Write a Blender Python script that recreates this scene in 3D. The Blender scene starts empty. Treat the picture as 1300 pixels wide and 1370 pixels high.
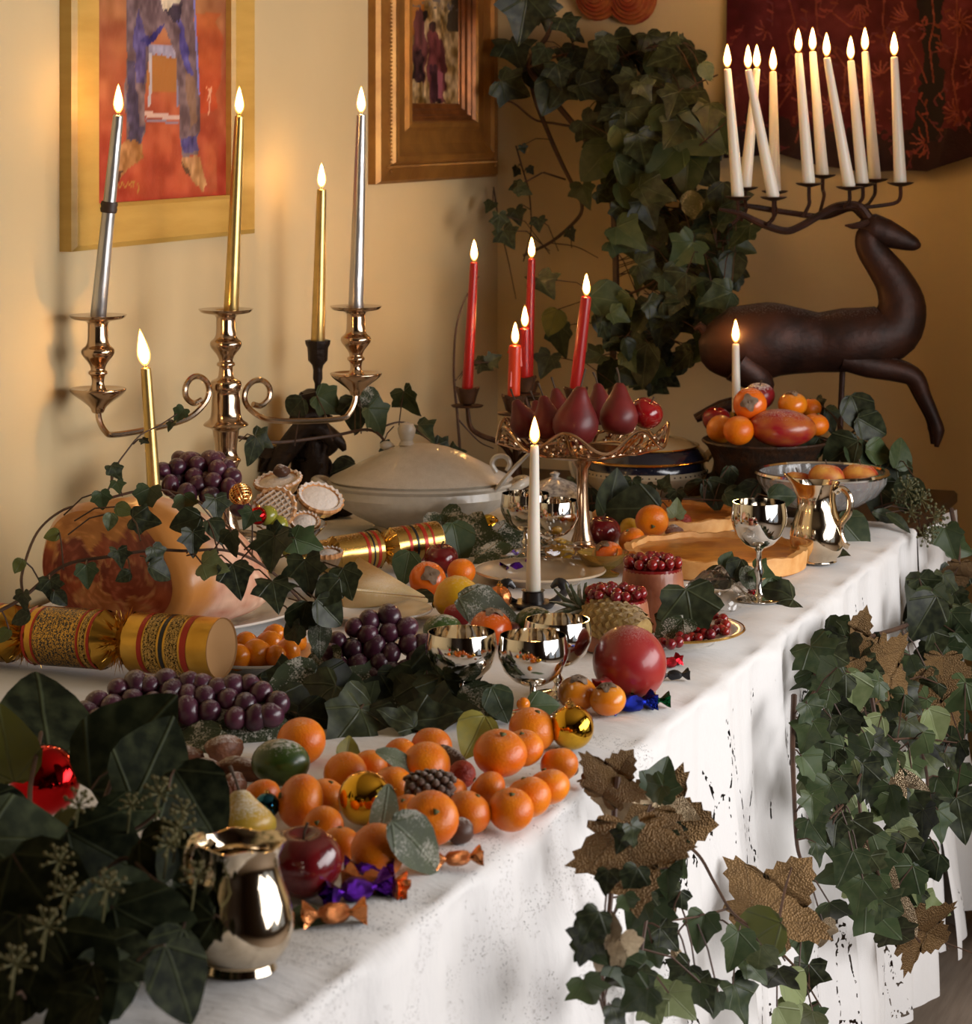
import bpy, math, random
import numpy as np
from mathutils import Vector, Matrix
R_ = random.Random(7)
SC = bpy.context.scene
COL = SC.collection
PI = math.pi

# ------------------------------------------------------------------ camera
TZ = 0.80            # table top height
CH = 0.71            # camera height above the table top
F = 3400.0           # focal length in pixels of the 1300 x 1370 frame
VF = 2600.0; K = F / VF      # depths below are written in units of 1 / K metre
HY = 150.0           # horizon row
cam_d = bpy.data.cameras.new('camera'); cam = bpy.data.objects.new('camera', cam_d); COL.objects.link(cam)
cam.location = (0, 0, TZ + CH); cam.rotation_euler = (PI / 2, 0, 0)
cam_d.sensor_fit = 'HORIZONTAL'; cam_d.sensor_width = 36; cam_d.lens = 36 * F / 1300
cam_d.shift_y = (HY - 685) / 1300
cam_d.dof.use_dof = True; cam_d.dof.focus_distance = 3.5; cam_d.dof.aperture_fstop = 14
cam_d.clip_start = 0.02
SC.camera = cam

def at(px, py, d):
    """world point seen at a pixel of the frame at depth d * K"""
    d = d * K
    return Vector(((px - 650) / F * d, d, TZ + CH - (py - HY) / F * d))
def T(px, py, h=0.0):
    """world point seen at a pixel at height h above the table"""
    return at(px, py, VF * (CH - h) / (py - HY))
P0 = T(470, 1281); P1 = T(1215, 705)
U = Vector((P1.x - P0.x, P1.y - P0.y, 0)).normalized()      # along the table, away from the camera
N = Vector((-U.y, U.x, 0))                                   # across the table, towards the left wall
UANG = math.atan2(U.y, U.x)
def tab(s, w, z=0.0):
    return Vector((P0.x, P0.y, z)) + U * s + N * w
def sw(p):
    q = Vector((p[0] - P0.x, p[1] - P0.y, 0)); return q.dot(U), q.dot(N)
WL, WR, SF, SB, HC = 1.06, -2.05, -3.4, 3.2, 2.75            # room: left wall, right wall, front, back, ceiling
def onwall(px, py, off=0.0):
    """point on the left wall plane (moved off into the room) seen at a pixel -> (s, z)"""
    k = (px - 650) / F; w = WL - off
    d = (w + P0.x * N.x + P0.y * N.y) / (k * N.x + N.y)
    p = at(px, py, d / K); return sw(p)[0], p.z
def onback(px, py, off=0.0):
    k = (px - 650) / F; s = SB - off
    d = (s + P0.x * U.x + P0.y * U.y) / (k * U.x + U.y)
    p = at(px, py, d / K); return sw(p)[1], p.z

# ------------------------------------------------------------------ world, exposure, daylight
wd = bpy.data.worlds.new('world'); SC.world = wd; wd.use_nodes = True
wd.node_tree.nodes['Background'].inputs[0].default_value = (0.75, 0.85, 1.0, 1)
wd.node_tree.nodes['Background'].inputs[1].default_value = 0.35
vs = SC.view_settings; vs.view_transform = 'Standard'; vs.look = 'None'; vs.exposure = 0.0; vs.gamma = 1.0
try: vs.use_curve_mapping = False
except Exception: pass
cy = SC.cycles
cy.max_bounces = 14; cy.diffuse_bounces = 3; cy.glossy_bounces = 4; cy.transmission_bounces = 12; cy.transparent_max_bounces = 10
cy.caustics_reflective = False; cy.caustics_refractive = False; cy.sample_clamp_indirect = 4.0; cy.blur_glossy = 0.5
WIN = [(0.15, 1.0), (1.14, 1.99)]; WZ0, WZ1 = 0.25, 2.5      # two tall casements in the right wall
for (a, b) in WIN:
    L = bpy.data.lights.new('window_daylight', 'AREA'); L.shape = 'RECTANGLE'; L.size = b - a; L.size_y = WZ1 - WZ0
    L.energy = 38; L.color = (1.0, 0.975, 0.97)
    o = bpy.data.objects.new('window_daylight', L); COL.objects.link(o)
    o.location = tab((a + b) / 2, WR + 0.01, (WZ0 + WZ1) / 2)
    o.rotation_euler = N.to_track_quat('-Z', 'Z').to_euler()

# ------------------------------------------------------------------ materials
def lin(c):
    return tuple(((x / 12.92) if x <= 0.04045 else ((x + 0.055) / 1.055) ** 2.4) for x in c[:3])
def rgb(*c):                                    # 0-255 display colour -> linear
    return lin([x / 255 for x in c])
MATS = {}
class NT:
    def __init__(s, m): s.t = m.node_tree; s.b = s.t.nodes['Principled BSDF']; s.out = s.t.nodes['Material Output']
    def n(s, typ, **kw):
        x = s.t.nodes.new(typ)
        for k, v in kw.items():
            if k.startswith('i_'):
                key = k[2:]; key = int(key) if key.isdigit() else key.replace('_', ' ')
                if hasattr(v, 'is_output'): s.t.links.new(v, x.inputs[key])
                else: x.inputs[key].default_value = v
            else: setattr(x, k, v)
        return x
    def l(s, a, b): s.t.links.new(a, b)
    def math(s, op, a, b=None, c=None):
        x = s.t.nodes.new('ShaderNodeMath'); x.operation = op
        for i, v in enumerate((a, b, c)):
            if v is None: continue
            if hasattr(v, 'is_output'): s.l(v, x.inputs[i])
            else: x.inputs[i].default_value = v
        return x.outputs[0]
    def mix(s, f, a, b):
        x = s.t.nodes.new('ShaderNodeMix'); x.data_type = 'RGBA'
        for i, v in ((0, f), (6, a), (7, b)):
            if hasattr(v, 'is_output'): s.l(v, x.inputs[i])
            else: x.inputs[i].default_value = (v if i == 0 else (*v[:3], 1))
        return x.outputs[2]
    def ramp(s, f, stops):
        x = s.t.nodes.new('ShaderNodeValToRGB'); e = x.color_ramp.elements
        while len(e) < len(stops): e.new(0.5)
        for k, (p, c) in enumerate(stops):
            e[k].position = p; e[k].color = (*c[:3], 1) if hasattr(c, '__len__') else (c, c, c, 1)
        s.l(f, x.inputs[0]); return x.outputs[0]
    def noise(s, scale, detail=3, coord='Object', rough=0.5, mapping=None):
        c = s.n('ShaderNodeTexCoord').outputs[coord]
        if mapping:
            c = s.n('ShaderNodeMapping', i_Vector=c, i_Scale=mapping).outputs[0]
        return s.n('ShaderNodeTexNoise', i_Vector=c, i_Scale=scale, i_Detail=detail, i_Roughness=rough).outputs[0]
def mk(name, col, rough=0.5, metal=0.0, c2=None, vs=20.0, bump=0.0, bs=60.0, frost=0.0, frs=90.0, coat=0.0, sss=0.0, trans=0.0, ior=1.45,
       rand=0.0, spec=0.5, stretch=None, alpha=1.0, emit=None, estr=0.0, sheen=0.0, frlo=0.45):
    if name in MATS: return MATS[name]
    m = bpy.data.materials.new(name); m.use_nodes = True; t = NT(m); b = t.b
    src = None
    if c2 is not None:
        nz = t.noise(vs, 4, mapping=stretch)
        src = t.mix(t.ramp(nz, [(0.35, 0.0), (0.65, 1.0)]), col, c2)
    if rand:
        rnd = t.n('ShaderNodeObjectInfo').outputs['Random']
        hs = t.n('ShaderNodeHueSaturation')
        t.l(t.math('MULTIPLY_ADD', rnd, 2 * rand, 1 - rand), hs.inputs['Value'])
        t.l(t.math('MULTIPLY_ADD', rnd, 0.04 * rand, 0.5 - 0.02 * rand), hs.inputs['Hue'])
        if src is not None: t.l(src, hs.inputs['Color'])
        else: hs.inputs['Color'].default_value = (*col, 1)
        src = hs.outputs[0]
    if frost:                                       # icing sugar dusted from above
        g = t.n('ShaderNodeNewGeometry'); sx = t.n('ShaderNodeSeparateXYZ', i_0=g.outputs['Normal'])
        up = t.math('MULTIPLY', t.math('SUBTRACT', sx.outputs[2], frlo), 2.2)
        fz = t.n('ShaderNodeTexNoise', i_Vector=g.outputs['Position'], i_Scale=frs * 2.2, i_Detail=5, i_Roughness=.75).outputs[0]
        msk = t.math('MULTIPLY', t.ramp(t.math('ADD', t.math('MULTIPLY', up, 0.22), t.math('SUBTRACT', fz, 0.1)), [(0.5, 0.0), (0.72, 1.0)]), frost)
        src = t.mix(msk, src if src is not None else col, (0.80, 0.76, 0.72))
        t.l(t.math('MULTIPLY_ADD', msk, 0.9 - rough, rough), b.inputs['Roughness'])
    if src is not None: t.l(src, b.inputs['Base Color'])
    else: b.inputs['Base Color'].default_value = (*col, 1)
    if not frost: b.inputs['Roughness'].default_value = rough
    b.inputs['Metallic'].default_value = metal; b.inputs['IOR'].default_value = ior
    b.inputs['Specular IOR Level'].default_value = spec
    b.inputs['Coat Weight'].default_value = coat; b.inputs['Coat Roughness'].default_value = 0.08
    b.inputs['Transmission Weight'].default_value = trans; b.inputs['Alpha'].default_value = alpha
    if sheen: b.inputs['Sheen Weight'].default_value = sheen
    if sss:
        b.inputs['Subsurface Weight'].default_value = sss; b.inputs['Subsurface Radius'].default_value = (1, 0.45, 0.25)
        b.inputs['Subsurface Scale'].default_value = 0.008
    if emit: b.inputs['Emission Color'].default_value = (*emit, 1); b.inputs['Emission Strength'].default_value = estr
    if bump:
        bz = t.noise(bs, 4, mapping=stretch)
        bn = t.n('ShaderNodeBump', i_Strength=bump, i_Distance=0.004, i_Height=bz); t.l(bn.outputs[0], b.inputs['Normal'])
    MATS[name] = m
    return m

# ------------------------------------------------------------------ geometry
class G:
    """collects vertices and faces"""
    def __init__(s): s.v = []; s.f = []
    def add(s, vf, M=None):
        v, f = vf; k = len(s.v)
        s.v += [tuple(M @ Vector(p)) for p in v] if M is not None else [tuple(p) for p in v]
        s.f += [tuple(i + k for i in q) for q in f]; return s
    @property
    def vf(s): return s.v, s.f
def lathe(prof, n=24, sx=1.0, sy=1.0, fn=None):
    v, f = [], []
    rows = []
    for (r, z) in prof:
        if r < 1e-6: rows.append([len(v)]); v.append((0, 0, z))
        else:
            rows.append(list(range(len(v), len(v) + n)))
            for i in range(n):
                a = 2 * PI * i / n; rr, zz = (r, z) if fn is None else fn(r, z, a)
                v.append((rr * math.cos(a) * sx, rr * math.sin(a) * sy, zz))
    for A, B in zip(rows, rows[1:]):
        if len(A) == 1 and len(B) == 1: continue
        for i in range(n):
            j = (i + 1) % n
            if len(A) == 1: f.append((A[0], B[j], B[i]))
            elif len(B) == 1: f.append((A[i], A[j], B[0]))
            else: f.append((A[i], A[j], B[j], B[i]))
    return v, f
def sprof(p, k=3):
    q = smooth_path([(r, z, 0) for r, z in p], k); return [(max(0, v.x) if 0 < i < len(q) - 1 else v.x, v.y) for i, v in enumerate(q)]
def smooth_path(pts, k=6):
    """Catmull-Rom through points"""
    P = [Vector(p) for p in pts]; out = []
    for i in range(len(P) - 1):
        a = P[i - 1] if i else P[0] * 2 - P[1]; b, c = P[i], P[i + 1]; d = P[i + 2] if i + 2 < len(P) else P[-1] * 2 - P[-2]
        for j in range(k):
            t = j / k
            out.append(0.5 * ((2 * b) + (c - a) * t + (2 * a - 5 * b + 4 * c - d) * t * t + (3 * b - a - 3 * c + d) * t ** 3))
    out.append(P[-1]); return out
def tube(pts, r, n=8, ry=None, up=None, cap=True):
    """tube along points; r may be a list; ry a second radius (list)"""
    P = [Vector(p) for p in pts]; m = len(P)
    rr = list(r) if hasattr(r, '__len__') else [r] * m
    r2 = rr if ry is None else (list(ry) if hasattr(ry, '__len__') else [ry] * m)
    if len(rr) != m: rr = list(np.interp(np.linspace(0, 1, m), np.linspace(0, 1, len(rr)), rr))
    if len(r2) != m: r2 = list(np.interp(np.linspace(0, 1, m), np.linspace(0, 1, len(r2)), r2))
    v, f = [], []; x = None
    for i in range(m):
        t = (P[min(i + 1, m - 1)] - P[max(i - 1, 0)])
        t = t.normalized() if t.length > 1e-9 else Vector((0, 0, 1))
        if up is not None: x = Vector(up).cross(t); x = x.normalized() if x.length > 1e-6 else Vector((1, 0, 0))
        elif x is None: x = t.orthogonal().normalized()
        else:
            x = x - t * x.dot(t); x = x.normalized() if x.length > 1e-6 else t.orthogonal().normalized()
        y = t.cross(x)
        for j in range(n):
            a = 2 * PI * j / n; v.append(P[i] + x * (math.cos(a) * rr[i]) + y * (math.sin(a) * r2[i]))
    for i in range(m - 1):
        for j in range(n):
            k = (j + 1) % n; f.append((i * n + j, i * n + k, i * n + n + k, i * n + n + j))
    if cap: f.append(tuple(range(n - 1, -1, -1))); f.append(tuple(range((m - 1) * n, m * n)))
    return [tuple(p) for p in v], f
def ball(r=1.0, n=16, m=10, fn=None):
    prof = [(r * math.sin(PI * i / m), -r * math.cos(PI * i / m)) for i in range(m + 1)]
    prof[0] = (0, -r); prof[-1] = (0, r)
    v, f = lathe(prof, n)
    if fn: v = [tuple(fn(Vector(p))) for p in v]
    return v, f
def box(a, b, ch=0.0):
    (x0, y0, z0), (x1, y1, z1) = a, b
    if ch <= 0:
        v = [(x, y, z) for z in (z0, z1) for y in (y0, y1) for x in (x0, x1)]
        return v, [(0, 2, 3, 1), (4, 5, 7, 6), (0, 1, 5, 4), (2, 6, 7, 3), (0, 4, 6, 2), (1, 3, 7, 5)]
    v, f = [], []
    rings = [(z0, ch), (z0 + ch, 0), (z1 - ch, 0), (z1, ch)]
    for z, c in rings:
        o = c
        for (x, y) in ((x0 + o + (ch if not c else 0), y0 + o), (x1 - o - (ch if not c else 0), y0 + o), (x1 - o, y0 + o + (ch if not c else 0)),
                       (x1 - o, y1 - o - (ch if not c else 0)), (x1 - o - (ch if not c else 0), y1 - o), (x0 + o + (ch if not c else 0), y1 - o),
                       (x0 + o, y1 - o - (ch if not c else 0)), (x0 + o, y0 + o + (ch if not c else 0))):
            v.append((x, y, z))
    for k in range(3):
        for i in range(8):
            j = (i + 1) % 8; f.append((k * 8 + i, k * 8 + j, k * 8 + 8 + j, k * 8 + 8 + i))
    f.append(tuple(range(7, -1, -1))); f.append(tuple(range(24, 32)))
    return v, f
def torus(R, r, n=20, m=8, arc=2 * PI):
    v, f = [], []
    full = abs(arc - 2 * PI) < 1e-6; c = n if full else n + 1
    for i in range(c):
        a = arc * i / n
        for j in range(m):
            b = 2 * PI * j / m; q = R + r * math.cos(b); v.append((q * math.cos(a), q * math.sin(a), r * math.sin(b)))
    for i in range(n):
        i2 = (i + 1) % c
        for j in range(m):
            k = (j + 1) % m; f.append((i * m + j, i2 * m + j, i2 * m + k, i * m + k))
    return v, f
def grid(fn, nu, nv, closed=False):
    v = [fn(i / nu, j / nv) for j in range(nv + 1) for i in range(nu + 1)]
    f = [(j * (nu + 1) + i, j * (nu + 1) + i + 1, (j + 1) * (nu + 1) + i + 1, (j + 1) * (nu + 1) + i) for j in range(nv) for i in range(nu)]
    return v, f

# ------------------------------------------------------------------ objects
def me(vf, mat, smooth=True, sharp=40, name='m'):
    m = bpy.data.meshes.new(name); m.from_pydata([tuple(p) for p in vf[0]], [], [tuple(q) for q in vf[1]])
    for x in (mat if isinstance(mat, (list, tuple)) else [mat]): m.materials.append(x)
    if smooth:
        m.polygons.foreach_set('use_smooth', [True] * len(m.polygons))
        if sharp: m.set_sharp_from_angle(angle=math.radians(sharp))
    m.update(); return m
def ob(name, data, parent=None, M=None):
    o = bpy.data.objects.new(name, data); COL.objects.link(o)
    if parent is not None: o.parent = parent
    if M is not None: o.matrix_basis = M
    return o
def tag(o, label=None, cat=None, group=None, kind=None):
    if label: o['label'] = label
    if cat: o['category'] = cat
    if group: o['group'] = group
    if kind: o['kind'] = kind
    return o
def thing(name, loc, label, cat, group=None, rot=None):
    o = bpy.data.objects.new(name, None); COL.objects.link(o); o.empty_display_size = 0.05
    M = Matrix.Translation(Vector(loc))
    if rot is not None: M = M @ rot
    o.matrix_basis = M
    return tag(o, label, cat, group)
def part(name, vf, mat, parent, M=None, smooth=True, sharp=40):
    return ob(name, me(vf, mat, smooth, sharp, name), parent, M)
def solo(name, vf, mat, label, cat, group=None, M=None, smooth=True, sharp=40):
    return tag(ob(name, me(vf, mat, smooth, sharp, name), None, M), label, cat, group)
def struct(name, vf, mat, M=None, parent=None, smooth=False):
    o = ob(name, me(vf, mat, smooth, 40, name), parent, M)
    if parent is None: o['kind'] = 'structure'
    return o
def Rz(a): return Matrix.Rotation(a, 4, 'Z')
def Rx(a): return Matrix.Rotation(a, 4, 'X')
def Ry(a): return Matrix.Rotation(a, 4, 'Y')
def Tr(*p): return Matrix.Translation(Vector(p[0]) if len(p) == 1 else Vector(p))
def Sc(x, y=None, z=None): return Matrix.Diagonal((x, x if y is None else y, x if z is None else z, 1))
def align(d, roll=0.0):
    """rotation taking +Z to direction d"""
    return Vector(d).to_track_quat('Z', 'Y').to_matrix().to_4x4() @ Rz(roll)
TM = Matrix.Translation(Vector((P0.x, P0.y, 0))) @ Rz(UANG)     # table frame: x = along s, y = across w

# ================================================================== the room
m_wall = mk('wall_paint', (0.66, 0.508, 0.285), 0.75, c2=(0.625, 0.478, 0.262), vs=3.0, bump=0.05, bs=25)
m_ceil = mk('ceiling_paint', (0.30, 0.24, 0.17), 0.8)
m_panel = mk('dark_panelling', (0.05, 0.028, 0.016), 0.5, c2=(0.035, 0.02, 0.012), vs=6, stretch=(6, 6, 1))
m_floor = mk('floor_boards', (0.27, 0.21, 0.16), 0.6, c2=(0.21, 0.16, 0.12), vs=8, stretch=(1, 12, 1), bump=0.1)
m_base = mk('ochre_gloss_paint', (0.42, 0.17, 0.02), 0.4, c2=(0.37, 0.145, 0.016), vs=6)
m_winframe = mk('window_white_paint', (0.7, 0.68, 0.62), 0.4)
m_glass = mk('glass', (1, 1, 1), 0.0, trans=1.0, ior=1.45)
LW = 0.12
struct('floor', box((SF - LW, WR - LW, -0.1), (SB + LW, WL + LW, 0)), m_floor, TM)
struct('ceiling', box((SF - LW, WR - LW, HC), (SB + LW, WL + LW, HC + 0.1)), m_ceil, TM)
struct('wall_left', box((SF - LW, WL, 0), (SB + LW, WL + LW, HC)), m_wall, TM)
struct('wall_back', box((SB, WR - LW, 0), (SB + LW, WL, HC)), m_wall, TM)
struct('wall_shade_return', box((2.45, -0.44, 0), (SB, -0.32, HC)), m_wall, TM)      # added wall return, out of view, to shade the back wall
struct('wall_front', box((SF - LW, WR - LW, 0), (SF, WL, HC)), m_panel, TM)
g = G(); xs = [SF] + [x for ab in WIN for x in ab] + [SB]
for k in range(0, len(xs), 2): g.add(box((xs[k], WR - LW, 0), (xs[k + 1], WR, HC)))
for (a, b) in WIN: g.add(box((a, WR - LW, 0), (b, WR, WZ0))); g.add(box((a, WR - LW, WZ1), (b, WR, HC)))
struct('wall_right', g.vf, m_panel, TM)
for k, (a, b) in enumerate(WIN):
    fr = struct('window_%d' % (k + 1), G().add(box((a, WR - 0.07, WZ0), (a + 0.04, WR - 0.02, WZ1))).add(box((b - 0.04, WR - 0.07, WZ0), (b, WR - 0.02, WZ1)))
           .add(box((a, WR - 0.07, WZ0), (b, WR - 0.02, WZ0 + 0.05))).add(box((a, WR - 0.07, WZ1 - 0.05), (b, WR - 0.02, WZ1))).vf, m_winframe, TM)
    struct('window_pane', box((a + 0.04, WR - 0.05, WZ0 + 0.05), (b - 0.04, WR - 0.046, WZ1 - 0.05)), m_glass, None, fr)
def skirting(name, M, L):
    prof = [(0.0, 0.0), (0.022, 0.0), (0.022, 0.095), (0.026, 0.10), (0.026, 0.115), (0.014, 0.125), (0.014, 0.165), (0.006, 0.178), (0.0, 0.18)]
    v = [(x, -p[0], p[1]) for x in (0, L) for p in prof]; n = len(prof)
    f = [(i, n + i, n + i + 1, i + 1) for i in range(n - 1)] + [tuple(range(n)), tuple(range(2 * n - 1, n - 1, -1))]
    return struct(name, (v, f), m_base, M)
skirting('baseboard_left', TM @ Tr(SF, WL, 0), SB - SF)
skirting('baseboard_back', TM @ Tr(SB, WL, 0) @ Rz(-PI / 2), WL + 0.32)

# ------------------------------------------------------------------ painted sideboard that carries the feast
m_swhite = mk('sideboard_cream_paint', (0.62, 0.57, 0.50), 0.5, c2=(0.55, 0.50, 0.43), vs=9)
m_sbrown = mk('sideboard_brown_wood', (0.055, 0.025, 0.012), 0.35, c2=(0.035, 0.015, 0.008), vs=14, stretch=(1, 8, 1))
S0, S1, W0, W1 = -0.72, 2.84, 0.0, 1.02
sb = thing('sideboard', tab(0.8, 0.5, 0), 'long cream painted sideboard with brown top edge under the white cloth', 'sideboard')
iM = Tr(tab(0.8, 0.5, 0)).inverted() @ TM
part('top', box((S0, W0, TZ - 0.03), (S1, W1, TZ - 0.003), 0.006), m_sbrown, sb, iM)
part('body', box((S0 + 0.03, W0 + 0.03, 0.08), (S1 - 0.03, W1 - 0.03, TZ - 0.03)), m_swhite, sb, iM, False)
part('plinth', box((S0 + 0.05, W0 + 0.05, 0.0), (S1 - 0.05, W1 - 0.05, 0.08)), m_sbrown, sb, iM, False)
for k in range(6):
    a = S0 + 0.07 + k * 0.58; b = a + 0.52
    g = G()
    for q in (((a, 0.026, 0.12), (b, 0.032, 0.13)), ((a, 0.026, 0.68), (b, 0.032, 0.69)), ((a, 0.026, 0.13), (a + 0.01, 0.032, 0.68)), ((b - 0.01, 0.026, 0.13), (b, 0.032, 0.68))): g.add(box(*q))
    part('panel_moulding', g.vf, m_sbrown, sb, iM, False)

# ------------------------------------------------------------------ white cutwork tablecloth
def cloth_mat(name, lace):
    m = bpy.data.materials.new(name); m.use_nodes = True; t = NT(m); b = t.b
    b.inputs['Base Color'].default_value = (0.80, 0.785, 0.775, 1); b.inputs['Roughness'].default_value = 0.85
    b.inputs['Sheen Weight'].default_value = 0.15
    uv = t.n('ShaderNodeUVMap').outputs[0]                     # u = metres along, v = metres down from the top edge
    sp = t.n('ShaderNodeSeparateXYZ', i_0=uv); u, v = sp.outputs[0], sp.outputs[1]
    warp = t.n('ShaderNodeTexNoise', i_Vector=uv, i_Scale=7.0, i_Detail=2.0)
    uw = t.n('ShaderNodeVectorMath', operation='ADD'); t.l(uv, uw.inputs[0])
    wv = t.n('ShaderNodeVectorMath', operation='SCALE', i_0=warp.outputs['Color']); wv.inputs['Scale'].default_value = 0.09
    t.l(wv.outputs[0], uw.inputs[1])
    # cutwork: dashes along voronoi-like outlines, only inside motif bands
    mp = t.n('ShaderNodeMapping', i_Vector=uw.outputs[0], i_Scale=(13, 5.5, 1))
    vo = t.n('ShaderNodeTexVoronoi', feature='DISTANCE_TO_EDGE', i_Vector=mp.outputs[0], i_Scale=1.0)
    line = t.math('LESS_THAN', vo.outputs['Distance'], 0.021)
    ds = t.n('ShaderNodeTexNoise', i_Vector=uv, i_Scale=110.0, i_Detail=1.0)
    dash = t.math('GREATER_THAN', ds.outputs[0], 0.535)
    bandz = t.n('ShaderNodeTexNoise', i_Vector=uv, i_Scale=4.5, i_Detail=1.0)
    motif = t.math('GREATER_THAN', bandz.outputs[0], 0.50)
    drop = t.math('GREATER_THAN', v, 0.05)
    hole = t.math('MULTIPLY', t.math('MULTIPLY', line, dash), t.math('MULTIPLY', motif, drop))
    far = t.math('GREATER_THAN', u, 0.78)
    hole = t.math('MULTIPLY', hole, far)
    # fine net lace on the near part of the drop
    vo2 = t.n('ShaderNodeTexVoronoi', i_Vector=uv, i_Scale=330.0)
    net = t.math('LESS_THAN', vo2.outputs['Distance'], 0.22)
    n2 = t.n('ShaderNodeTexNoise', i_Vector=uv, i_Scale=11.0, i_Detail=3.0)
    near = t.math('MULTIPLY', t.math('LESS_THAN', u, 0.80), t.math('GREATER_THAN', n2.outputs[0], 0.5))
    near = t.math('MULTIPLY', near, t.math('GREATER_THAN', v, -0.06))
    hole = t.math('MAXIMUM', hole, t.math('MULTIPLY', net, near))
    t.l(t.math('SUBTRACT', 1.0, hole), b.inputs['Alpha'])
    wr = t.n('ShaderNodeMapping', i_Vector=uv, i_Scale=(1.0, 0.35, 1.0))
    wn = t.n('ShaderNodeTexNoise', i_Vector=wr.outputs[0], i_Scale=34.0, i_Detail=4.0, i_Roughness=0.6)
    we = t.n('ShaderNodeTexNoise', i_Vector=uv, i_Scale=900.0, i_Detail=1.0)
    hh = t.math('MULTIPLY_ADD', we.outputs[0], 0.12, wn.outputs[0])
    bn = t.n('ShaderNodeBump', i_Strength=0.55, i_Distance=0.006, i_Height=hh); t.l(bn.outputs[0], b.inputs['Normal'])
    return m
m_cloth = cloth_mat('white_cutwork_linen', True)
def sstep(a, b, x):
    t = min(1, max(0, (x - a) / (b - a))); return t * t * (3 - 2 * t)
CS0, CS1 = -0.70, (P1 - P0).length
PIN = 0.66                                              # where the swag is pinned up
def cloth_pt(s, a):
    """a: metres across, negative on the top (towards the wall), positive down the drop"""
    wob = 0.0016 * math.sin(23 * s + 40 * a) + 0.0014 * math.sin(61 * s - 17 * a)
    if a <= 0:
        edge = sstep(-0.03, 0, a)
        return (s, -a - 0.004 * edge, TZ + 0.003 + wob * 0.6 - 0.006 * edge + 0.0015)
    k = sstep(0.0, 0.25, a)
    fold = (0.015 * math.sin(19 * s + 1.2 * math.sin(5 * s)) + 0.009 * math.sin(47 * s + 2 * a) + 0.003 * math.sin(97 * s)) * (0.25 + 1.3 * a)
    out = 0.012 + 0.045 * sstep(0, .7, a) + fold
    # swag: cloth lifted at the pin, sagging folds on its near side
    dn = s - PIN
    bul = math.exp(-((dn + 0.15) / 0.11) ** 2)
    out += 0.05 * bul * sstep(0.02, 0.16, a)
    pin = math.exp(-(dn / 0.035) ** 2)
    out += -0.012 * pin * sstep(0.02, 0.1, a) + 0.016 * math.exp(-((dn + 0.04 + 0.25 * a) / 0.016) ** 2) * sstep(0.0, 0.06, a)
    out += 0.012 * math.sin(26 * (a + 0.9 * dn)) * math.exp(-((dn + 0.17) / 0.13) ** 2) * sstep(0.08, 0.2, a)
    r = 0.012
    if a < r * PI / 2:
        th = a / r; return (s, -0.004 - r * math.sin(th) - (out - 0.012) * 0.3 * (a / r / 1.57), TZ - 0.0015 - r * (1 - math.cos(th)))
    return (s + 0.02 * dn * a, -0.004 - out, TZ - 0.0015 - r - (a - r * PI / 2) * 0.995 - 0.0 * bul)
na = [-1.02, -.9, -.8, -.7, -.6, -.5, -.4, -.3, -.24, -.18, -.14, -.1, -.07, -.05, -.03, -.015, 0, .004, .009, .014, .019, .03, .045, .06, .08, .1, .12, .14, .17, .2, .23, .26, .3, .34, .38, .42, .46, .5, .54, .58, .62, .66, .7, .735]
ns = 330
V = []; UVc = []
for a in na:
    for i in range(ns + 1):
        s = CS0 + (CS1 - CS0) * i / ns; V.append(cloth_pt(s, a)); UVc.append((s, a))
Fc = [(j * (ns + 1) + i, (j + 1) * (ns + 1) + i, (j + 1) * (ns + 1) + i + 1, j * (ns + 1) + i + 1) for j in range(len(na) - 1) for i in range(ns)]
cm = me((V, Fc), m_cloth, True, 0, 'tablecloth')
ul = cm.uv_layers.new(name='UVMap')
li = np.zeros(len(cm.loops), dtype=np.int32); cm.loops.foreach_get('vertex_index', li)
ul.data.foreach_set('uv', np.array(UVc, dtype=np.float32)[li].ravel())
tag(ob('tablecloth', cm, None, TM), 'white cutwork linen tablecloth spread over the sideboard and hanging to the floor', 'tablecloth')
# a second cloth end flaring on to the floor beyond
def c2(i, j):
    s = CS1 + 0.01 + 0.34 * i; a = 0.72 * j
    fl = sstep(0.55, 1.0, j)
    return (s + fl * (0.01 + 0.05 * i), -0.014 - 0.02 * j - 0.02 * math.sin(14 * i + 2 * j) * (0.3 + j) - 0.06 * fl * (0.4 + 0.6 * math.sin(9 * i)), TZ - 0.02 - a + (0.0 if j < 1 else 0.001))
v, f = grid(c2, 40, 40)
cm2 = me((v, f), m_cloth, True, 0, 'cloth'); ul = cm2.uv_layers.new(name='UVMap')
li = np.zeros(len(cm2.loops), dtype=np.int32); cm2.loops.foreach_get('vertex_index', li)
ul.data.foreach_set('uv', np.array([(p[0], 0.2 - p[2]) for p in v], dtype=np.float32)[li].ravel())
tag(ob('table_runner', cm2, None, TM), 'narrow white cloth end flaring onto the floor behind the hanging ivy', 'cloth')

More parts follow.
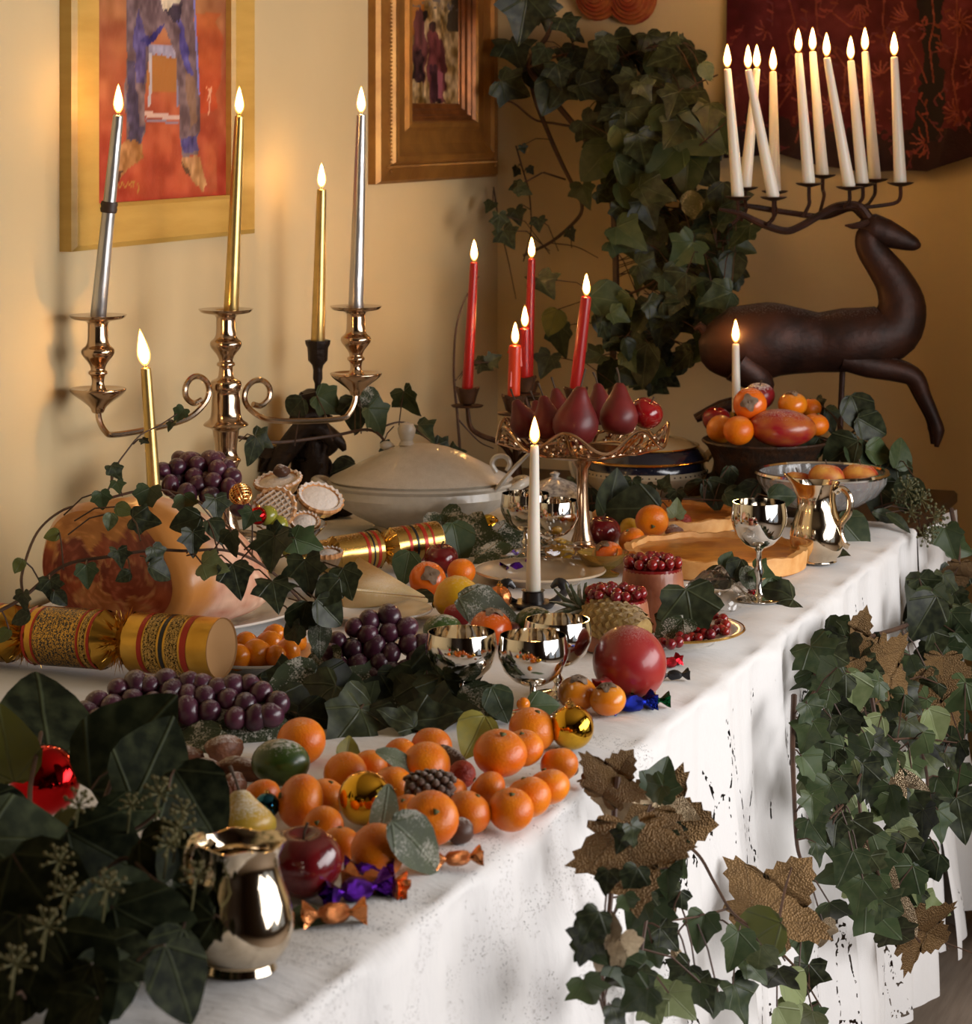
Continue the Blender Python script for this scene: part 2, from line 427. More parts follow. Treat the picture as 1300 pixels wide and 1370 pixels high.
# ================================================================== things on the walls
def inpoly(x, y, P):
    ins = np.zeros(x.shape, bool); j = len(P) - 1
    for i in range(len(P)):
        (xi, yi), (xj, yj) = P[i], P[j]
        c = ((yi > y) != (yj > y)) & (x < (xj - xi) * (y - yi) / ((yj - yi) or 1e-9) + xi); ins ^= c; j = i
    return ins
def vnoise(x, y, seed=0):
    """smooth value noise"""
    rs = np.random.RandomState(seed); tb = rs.rand(64, 64)
    xi, yi = np.floor(x).astype(int), np.floor(y).astype(int); fx, fy = x - xi, y - yi
    fx = fx * fx * (3 - 2 * fx); fy = fy * fy * (3 - 2 * fy)
    g = lambda a, b: tb[a % 64, b % 64]
    return (g(xi, yi) * (1 - fx) + g(xi + 1, yi) * fx) * (1 - fy) + (g(xi, yi + 1) * (1 - fx) + g(xi + 1, yi + 1) * fx) * fy
def segd(x, y, P):
    """distance to a polyline"""
    d = np.full(x.shape, 1e9)
    for (ax, ay), (bx, by) in zip(P, P[1:]):
        dx, dy = bx - ax, by - ay; t = np.clip(((x - ax) * dx + (y - ay) * dy) / (dx * dx + dy * dy + 1e-9), 0, 1)
        d = np.minimum(d, np.hypot(x - ax - t * dx, y - ay - t * dy))
    return d
def colmat(name, rough, bump=0.2, bs=120, stretch=None, spec=0.3):
    m = bpy.data.materials.new(name); m.use_nodes = True; t = NT(m)
    a = t.n('ShaderNodeVertexColor', layer_name='Col'); t.l(a.outputs[0], t.b.inputs['Base Color'])
    t.b.inputs['Roughness'].default_value = rough; t.b.inputs['Specular IOR Level'].default_value = spec
    bz = t.noise(bs, 3, mapping=stretch); bn = t.n('ShaderNodeBump', i_Strength=bump, i_Distance=0.002, i_Height=bz); t.l(bn.outputs[0], t.b.inputs['Normal'])
    return m
def paint(m, C):
    """C: n x 3 display colours 0-255, per vertex"""
    c = np.clip(C / 255.0, 0, 1); l = np.where(c <= 0.04045, c / 12.92, ((c + 0.055) / 1.055) ** 2.4)
    a = m.color_attributes.new('Col', 'FLOAT_COLOR', 'POINT')
    a.data.foreach_set('color', np.concatenate([l, np.ones((len(l), 1))], 1).astype(np.float32).ravel())
def sweep_frame(w, h, prof, kx=1.0):
    """mitred frame in the x-z plane, 0..w, 0..h, profile (inward, out towards -y)"""
    v, f = [], []; n = len(prof)
    for (i, o) in prof:
        j = i * kx; v += [(j, -o, i), (w - j, -o, i), (w - j, -o, h - i), (j, -o, h - i)]
    for k in range(n - 1):
        for c in range(4):
            d = (c + 1) % 4; f.append((k * 4 + c, k * 4 + d, k * 4 + 4 + d, k * 4 + 4 + c))
    return v, f
# --- painting of a seated figure's legs, plain yellow frame
s0, z0 = onwall(97, 337, 0.022); s1, _ = onwall(342, 310, 0.022); W, H = s1 - s0, 0.78
pt = thing('painting', tab(s0, WL, z0), 'painting of blue trousered legs on red ground in a plain yellow wood frame', 'painting', rot=Rz(UANG))
m_yw = mk('yellow_wood', rgb(205, 164, 84), 0.45, c2=rgb(192, 150, 70), vs=6, stretch=(1, 1, 6))
part('frame', sweep_frame(W, H, [(0, 0.0), (0, 0.02), (0.008, 0.025), (0.062, 0.023), (0.068, 0.018), (0.068, 0.006)], 1.25), m_yw, pt, None, False)
nx, ny = 130, 190; iw = 0.067
v, f = grid(lambda a, b: (iw * 1.25 + a * (W - 2.5 * iw), -0.008, iw + b * (H - 2 * iw)), nx, ny)
cm = me((v, f), colmat('oil_paint_a', 0.45, 0.35, 90), True, 0, 'canvas')
A = np.array(v); u = (A[:, 0] - iw * 1.25) / (W - 2.5 * iw)
X = 138 + u * 194; Y = 284 - 8 * u - (A[:, 2] - iw) * 870
n1 = vnoise(X / 9, Y / 14, 1); n2 = vnoise(X / 22, Y / 26, 2); n3 = vnoise(X / 3, Y / 9, 3)
xw, yw = X + (n1 - .5) * 5, Y + (n3 - .5) * 5
tt = np.clip(Y / 284, -1, 1)[:, None]
C = (1 - tt) * np.array([160, 102, 66]) + tt * np.array([172, 52, 36])
C += ((n2 - .5) * 70)[:, None] * np.array([.5, .55, .3]) + ((n1 - .5) * 26)[:, None]
C[inpoly(X + n2 * 20, Y, [(286, 20), (332, 10), (332, 150), (300, 160), (288, 90)])] *= np.array([1.08, .86, .72])
C[inpoly(X, Y, [(212, 80), (258, 82), (258, 130), (212, 130)])] = np.array([165, 105, 52])
def fill(P, c, var=30, seed=4):
    k = inpoly(xw, yw, P); C[k] = np.array(c) + ((n1 - .5) * var)[k, None] + ((n3 - .5) * var * .8)[k, None]
fill([(213, 66), (258, 64), (259, 83), (214, 80)], (140, 135, 160), 50)
k = segd(X, Y, [(217, 80), (218, 120), (215, 150)]) < 2.0; C[k] = (178, 172, 180)
k = segd(X, Y, [(256, 84), (257, 150)]) < 1.6; C[k] = (120, 120, 150)
k = segd(X, Y, [(211, 162), (257, 166)]) < 3.5; C[k] = (205, 175, 165)
k = segd(X, Y, [(211, 170), (257, 173)]) < 1.5; C[k] = (140, 130, 150)
fill([(184, -400), (281, -400), (281, 15), (286, 60), (290, 130), (289, 182), (286, 216), (264, 223), (260, 180), (257, 120), (255, 75), (240, 42), (216, 62), (211, 100), (210, 190), (205, 207), (184, 197), (182, 120), (184, 50)], (104, 84, 92), 46)
fill([(200, 20), (212, 60), (208, 120), (200, 120), (193, 60)], (70, 62, 120), 60)
fill([(203, 62), (240, 36), (236, 46), (214, 68)], (38, 36, 110), 40)
fill([(184, 90), (196, 90), (200, 180), (208, 180), (206, 205), (186, 196)], (62, 56, 92), 50)
fill([(256, 20), (262, 20), (272, 70), (284, 120), (278, 120), (262, 80)], (70, 66, 140), 50)
fill([(262, 195), (286, 190), (287, 212), (266, 216)], (64, 58, 118), 50)
fill([(268, 100), (284, 110), (284, 170), (276, 180)], (126, 96, 80), 30)
fill([(222, -60), (262, -60), (262, 0), (236, 20)], (205, 190, 165), 40)
fill([(236, 18), (262, 4), (262, 30), (250, 32)], (48, 40, 62), 20)
k = segd(X, Y, [(281, -20), (285, 60), (289, 130)]) < 1.3; C[k] = (120, 120, 190)
fill([(184, 196), (208, 203), (207, 222), (190, 235), (172, 253), (163, 248), (163, 230), (178, 205)], (158, 106, 60), 60)
fill([(163, 243), (180, 240), (172, 253), (165, 253)], (70, 40, 30), 10)
fill([(263, 222), (288, 218), (300, 250), (302, 262), (297, 270), (285, 262), (272, 243), (264, 235)], (166, 116, 74), 60)
fill([(263, 228), (276, 240), (276, 248), (268, 244)], (80, 46, 34), 10)
for P in ([(163, 262), (166, 256), (168, 262), (171, 257), (175, 262), (178, 255), (182, 262), (186, 256), (190, 261)], [(190, 256), (194, 255), (193, 262)], [(198, 256), (201, 262), (199, 270)]):
    k = segd(X, Y, P) < 0.9; C[k] = (176, 128, 60)
k = (segd(X, Y, [(300, 120), (306, 125), (302, 140), (308, 120), (304, 160)]) < 1.0); C[k] = (220, 160, 130)
paint(cm, C); ob('canvas', cm, pt)
# --- deep gilt frame with a small impressionist picture
s0, z0 = onwall(505, 247, 0.02); s1, _ = onwall(671, 238, 0.03); W, H = s1 - s0, 0.62
pt = thing('painting', tab(s0, WL, z0), 'small painting of figures in maroon in a deep gilt moulded frame', 'painting', rot=Rz(UANG))
m_gilt = mk('old_gilt', (0.42, 0.20, 0.045), 0.42, 0.55, c2=(0.30, 0.13, 0.03), vs=18, bump=0.15, bs=80)
m_gilt2 = mk('gilt_dark', (0.30, 0.10, 0.025), 0.4, 0.5, c2=(0.18, 0.06, 0.015), vs=24, bump=0.15, bs=80)
part('frame', sweep_frame(W, H, [(0, 0.0), (0, 0.016), (0.006, 0.024), (0.03, 0.03), (0.036, 0.028), (0.042, 0.036), (0.052, 0.038), (0.058, 0.032), (0.075, 0.024), (0.10, 0.024), (0.108, 0.03), (0.116, 0.032), (0.12, 0.028)], 1.25), m_gilt, pt, None, False)
part('inner_cove', sweep_frame(W, H, [(0.12, 0.028), (0.124, 0.022), (0.13, 0.022), (0.134, 0.016), (0.142, 0.014), (0.146, 0.009), (0.154, 0.008), (0.158, 0.003)], 1.25), m_gilt2, pt, None, False)
g = G(); bead = ball(0.0028, 6, 4)
for k in range(int(H / 0.0075)):
    for x in (0.041, W - 0.041): g.add(bead, Tr(x, -0.031, 0.024 + k * 0.0075)) if 0.024 + k * 0.0075 < H - .02 else None
for k in range(int((W - .05) / 0.0075)): g.add(bead, Tr(0.026 + k * 0.0075, -0.031, 0.033))
tag(part('beading', g.vf, m_gilt, pt), kind='stuff')
iw = 0.155; nx, ny = 90, 130
v, f = grid(lambda a, b: (iw * 1.25 + a * (W - 2.5 * iw), -0.006, iw + b * (H - 2 * iw)), nx, ny)
cm = me((v, f), colmat('oil_paint_b', 0.4, 0.4, 110), True, 0, 'canvas')
A = np.array(v); u = (A[:, 0] - iw * 1.25) / (W - 2.5 * iw); X = 560 + u * 68; Y = 193 - (A[:, 2] - iw) * 690
n1 = vnoise(X / 5, Y / 12, 5); n2 = vnoise(X / 10, Y / 18, 6); n3 = vnoise(X / 2.2, Y / 6, 7); xw, yw = X + (n1 - .5) * 6, Y + (n3 - .5) * 6
C = np.array([150, 122, 82]) + ((n1 - .5) * 110)[:, None] + ((n3 - .5) * 70)[:, None] * np.array([1, .9, .7])
k = (X < 580) & (Y < 100); C[k] = np.array([160, 98, 34]) + ((n1 - .5) * 90)[k, None]
k = X > 616 - (Y > 60) * 6 + n1 * 8; C[k & (Y < 90)] = (62, 52, 40)
C[(Y < 60) & (n3 > .66)] = (108, 98, 92)
for P, c in (([(568, 70), (574, 62), (580, 78), (584, 110), (580, 165), (564, 160), (563, 120)], (98, 54, 54)), ([(584, 95), (592, 82), (600, 95), (608, 115), (610, 150), (608, 192), (588, 192), (584, 150)], (96, 46, 48)),
             ([(566, 120), (578, 120), (578, 165), (562, 160)], (48, 30, 34)), ([(588, 140), (600, 140), (604, 192), (590, 192)], (52, 28, 36)), ([(576, 66), (582, 66), (581, 80), (577, 78)], (40, 24, 24)), ([(588, 80), (596, 78), (596, 92), (588, 92)], (44, 26, 26))):
    k = inpoly(xw, yw, P); C[k] = np.array(c) + ((n1 - .5) * 60)[k, None] * np.array([1.1, .7, .7])
k = inpoly(X, Y, [(598, 145), (606, 150), (604, 185), (599, 185)]); C[k] = (150, 84, 96)
paint(cm, C); ob('canvas', cm, pt)
# --- dark embroidered hanging on the back wall
wa, zt = onback(972, -60); wb, _ = onback(1330, -60)
bx = [965, 1048, 1100, 1160, 1215, 1243, 1300, 1340]; by = [212, 206, 222, 230, 228, 229, 210, 212]
nx, ny = 300, 240
def hang(a, b):
    px = 972 + a * 358; yb = np.interp(px, bx, by); py = -60 + (yb + 60) * b
    w, z = onback(px, py, 0.02); off = 0.018 + 0.008 * math.sin(a * 23 + b * 2) * b + 0.006 * math.sin(a * 9) + 0.02 * b * b
    return (SB - off, w, z)
v, f = grid(hang, nx, ny)
cm = me((v, f), colmat('embroidered_cloth', 0.7, 0.35, 200, spec=0.25), True, 0, 'wall_hanging')
I = np.arange(len(v)); a = (I % (nx + 1)) / nx; b = (I // (nx + 1)) / ny
X = 972 + a * 358; Y = -60 + (np.interp(X, bx, by) + 60) * b
n1 = vnoise(X / 8, Y / 8, 8); n2 = vnoise(X / 30, Y / 30, 9)
C = np.array([78, 13, 24]) + ((n1 - .5) * 14)[:, None] + ((n2 - .5) * 30)[:, None]
k = np.interp(X, bx, by) - Y < 34 + n1 * 26; C[k] = np.array([38, 14, 18]) + ((n1 - .5) * 8)[k, None]
k = inpoly(X + n1 * 10, Y, [(1222, -60), (1270, -60), (1262, 60), (1272, 140), (1262, 190), (1225, 180), (1240, 90), (1236, 30)]); C[k] = (24, 12, 16)
rs = random.Random(3)
def stroke(P, w, c):
    k = segd(X, Y, P) < w; C[k] = np.array(c) + ((n1 - .5) * 40)[k, None]
br = (112, 52, 40)
for q in range(60):
    x0, y0, a0 = rs.uniform(985, 1330), rs.uniform(-50, 205), rs.uniform(0, 6.28); P = [(x0, y0)]
    for w_ in range(5): a0 += rs.uniform(-.5, .5); x0 += 6 * math.cos(a0); y0 += 6 * math.sin(a0); P.append((x0, y0))
    k = segd(X, Y, P) < 1.0; C[k] = (96, 40, 38)
    for (lx, ly) in P[1::2]:
        an = a0 + rs.choice((-1, 1)) * 1.0; k = segd(X, Y, [(lx, ly), (lx + 7 * math.cos(an), ly + 7 * math.sin(an))]) < 1.7; C[k] = rs.choice(((120, 52, 44), (104, 46, 30), (88, 34, 44)))
for P in ([(1052, -60), (1056, 0), (1064, 30), (1062, 60)], [(1088, -60), (1092, 10), (1094, 45)], [(1064, 30), (1054, 45), (1060, 70)], [(1114, 18), (1135, 35), (1160, 40)], [(1094, 45), (1110, 60), (1130, 90), (1128, 130)],
          [(1245, -20), (1250, 30), (1243, 60), (1250, 110)], [(1278, -60), (1282, 60), (1275, 100), (1284, 150)], [(1215, 60), (1232, 90), (1240, 110)], [(1150, -40), (1160, 10)], [(1185, -40), (1180, 30), (1188, 70)],
          [(1040, 150), (1060, 120), (1064, 90)], [(1120, 190), (1124, 150), (1150, 120)], [(1244, 190), (1240, 165), (1228, 150)], [(1068, 190), (1080, 150)]):
    stroke(P, 1.3, br)
for (cx, cy, L, n, sp) in ((1285, 30, 18, 12, 6.28), (1145, 5, 22, 7, 2.0), (1215, 25, 24, 6, 1.6), (1282, 150, 18, 9, 4.0), (1240, 190, 22, 6, 3.4), (1180, 100, 18, 6, 3), (1060, 110, 14, 5, 3), (1225, 95, 16, 5, 2), (1110, 140, 14, 6, 4), (1165, 170, 15, 6, 4), (1025, 40, 14, 5, 4), (1030, 110, 15, 6, 4), (1300, 90, 14, 8, 6.28), (1010, 170, 14, 6, 5), (1200, 150, 13, 6, 6)):
    o = rs.random() * 6
    for k in range(n):
        an = o + sp * k / n; q = [(cx + math.cos(an) * 3, cy + math.sin(an) * 3), (cx + math.cos(an) * L * .6, cy + math.sin(an) * L * .6), (cx + math.cos(an + .15) * L, cy + math.sin(an + .15) * L)]
        stroke(q, 1.2, (122, 58, 42) if k % 2 else (108, 46, 44))
paint(cm, C)
tag(ob('wall_hanging', cm, None, TM), 'dark maroon wall hanging embroidered with branches behind the white candles', 'wall hanging')
# --- red and gold carved scroll ornament above the ivy
m_redgold = mk('red_gilt_carving', (0.30, 0.035, 0.012), 0.4, 0.2, c2=(0.42, 0.13, 0.03), vs=30, coat=0.3)
w0, zz = onback(832, 0); og = thing('carved_ornament', tab(SB, w0, zz), 'red and gold carved scroll ornament hanging high above the ivy', 'ornament', rot=Rz(UANG - PI / 2))
for k, (dx, dz, rx, rz) in enumerate(((-0.048, 0.012, 0.045, 0.05), (0.028, 0.004, 0.05, 0.052), (-0.01, 0.05, 0.06, 0.05))):
    g = G()
    for q in range(6):
        rr = 1 - q * 0.17
        g.add(torus(rx * rr, 0.0065, 22, 6), Tr(dx, -0.02 - q * 0.006, dz) @ Rx(PI / 2) @ Sc(1, rz / rx, 1))
    g.add(ball(1, 14, 8), Tr(dx, -0.012, dz) @ Sc(rx * .95, 0.02, rz * .95))
    part('scroll', g.vf, m_redgold, og)

# ================================================================== candles and candlesticks
def flame_mat():
    m = bpy.data.materials.new('candle_flame'); m.use_nodes = True; t = NT(m)
    tc = t.n('ShaderNodeTexCoord'); z = t.n('ShaderNodeSeparateXYZ', i_0=tc.outputs['Generated']).outputs[2]
    lw = t.n('ShaderNodeLayerWeight', i_Blend=0.35).outputs['Facing']
    c = t.ramp(z, [(0.0, (0.9, 0.30, 0.05)), (0.25, (1.0, 0.52, 0.16)), (0.8, (1.0, 0.56, 0.18)), (1.0, (1.0, 0.42, 0.08))])
    e = t.n('ShaderNodeEmission', i_Color=c); t.l(t.ramp(z, [(0.0, 0.05), (0.22, 1.0), (0.85, 1.0), (1.0, 0.45)]), e.inputs['Strength'])
    s = t.n('ShaderNodeMath', operation='MULTIPLY'); t.l(e.inputs['Strength'].links[0].from_socket, s.inputs[0]); s.inputs[1].default_value = FLAME
    t.l(s.outputs[0], e.inputs['Strength']); t.l(e.outputs[0], t.out.inputs['Surface'])
    return m
FLAME = 100.0
CT0 = 0.0055
m_flame = flame_mat()
m_halo = bpy.data.materials.new('flame_edge'); m_halo.use_nodes = True; t = NT(m_halo)
e = t.n('ShaderNodeEmission', i_Color=(1.0, .40, .07, 1), i_Strength=1.6); tr = t.n('ShaderNodeBsdfTransparent'); ad = t.n('ShaderNodeAddShader'); t.l(e.outputs[0], ad.inputs[0]); t.l(tr.outputs[0], ad.inputs[1]); t.l(ad.outputs[0], t.out.inputs['Surface'])
m_wick = mk('burnt_wick', (0.012, 0.01, 0.008), 0.9)
m_wwax = mk('white_wax', (0.80, 0.74, 0.64), 0.4, sss=0.35, coat=0.1)
m_rwax = mk('red_wax', (0.36, 0.008, 0.007), 0.35, sss=0.2, coat=0.15)
m_owax = mk('orange_red_wax', (0.68, 0.05, 0.012), 0.35, sss=0.3, coat=0.15)
m_gwax = mk('gold_wax', (0.66, 0.46, 0.17), 0.28, 0.85, c2=(0.56, 0.38, 0.13), vs=40)
m_swax = mk('silver_wax', (0.62, 0.60, 0.58), 0.30, 0.85, c2=(0.46, 0.44, 0.43), vs=60, stretch=(1, 1, .2), bump=0.4, bs=60)
m_knot = mk('brown_wax_band', (0.05, 0.025, 0.015), 0.5)
flame_me = {}
def candle(base, top, r0, r1, mat, label, name='candle', flame_h=0.04, flame_r=0.0058, lean=0.0, band=None, drip=False, group=None):
    b, t = Vector(base), Vector(top); ax = t - b; L = ax.length
    o = thing(name, b, label, 'candle', group, align(ax))
    prof = [(0, 0), (r0 * .92, 0), (r0, 0.004)] + [(r0 + (r1 - r0) * q, L * q) for q in (0.2, 0.4, 0.6, 0.8, 0.95)] + [(r1 * .96, L), (r1 * .75, L + 0.0015), (r1 * .5, L - 0.0005), (0, L - 0.001)]
    part('taper', lathe(prof, 18), mat, o)
    inv = align(ax).inverted()
    part('wick', tube([(0, 0, L - 0.002), (0, 0, L + 0.004), (0.001, 0, L + 0.009)], [0.0011, 0.001, 0.0006], 5), m_wick, o)
    fp = [(0, 0), (.45, .06), (.82, .16), (1, .30), (.93, .44), (.70, .62), (.42, .80), (.18, .93), (0, 1)]
    up = (inv.to_3x3() @ Vector((lean, 0, 1))).normalized()
    g = lathe([(p * flame_r, z * flame_h) for p, z in fp], 12)
    fl = part('flame', lathe([(p * flame_r * 1.3, z * flame_h * 1.12 - .001) for p, z in fp], 12), m_halo, o, Tr(0, 0, L + 0.004) @ align(up))
    part('flame_core', g, m_flame, fl, Tr(0, 0, .0015))
    if band:
        for q in band: part('wax_band', lathe([(0.001, q - .008), (r0 * 1.0, q - .008), (r0 * 1.09, q - .003), (r0 * 1.0, q), (r0 * 1.1, q + .004), (r0, q + .008), (.001, q + .008)], 14), m_knot, o)
    if drip:
        g = G()
        for a, h0, h1 in ((0.3, .97, .75), (1.2, .97, .85), (2.6, .5, .2), (4.4, .97, .6), (0.8, .6, .3)):
            rr = r0 * .98; g.add(tube([(rr * math.cos(a), rr * math.sin(a), L * h0), (rr * math.cos(a), rr * math.sin(a), L * (h0 + h1) / 2), (rr * 1.08 * math.cos(a), rr * 1.08 * math.sin(a), L * h1)], [.0012, .0018, .003], 6))
        part('wax_drip', g.vf, mat, o)
    return o

# --- silver three-branch candelabrum against the left wall
m_tsilver = mk('tarnished_silver', (0.60, 0.45, 0.32), 0.16, 1.0, c2=(0.50, 0.35, 0.23), vs=14)
CB = at(302, 600, 3.0); CB.z = TZ + CT0
cl = at(131, 423, 2.86); cr = at(476, 411, 3.14); cc = at(309, 415, 3.0)
ca = thing('candelabrum', CB, 'silver three branch candelabrum with scrolled arms beside the left wall', 'candelabrum')
zc = cc.z - CB.z; k = zc / 0.42
def cupprof(q):      # candle socket, z = 0 at the rim, going down
    return [(0.0, -.004), (.012, -.004), (.0125, 0), (.040 * q, .002), (.041 * q, .0005), (.036 * q, -.004), (.017, -.008), (.0150, -.02), (.0155, -.036), (.018, -.043), (.0235, -.048), (.0245, -.053), (.022, -.059), (.014, -.069), (.0105, -.078), (.0135, -.081), (.014, -.085), (.0105, -.088)]
part('stem', lathe(sprof([(r, zc + z) for r, z in cupprof(1)] + [(.011, zc - .096), (.013, zc - .104), (.021, zc - .108), (.024, zc - .112), (.024, zc - .122), (.021, zc - .126), (.022, zc - .14), (.024, zc - .165), (.033, zc - .174), (.034, zc - .178), (.022, zc - .183), (.020, zc - .19),
     (.017, zc - .215), (.019, zc - .226), (.0235, zc - .232), (.019, zc - .24), (.014, zc - .27), (.016, zc - .32), (.026, zc - .36), (.055, 0.035), (.068, .018), (.072, .006), (.07, 0), (0, 0)]), 28), m_tsilver, ca, None, True, 60)
for sgn, tip in ((-1, cl), (1, cr)):
    tp = tip - CB; dx, dy = tp.x, tp.y; L = math.hypot(dx, dy); ex, ey = dx / L, dy / L
    pan = tp.z - 0.118
    pr = [(r, tp.z + z) for r, z in cupprof(1)] + [(.009, tp.z - .098), (.012, tp.z - .106), (.018, tp.z - .110), (.033, tp.z - .108), (.040, tp.z - .106), (.0415, tp.z - .109), (.035, tp.z - .116), (.024, tp.z - .124), (.012, tp.z - .134), (.008, tp.z - .142), (0, tp.z - .143)]
    part('socket', lathe(sprof(pr), 24), m_tsilver, ca, Tr(dx, dy, 0), True, 60)
    q = lambda f, z: (ex * L * f, ey * L * f, z)
    zb = tp.z - .143; z1 = zc - .165
    path = smooth_path([q(f_, zb + .004 - (y_ - 545) * .00113) for f_, y_ in ((1, 545), (.99, 558), (.95, 572), (.88, 579), (.6, 577), (.33, 570), (.2, 556), (.14, 540), (.15, 524), (.21, 514), (.28, 515), (.325, 526), (.32, 540), (.26, 549), (.2, 546))], 5)
    g = G().add(tube(path, 0.0046, 8)); 
    part('arm', g.vf, m_tsilver, ca)
def on(tip, dz=0.0): return Vector((tip.x, tip.y, tip.z + dz))
candle(on(cl, -.003), at(158, 155, 2.85), 0.0118, 0.0078, m_swax, 'silver taper candle with a brown band, in the leftmost candelabrum branch', band=(0.165,))
candle(on(cc, -.003), at(320, 156, 3.0), 0.0118, 0.0072, m_gwax, 'tall gold taper candle in the middle of the silver candelabrum')
candle(on(cr, -.003), at(483, 154, 3.15), 0.0125, 0.0075, m_swax, 'silver taper candle in the right hand branch of the candelabrum')
# --- gold candle behind the ham
p = at(207, 655, 2.83); b = at(215, 760, 2.83); b.z = TZ + 0.03
st = thing('candle_holder', (b.x, b.y, TZ + CT0), 'low brass candle cup hidden behind the ham', 'candle holder')
m_brass = mk('brass', (0.55, 0.33, 0.10), 0.25, 1.0)
part('cup', lathe([(0, 0), (.03, 0), (.032, .004), (.014, .008), (.0135, .026), (.016, .03), (.0125, .03), (.012, .01), (0, .01)], 20), m_brass, st)
candle((b.x, b.y, TZ + .016), at(195, 493, 2.83), 0.0115, 0.0078, m_gwax, 'short leaning gold candle rising from behind the ham', lean=-.16, flame_h=.05, flame_r=.0075)
# --- dark bronze figural candlestick
m_bronze = mk('dark_bronze', (0.035, 0.022, 0.016), 0.42, 0.6, c2=(0.02, 0.013, 0.01), vs=40, bump=0.5, bs=90)
D = 3.38; B = at(425, 690, D); B.z = TZ + CT0; tz = at(428, 456, D).z - B.z
bs = thing('candlestick', B, 'dark bronze candlestick with a winged dragon on its column', 'candlestick')
part('socket', lathe([(0, tz - .012), (.014, tz - .012), (.014, tz), (.021, tz + .001), (.020, tz - .006), (.017, tz - .012), (.016, tz - .034), (.010, tz - .042), (.008, tz - .05), (.0085, tz - .066), (.0055, tz - .074), (.0048, tz - .3), (.0, tz - .3)], 20, fn=lambda r, z, a: (r * (1 + .06 * math.cos(8 * a) * (z > tz - .04)), z)), m_bronze, bs)
g = G()
rr = [(.05, 0), (.052, .012), (.044, .02), (.036, .05), (.033, .10), (.034, .13), (.028, .15), (.024, .17), (.026, .20), (.022, .215), (.008, .222), (0, .222)]
g.add(lathe([(0, 0)] + rr, 14, fn=lambda r, z, a: (r * (1 + .16 * math.sin(3 * a + 40 * z) * math.sin(70 * z) + .08 * math.sin(7 * a)), z)), Tr(-.012, .012, 0))
part('column', g.vf, m_bronze, bs)
px = lambda x, y: Vector(((x - 425) / VF * D, -.03, at(0, y, D).z - B.z))
g = G()
for k in range(16):
    a = k * 2.4; zz = .03 + .012 * k; g.add(torus(.013, .0035, 12, 6, 4.6), Tr(-.012 + .032 * math.cos(a), .012 + .032 * math.sin(a), zz) @ align((math.cos(a), math.sin(a), .2), k))
part('scroll_ornament', g.vf, m_bronze, bs)
part('dragon_body', tube(smooth_path([px(366, 655), px(372, 620), px(392, 590), px(412, 568), px(432, 572), px(447, 590), px(440, 606)], 5), [.012, .018, .02, .019, .017, .013, .004], 10), m_bronze, bs)
part('dragon_head', tube(smooth_path([px(438, 575), px(450, 585), px(458, 592), px(462, 600)], 4), [.014, .014, .009, .004], 9), m_bronze, bs)
for (pp) in (((400, 600), (388, 540), (395, 528), (432, 520), (432, 545), (420, 580)), ((385, 600), (358, 592), (336, 600), (352, 612), (348, 628), (372, 628))):
    n = len(pp); v = [px(*q) + Vector((0, -.004 + .01 * (i % 2), 0)) for i, q in enumerate(pp)]; c = sum(v, Vector()) / n
    vv = [tuple(x) for x in v] + [tuple(x + Vector((0, .006, 0))) for x in v] + [tuple(c + Vector((0, -.012, 0))), tuple(c + Vector((0, .012, 0)))]
    ff = [(i, (i + 1) % n, 2 * n) for i in range(n)] + [(n + (i + 1) % n, n + i, 2 * n + 1) for i in range(n)] + [(i, n + i, n + (i + 1) % n, (i + 1) % n) for i in range(n)]
    part('wing', (vv, ff), m_bronze, bs)
for q in range(3): part('foot', ball(1, 10, 6), m_bronze, bs, Tr(.045 * math.cos(q * 2.1), .045 * math.sin(q * 2.1), .012) @ Sc(.02, .016, .012))
candle(B + Vector((.0, 0, tz - .010)), at(430, 254, D), 0.0125, 0.0082, m_gwax, 'gold taper candle in the dark bronze candlestick')
# --- rustic branching iron holder with five red candles
m_rust = mk('rusty_iron', (0.10, 0.045, 0.02), 0.55, 0.5, c2=(0.05, 0.02, 0.01), vs=40, bump=0.4, bs=80)
RB = at(690, 660, 3.62); RB.z = TZ + CT0
rb = thing('candelabrum', RB, 'rusty iron candelabrum of twigs holding red candles behind the cake stand', 'candelabrum')
part('base', lathe([(0, 0), (.07, 0), (.072, .006), (.03, .014), (.012, .03), (.009, .06), (0, .06)], 20), m_rust, rb)
REDS = [(625, 520, 634, 352, 3.55, .0105, .0075, m_rwax, 'tall red candle furthest left, in the iron twig candelabrum'),
        (706, 512, 711, 347, 3.80, .0105, .0075, m_rwax, 'tallest red candle, standing behind the two short ones'),
        (687, 530, 689, 463, 3.50, .0115, .0112, m_owax, 'short stubby orange red candle with wax drips at the front'),
        (702, 505, 702, 440, 3.66, .0115, .0112, m_rwax, 'short red candle just behind the stubby orange red one'),
        (770, 520, 784, 398, 3.50, .0115, .0098, m_rwax, 'red candle leaning right, above the red pears')]
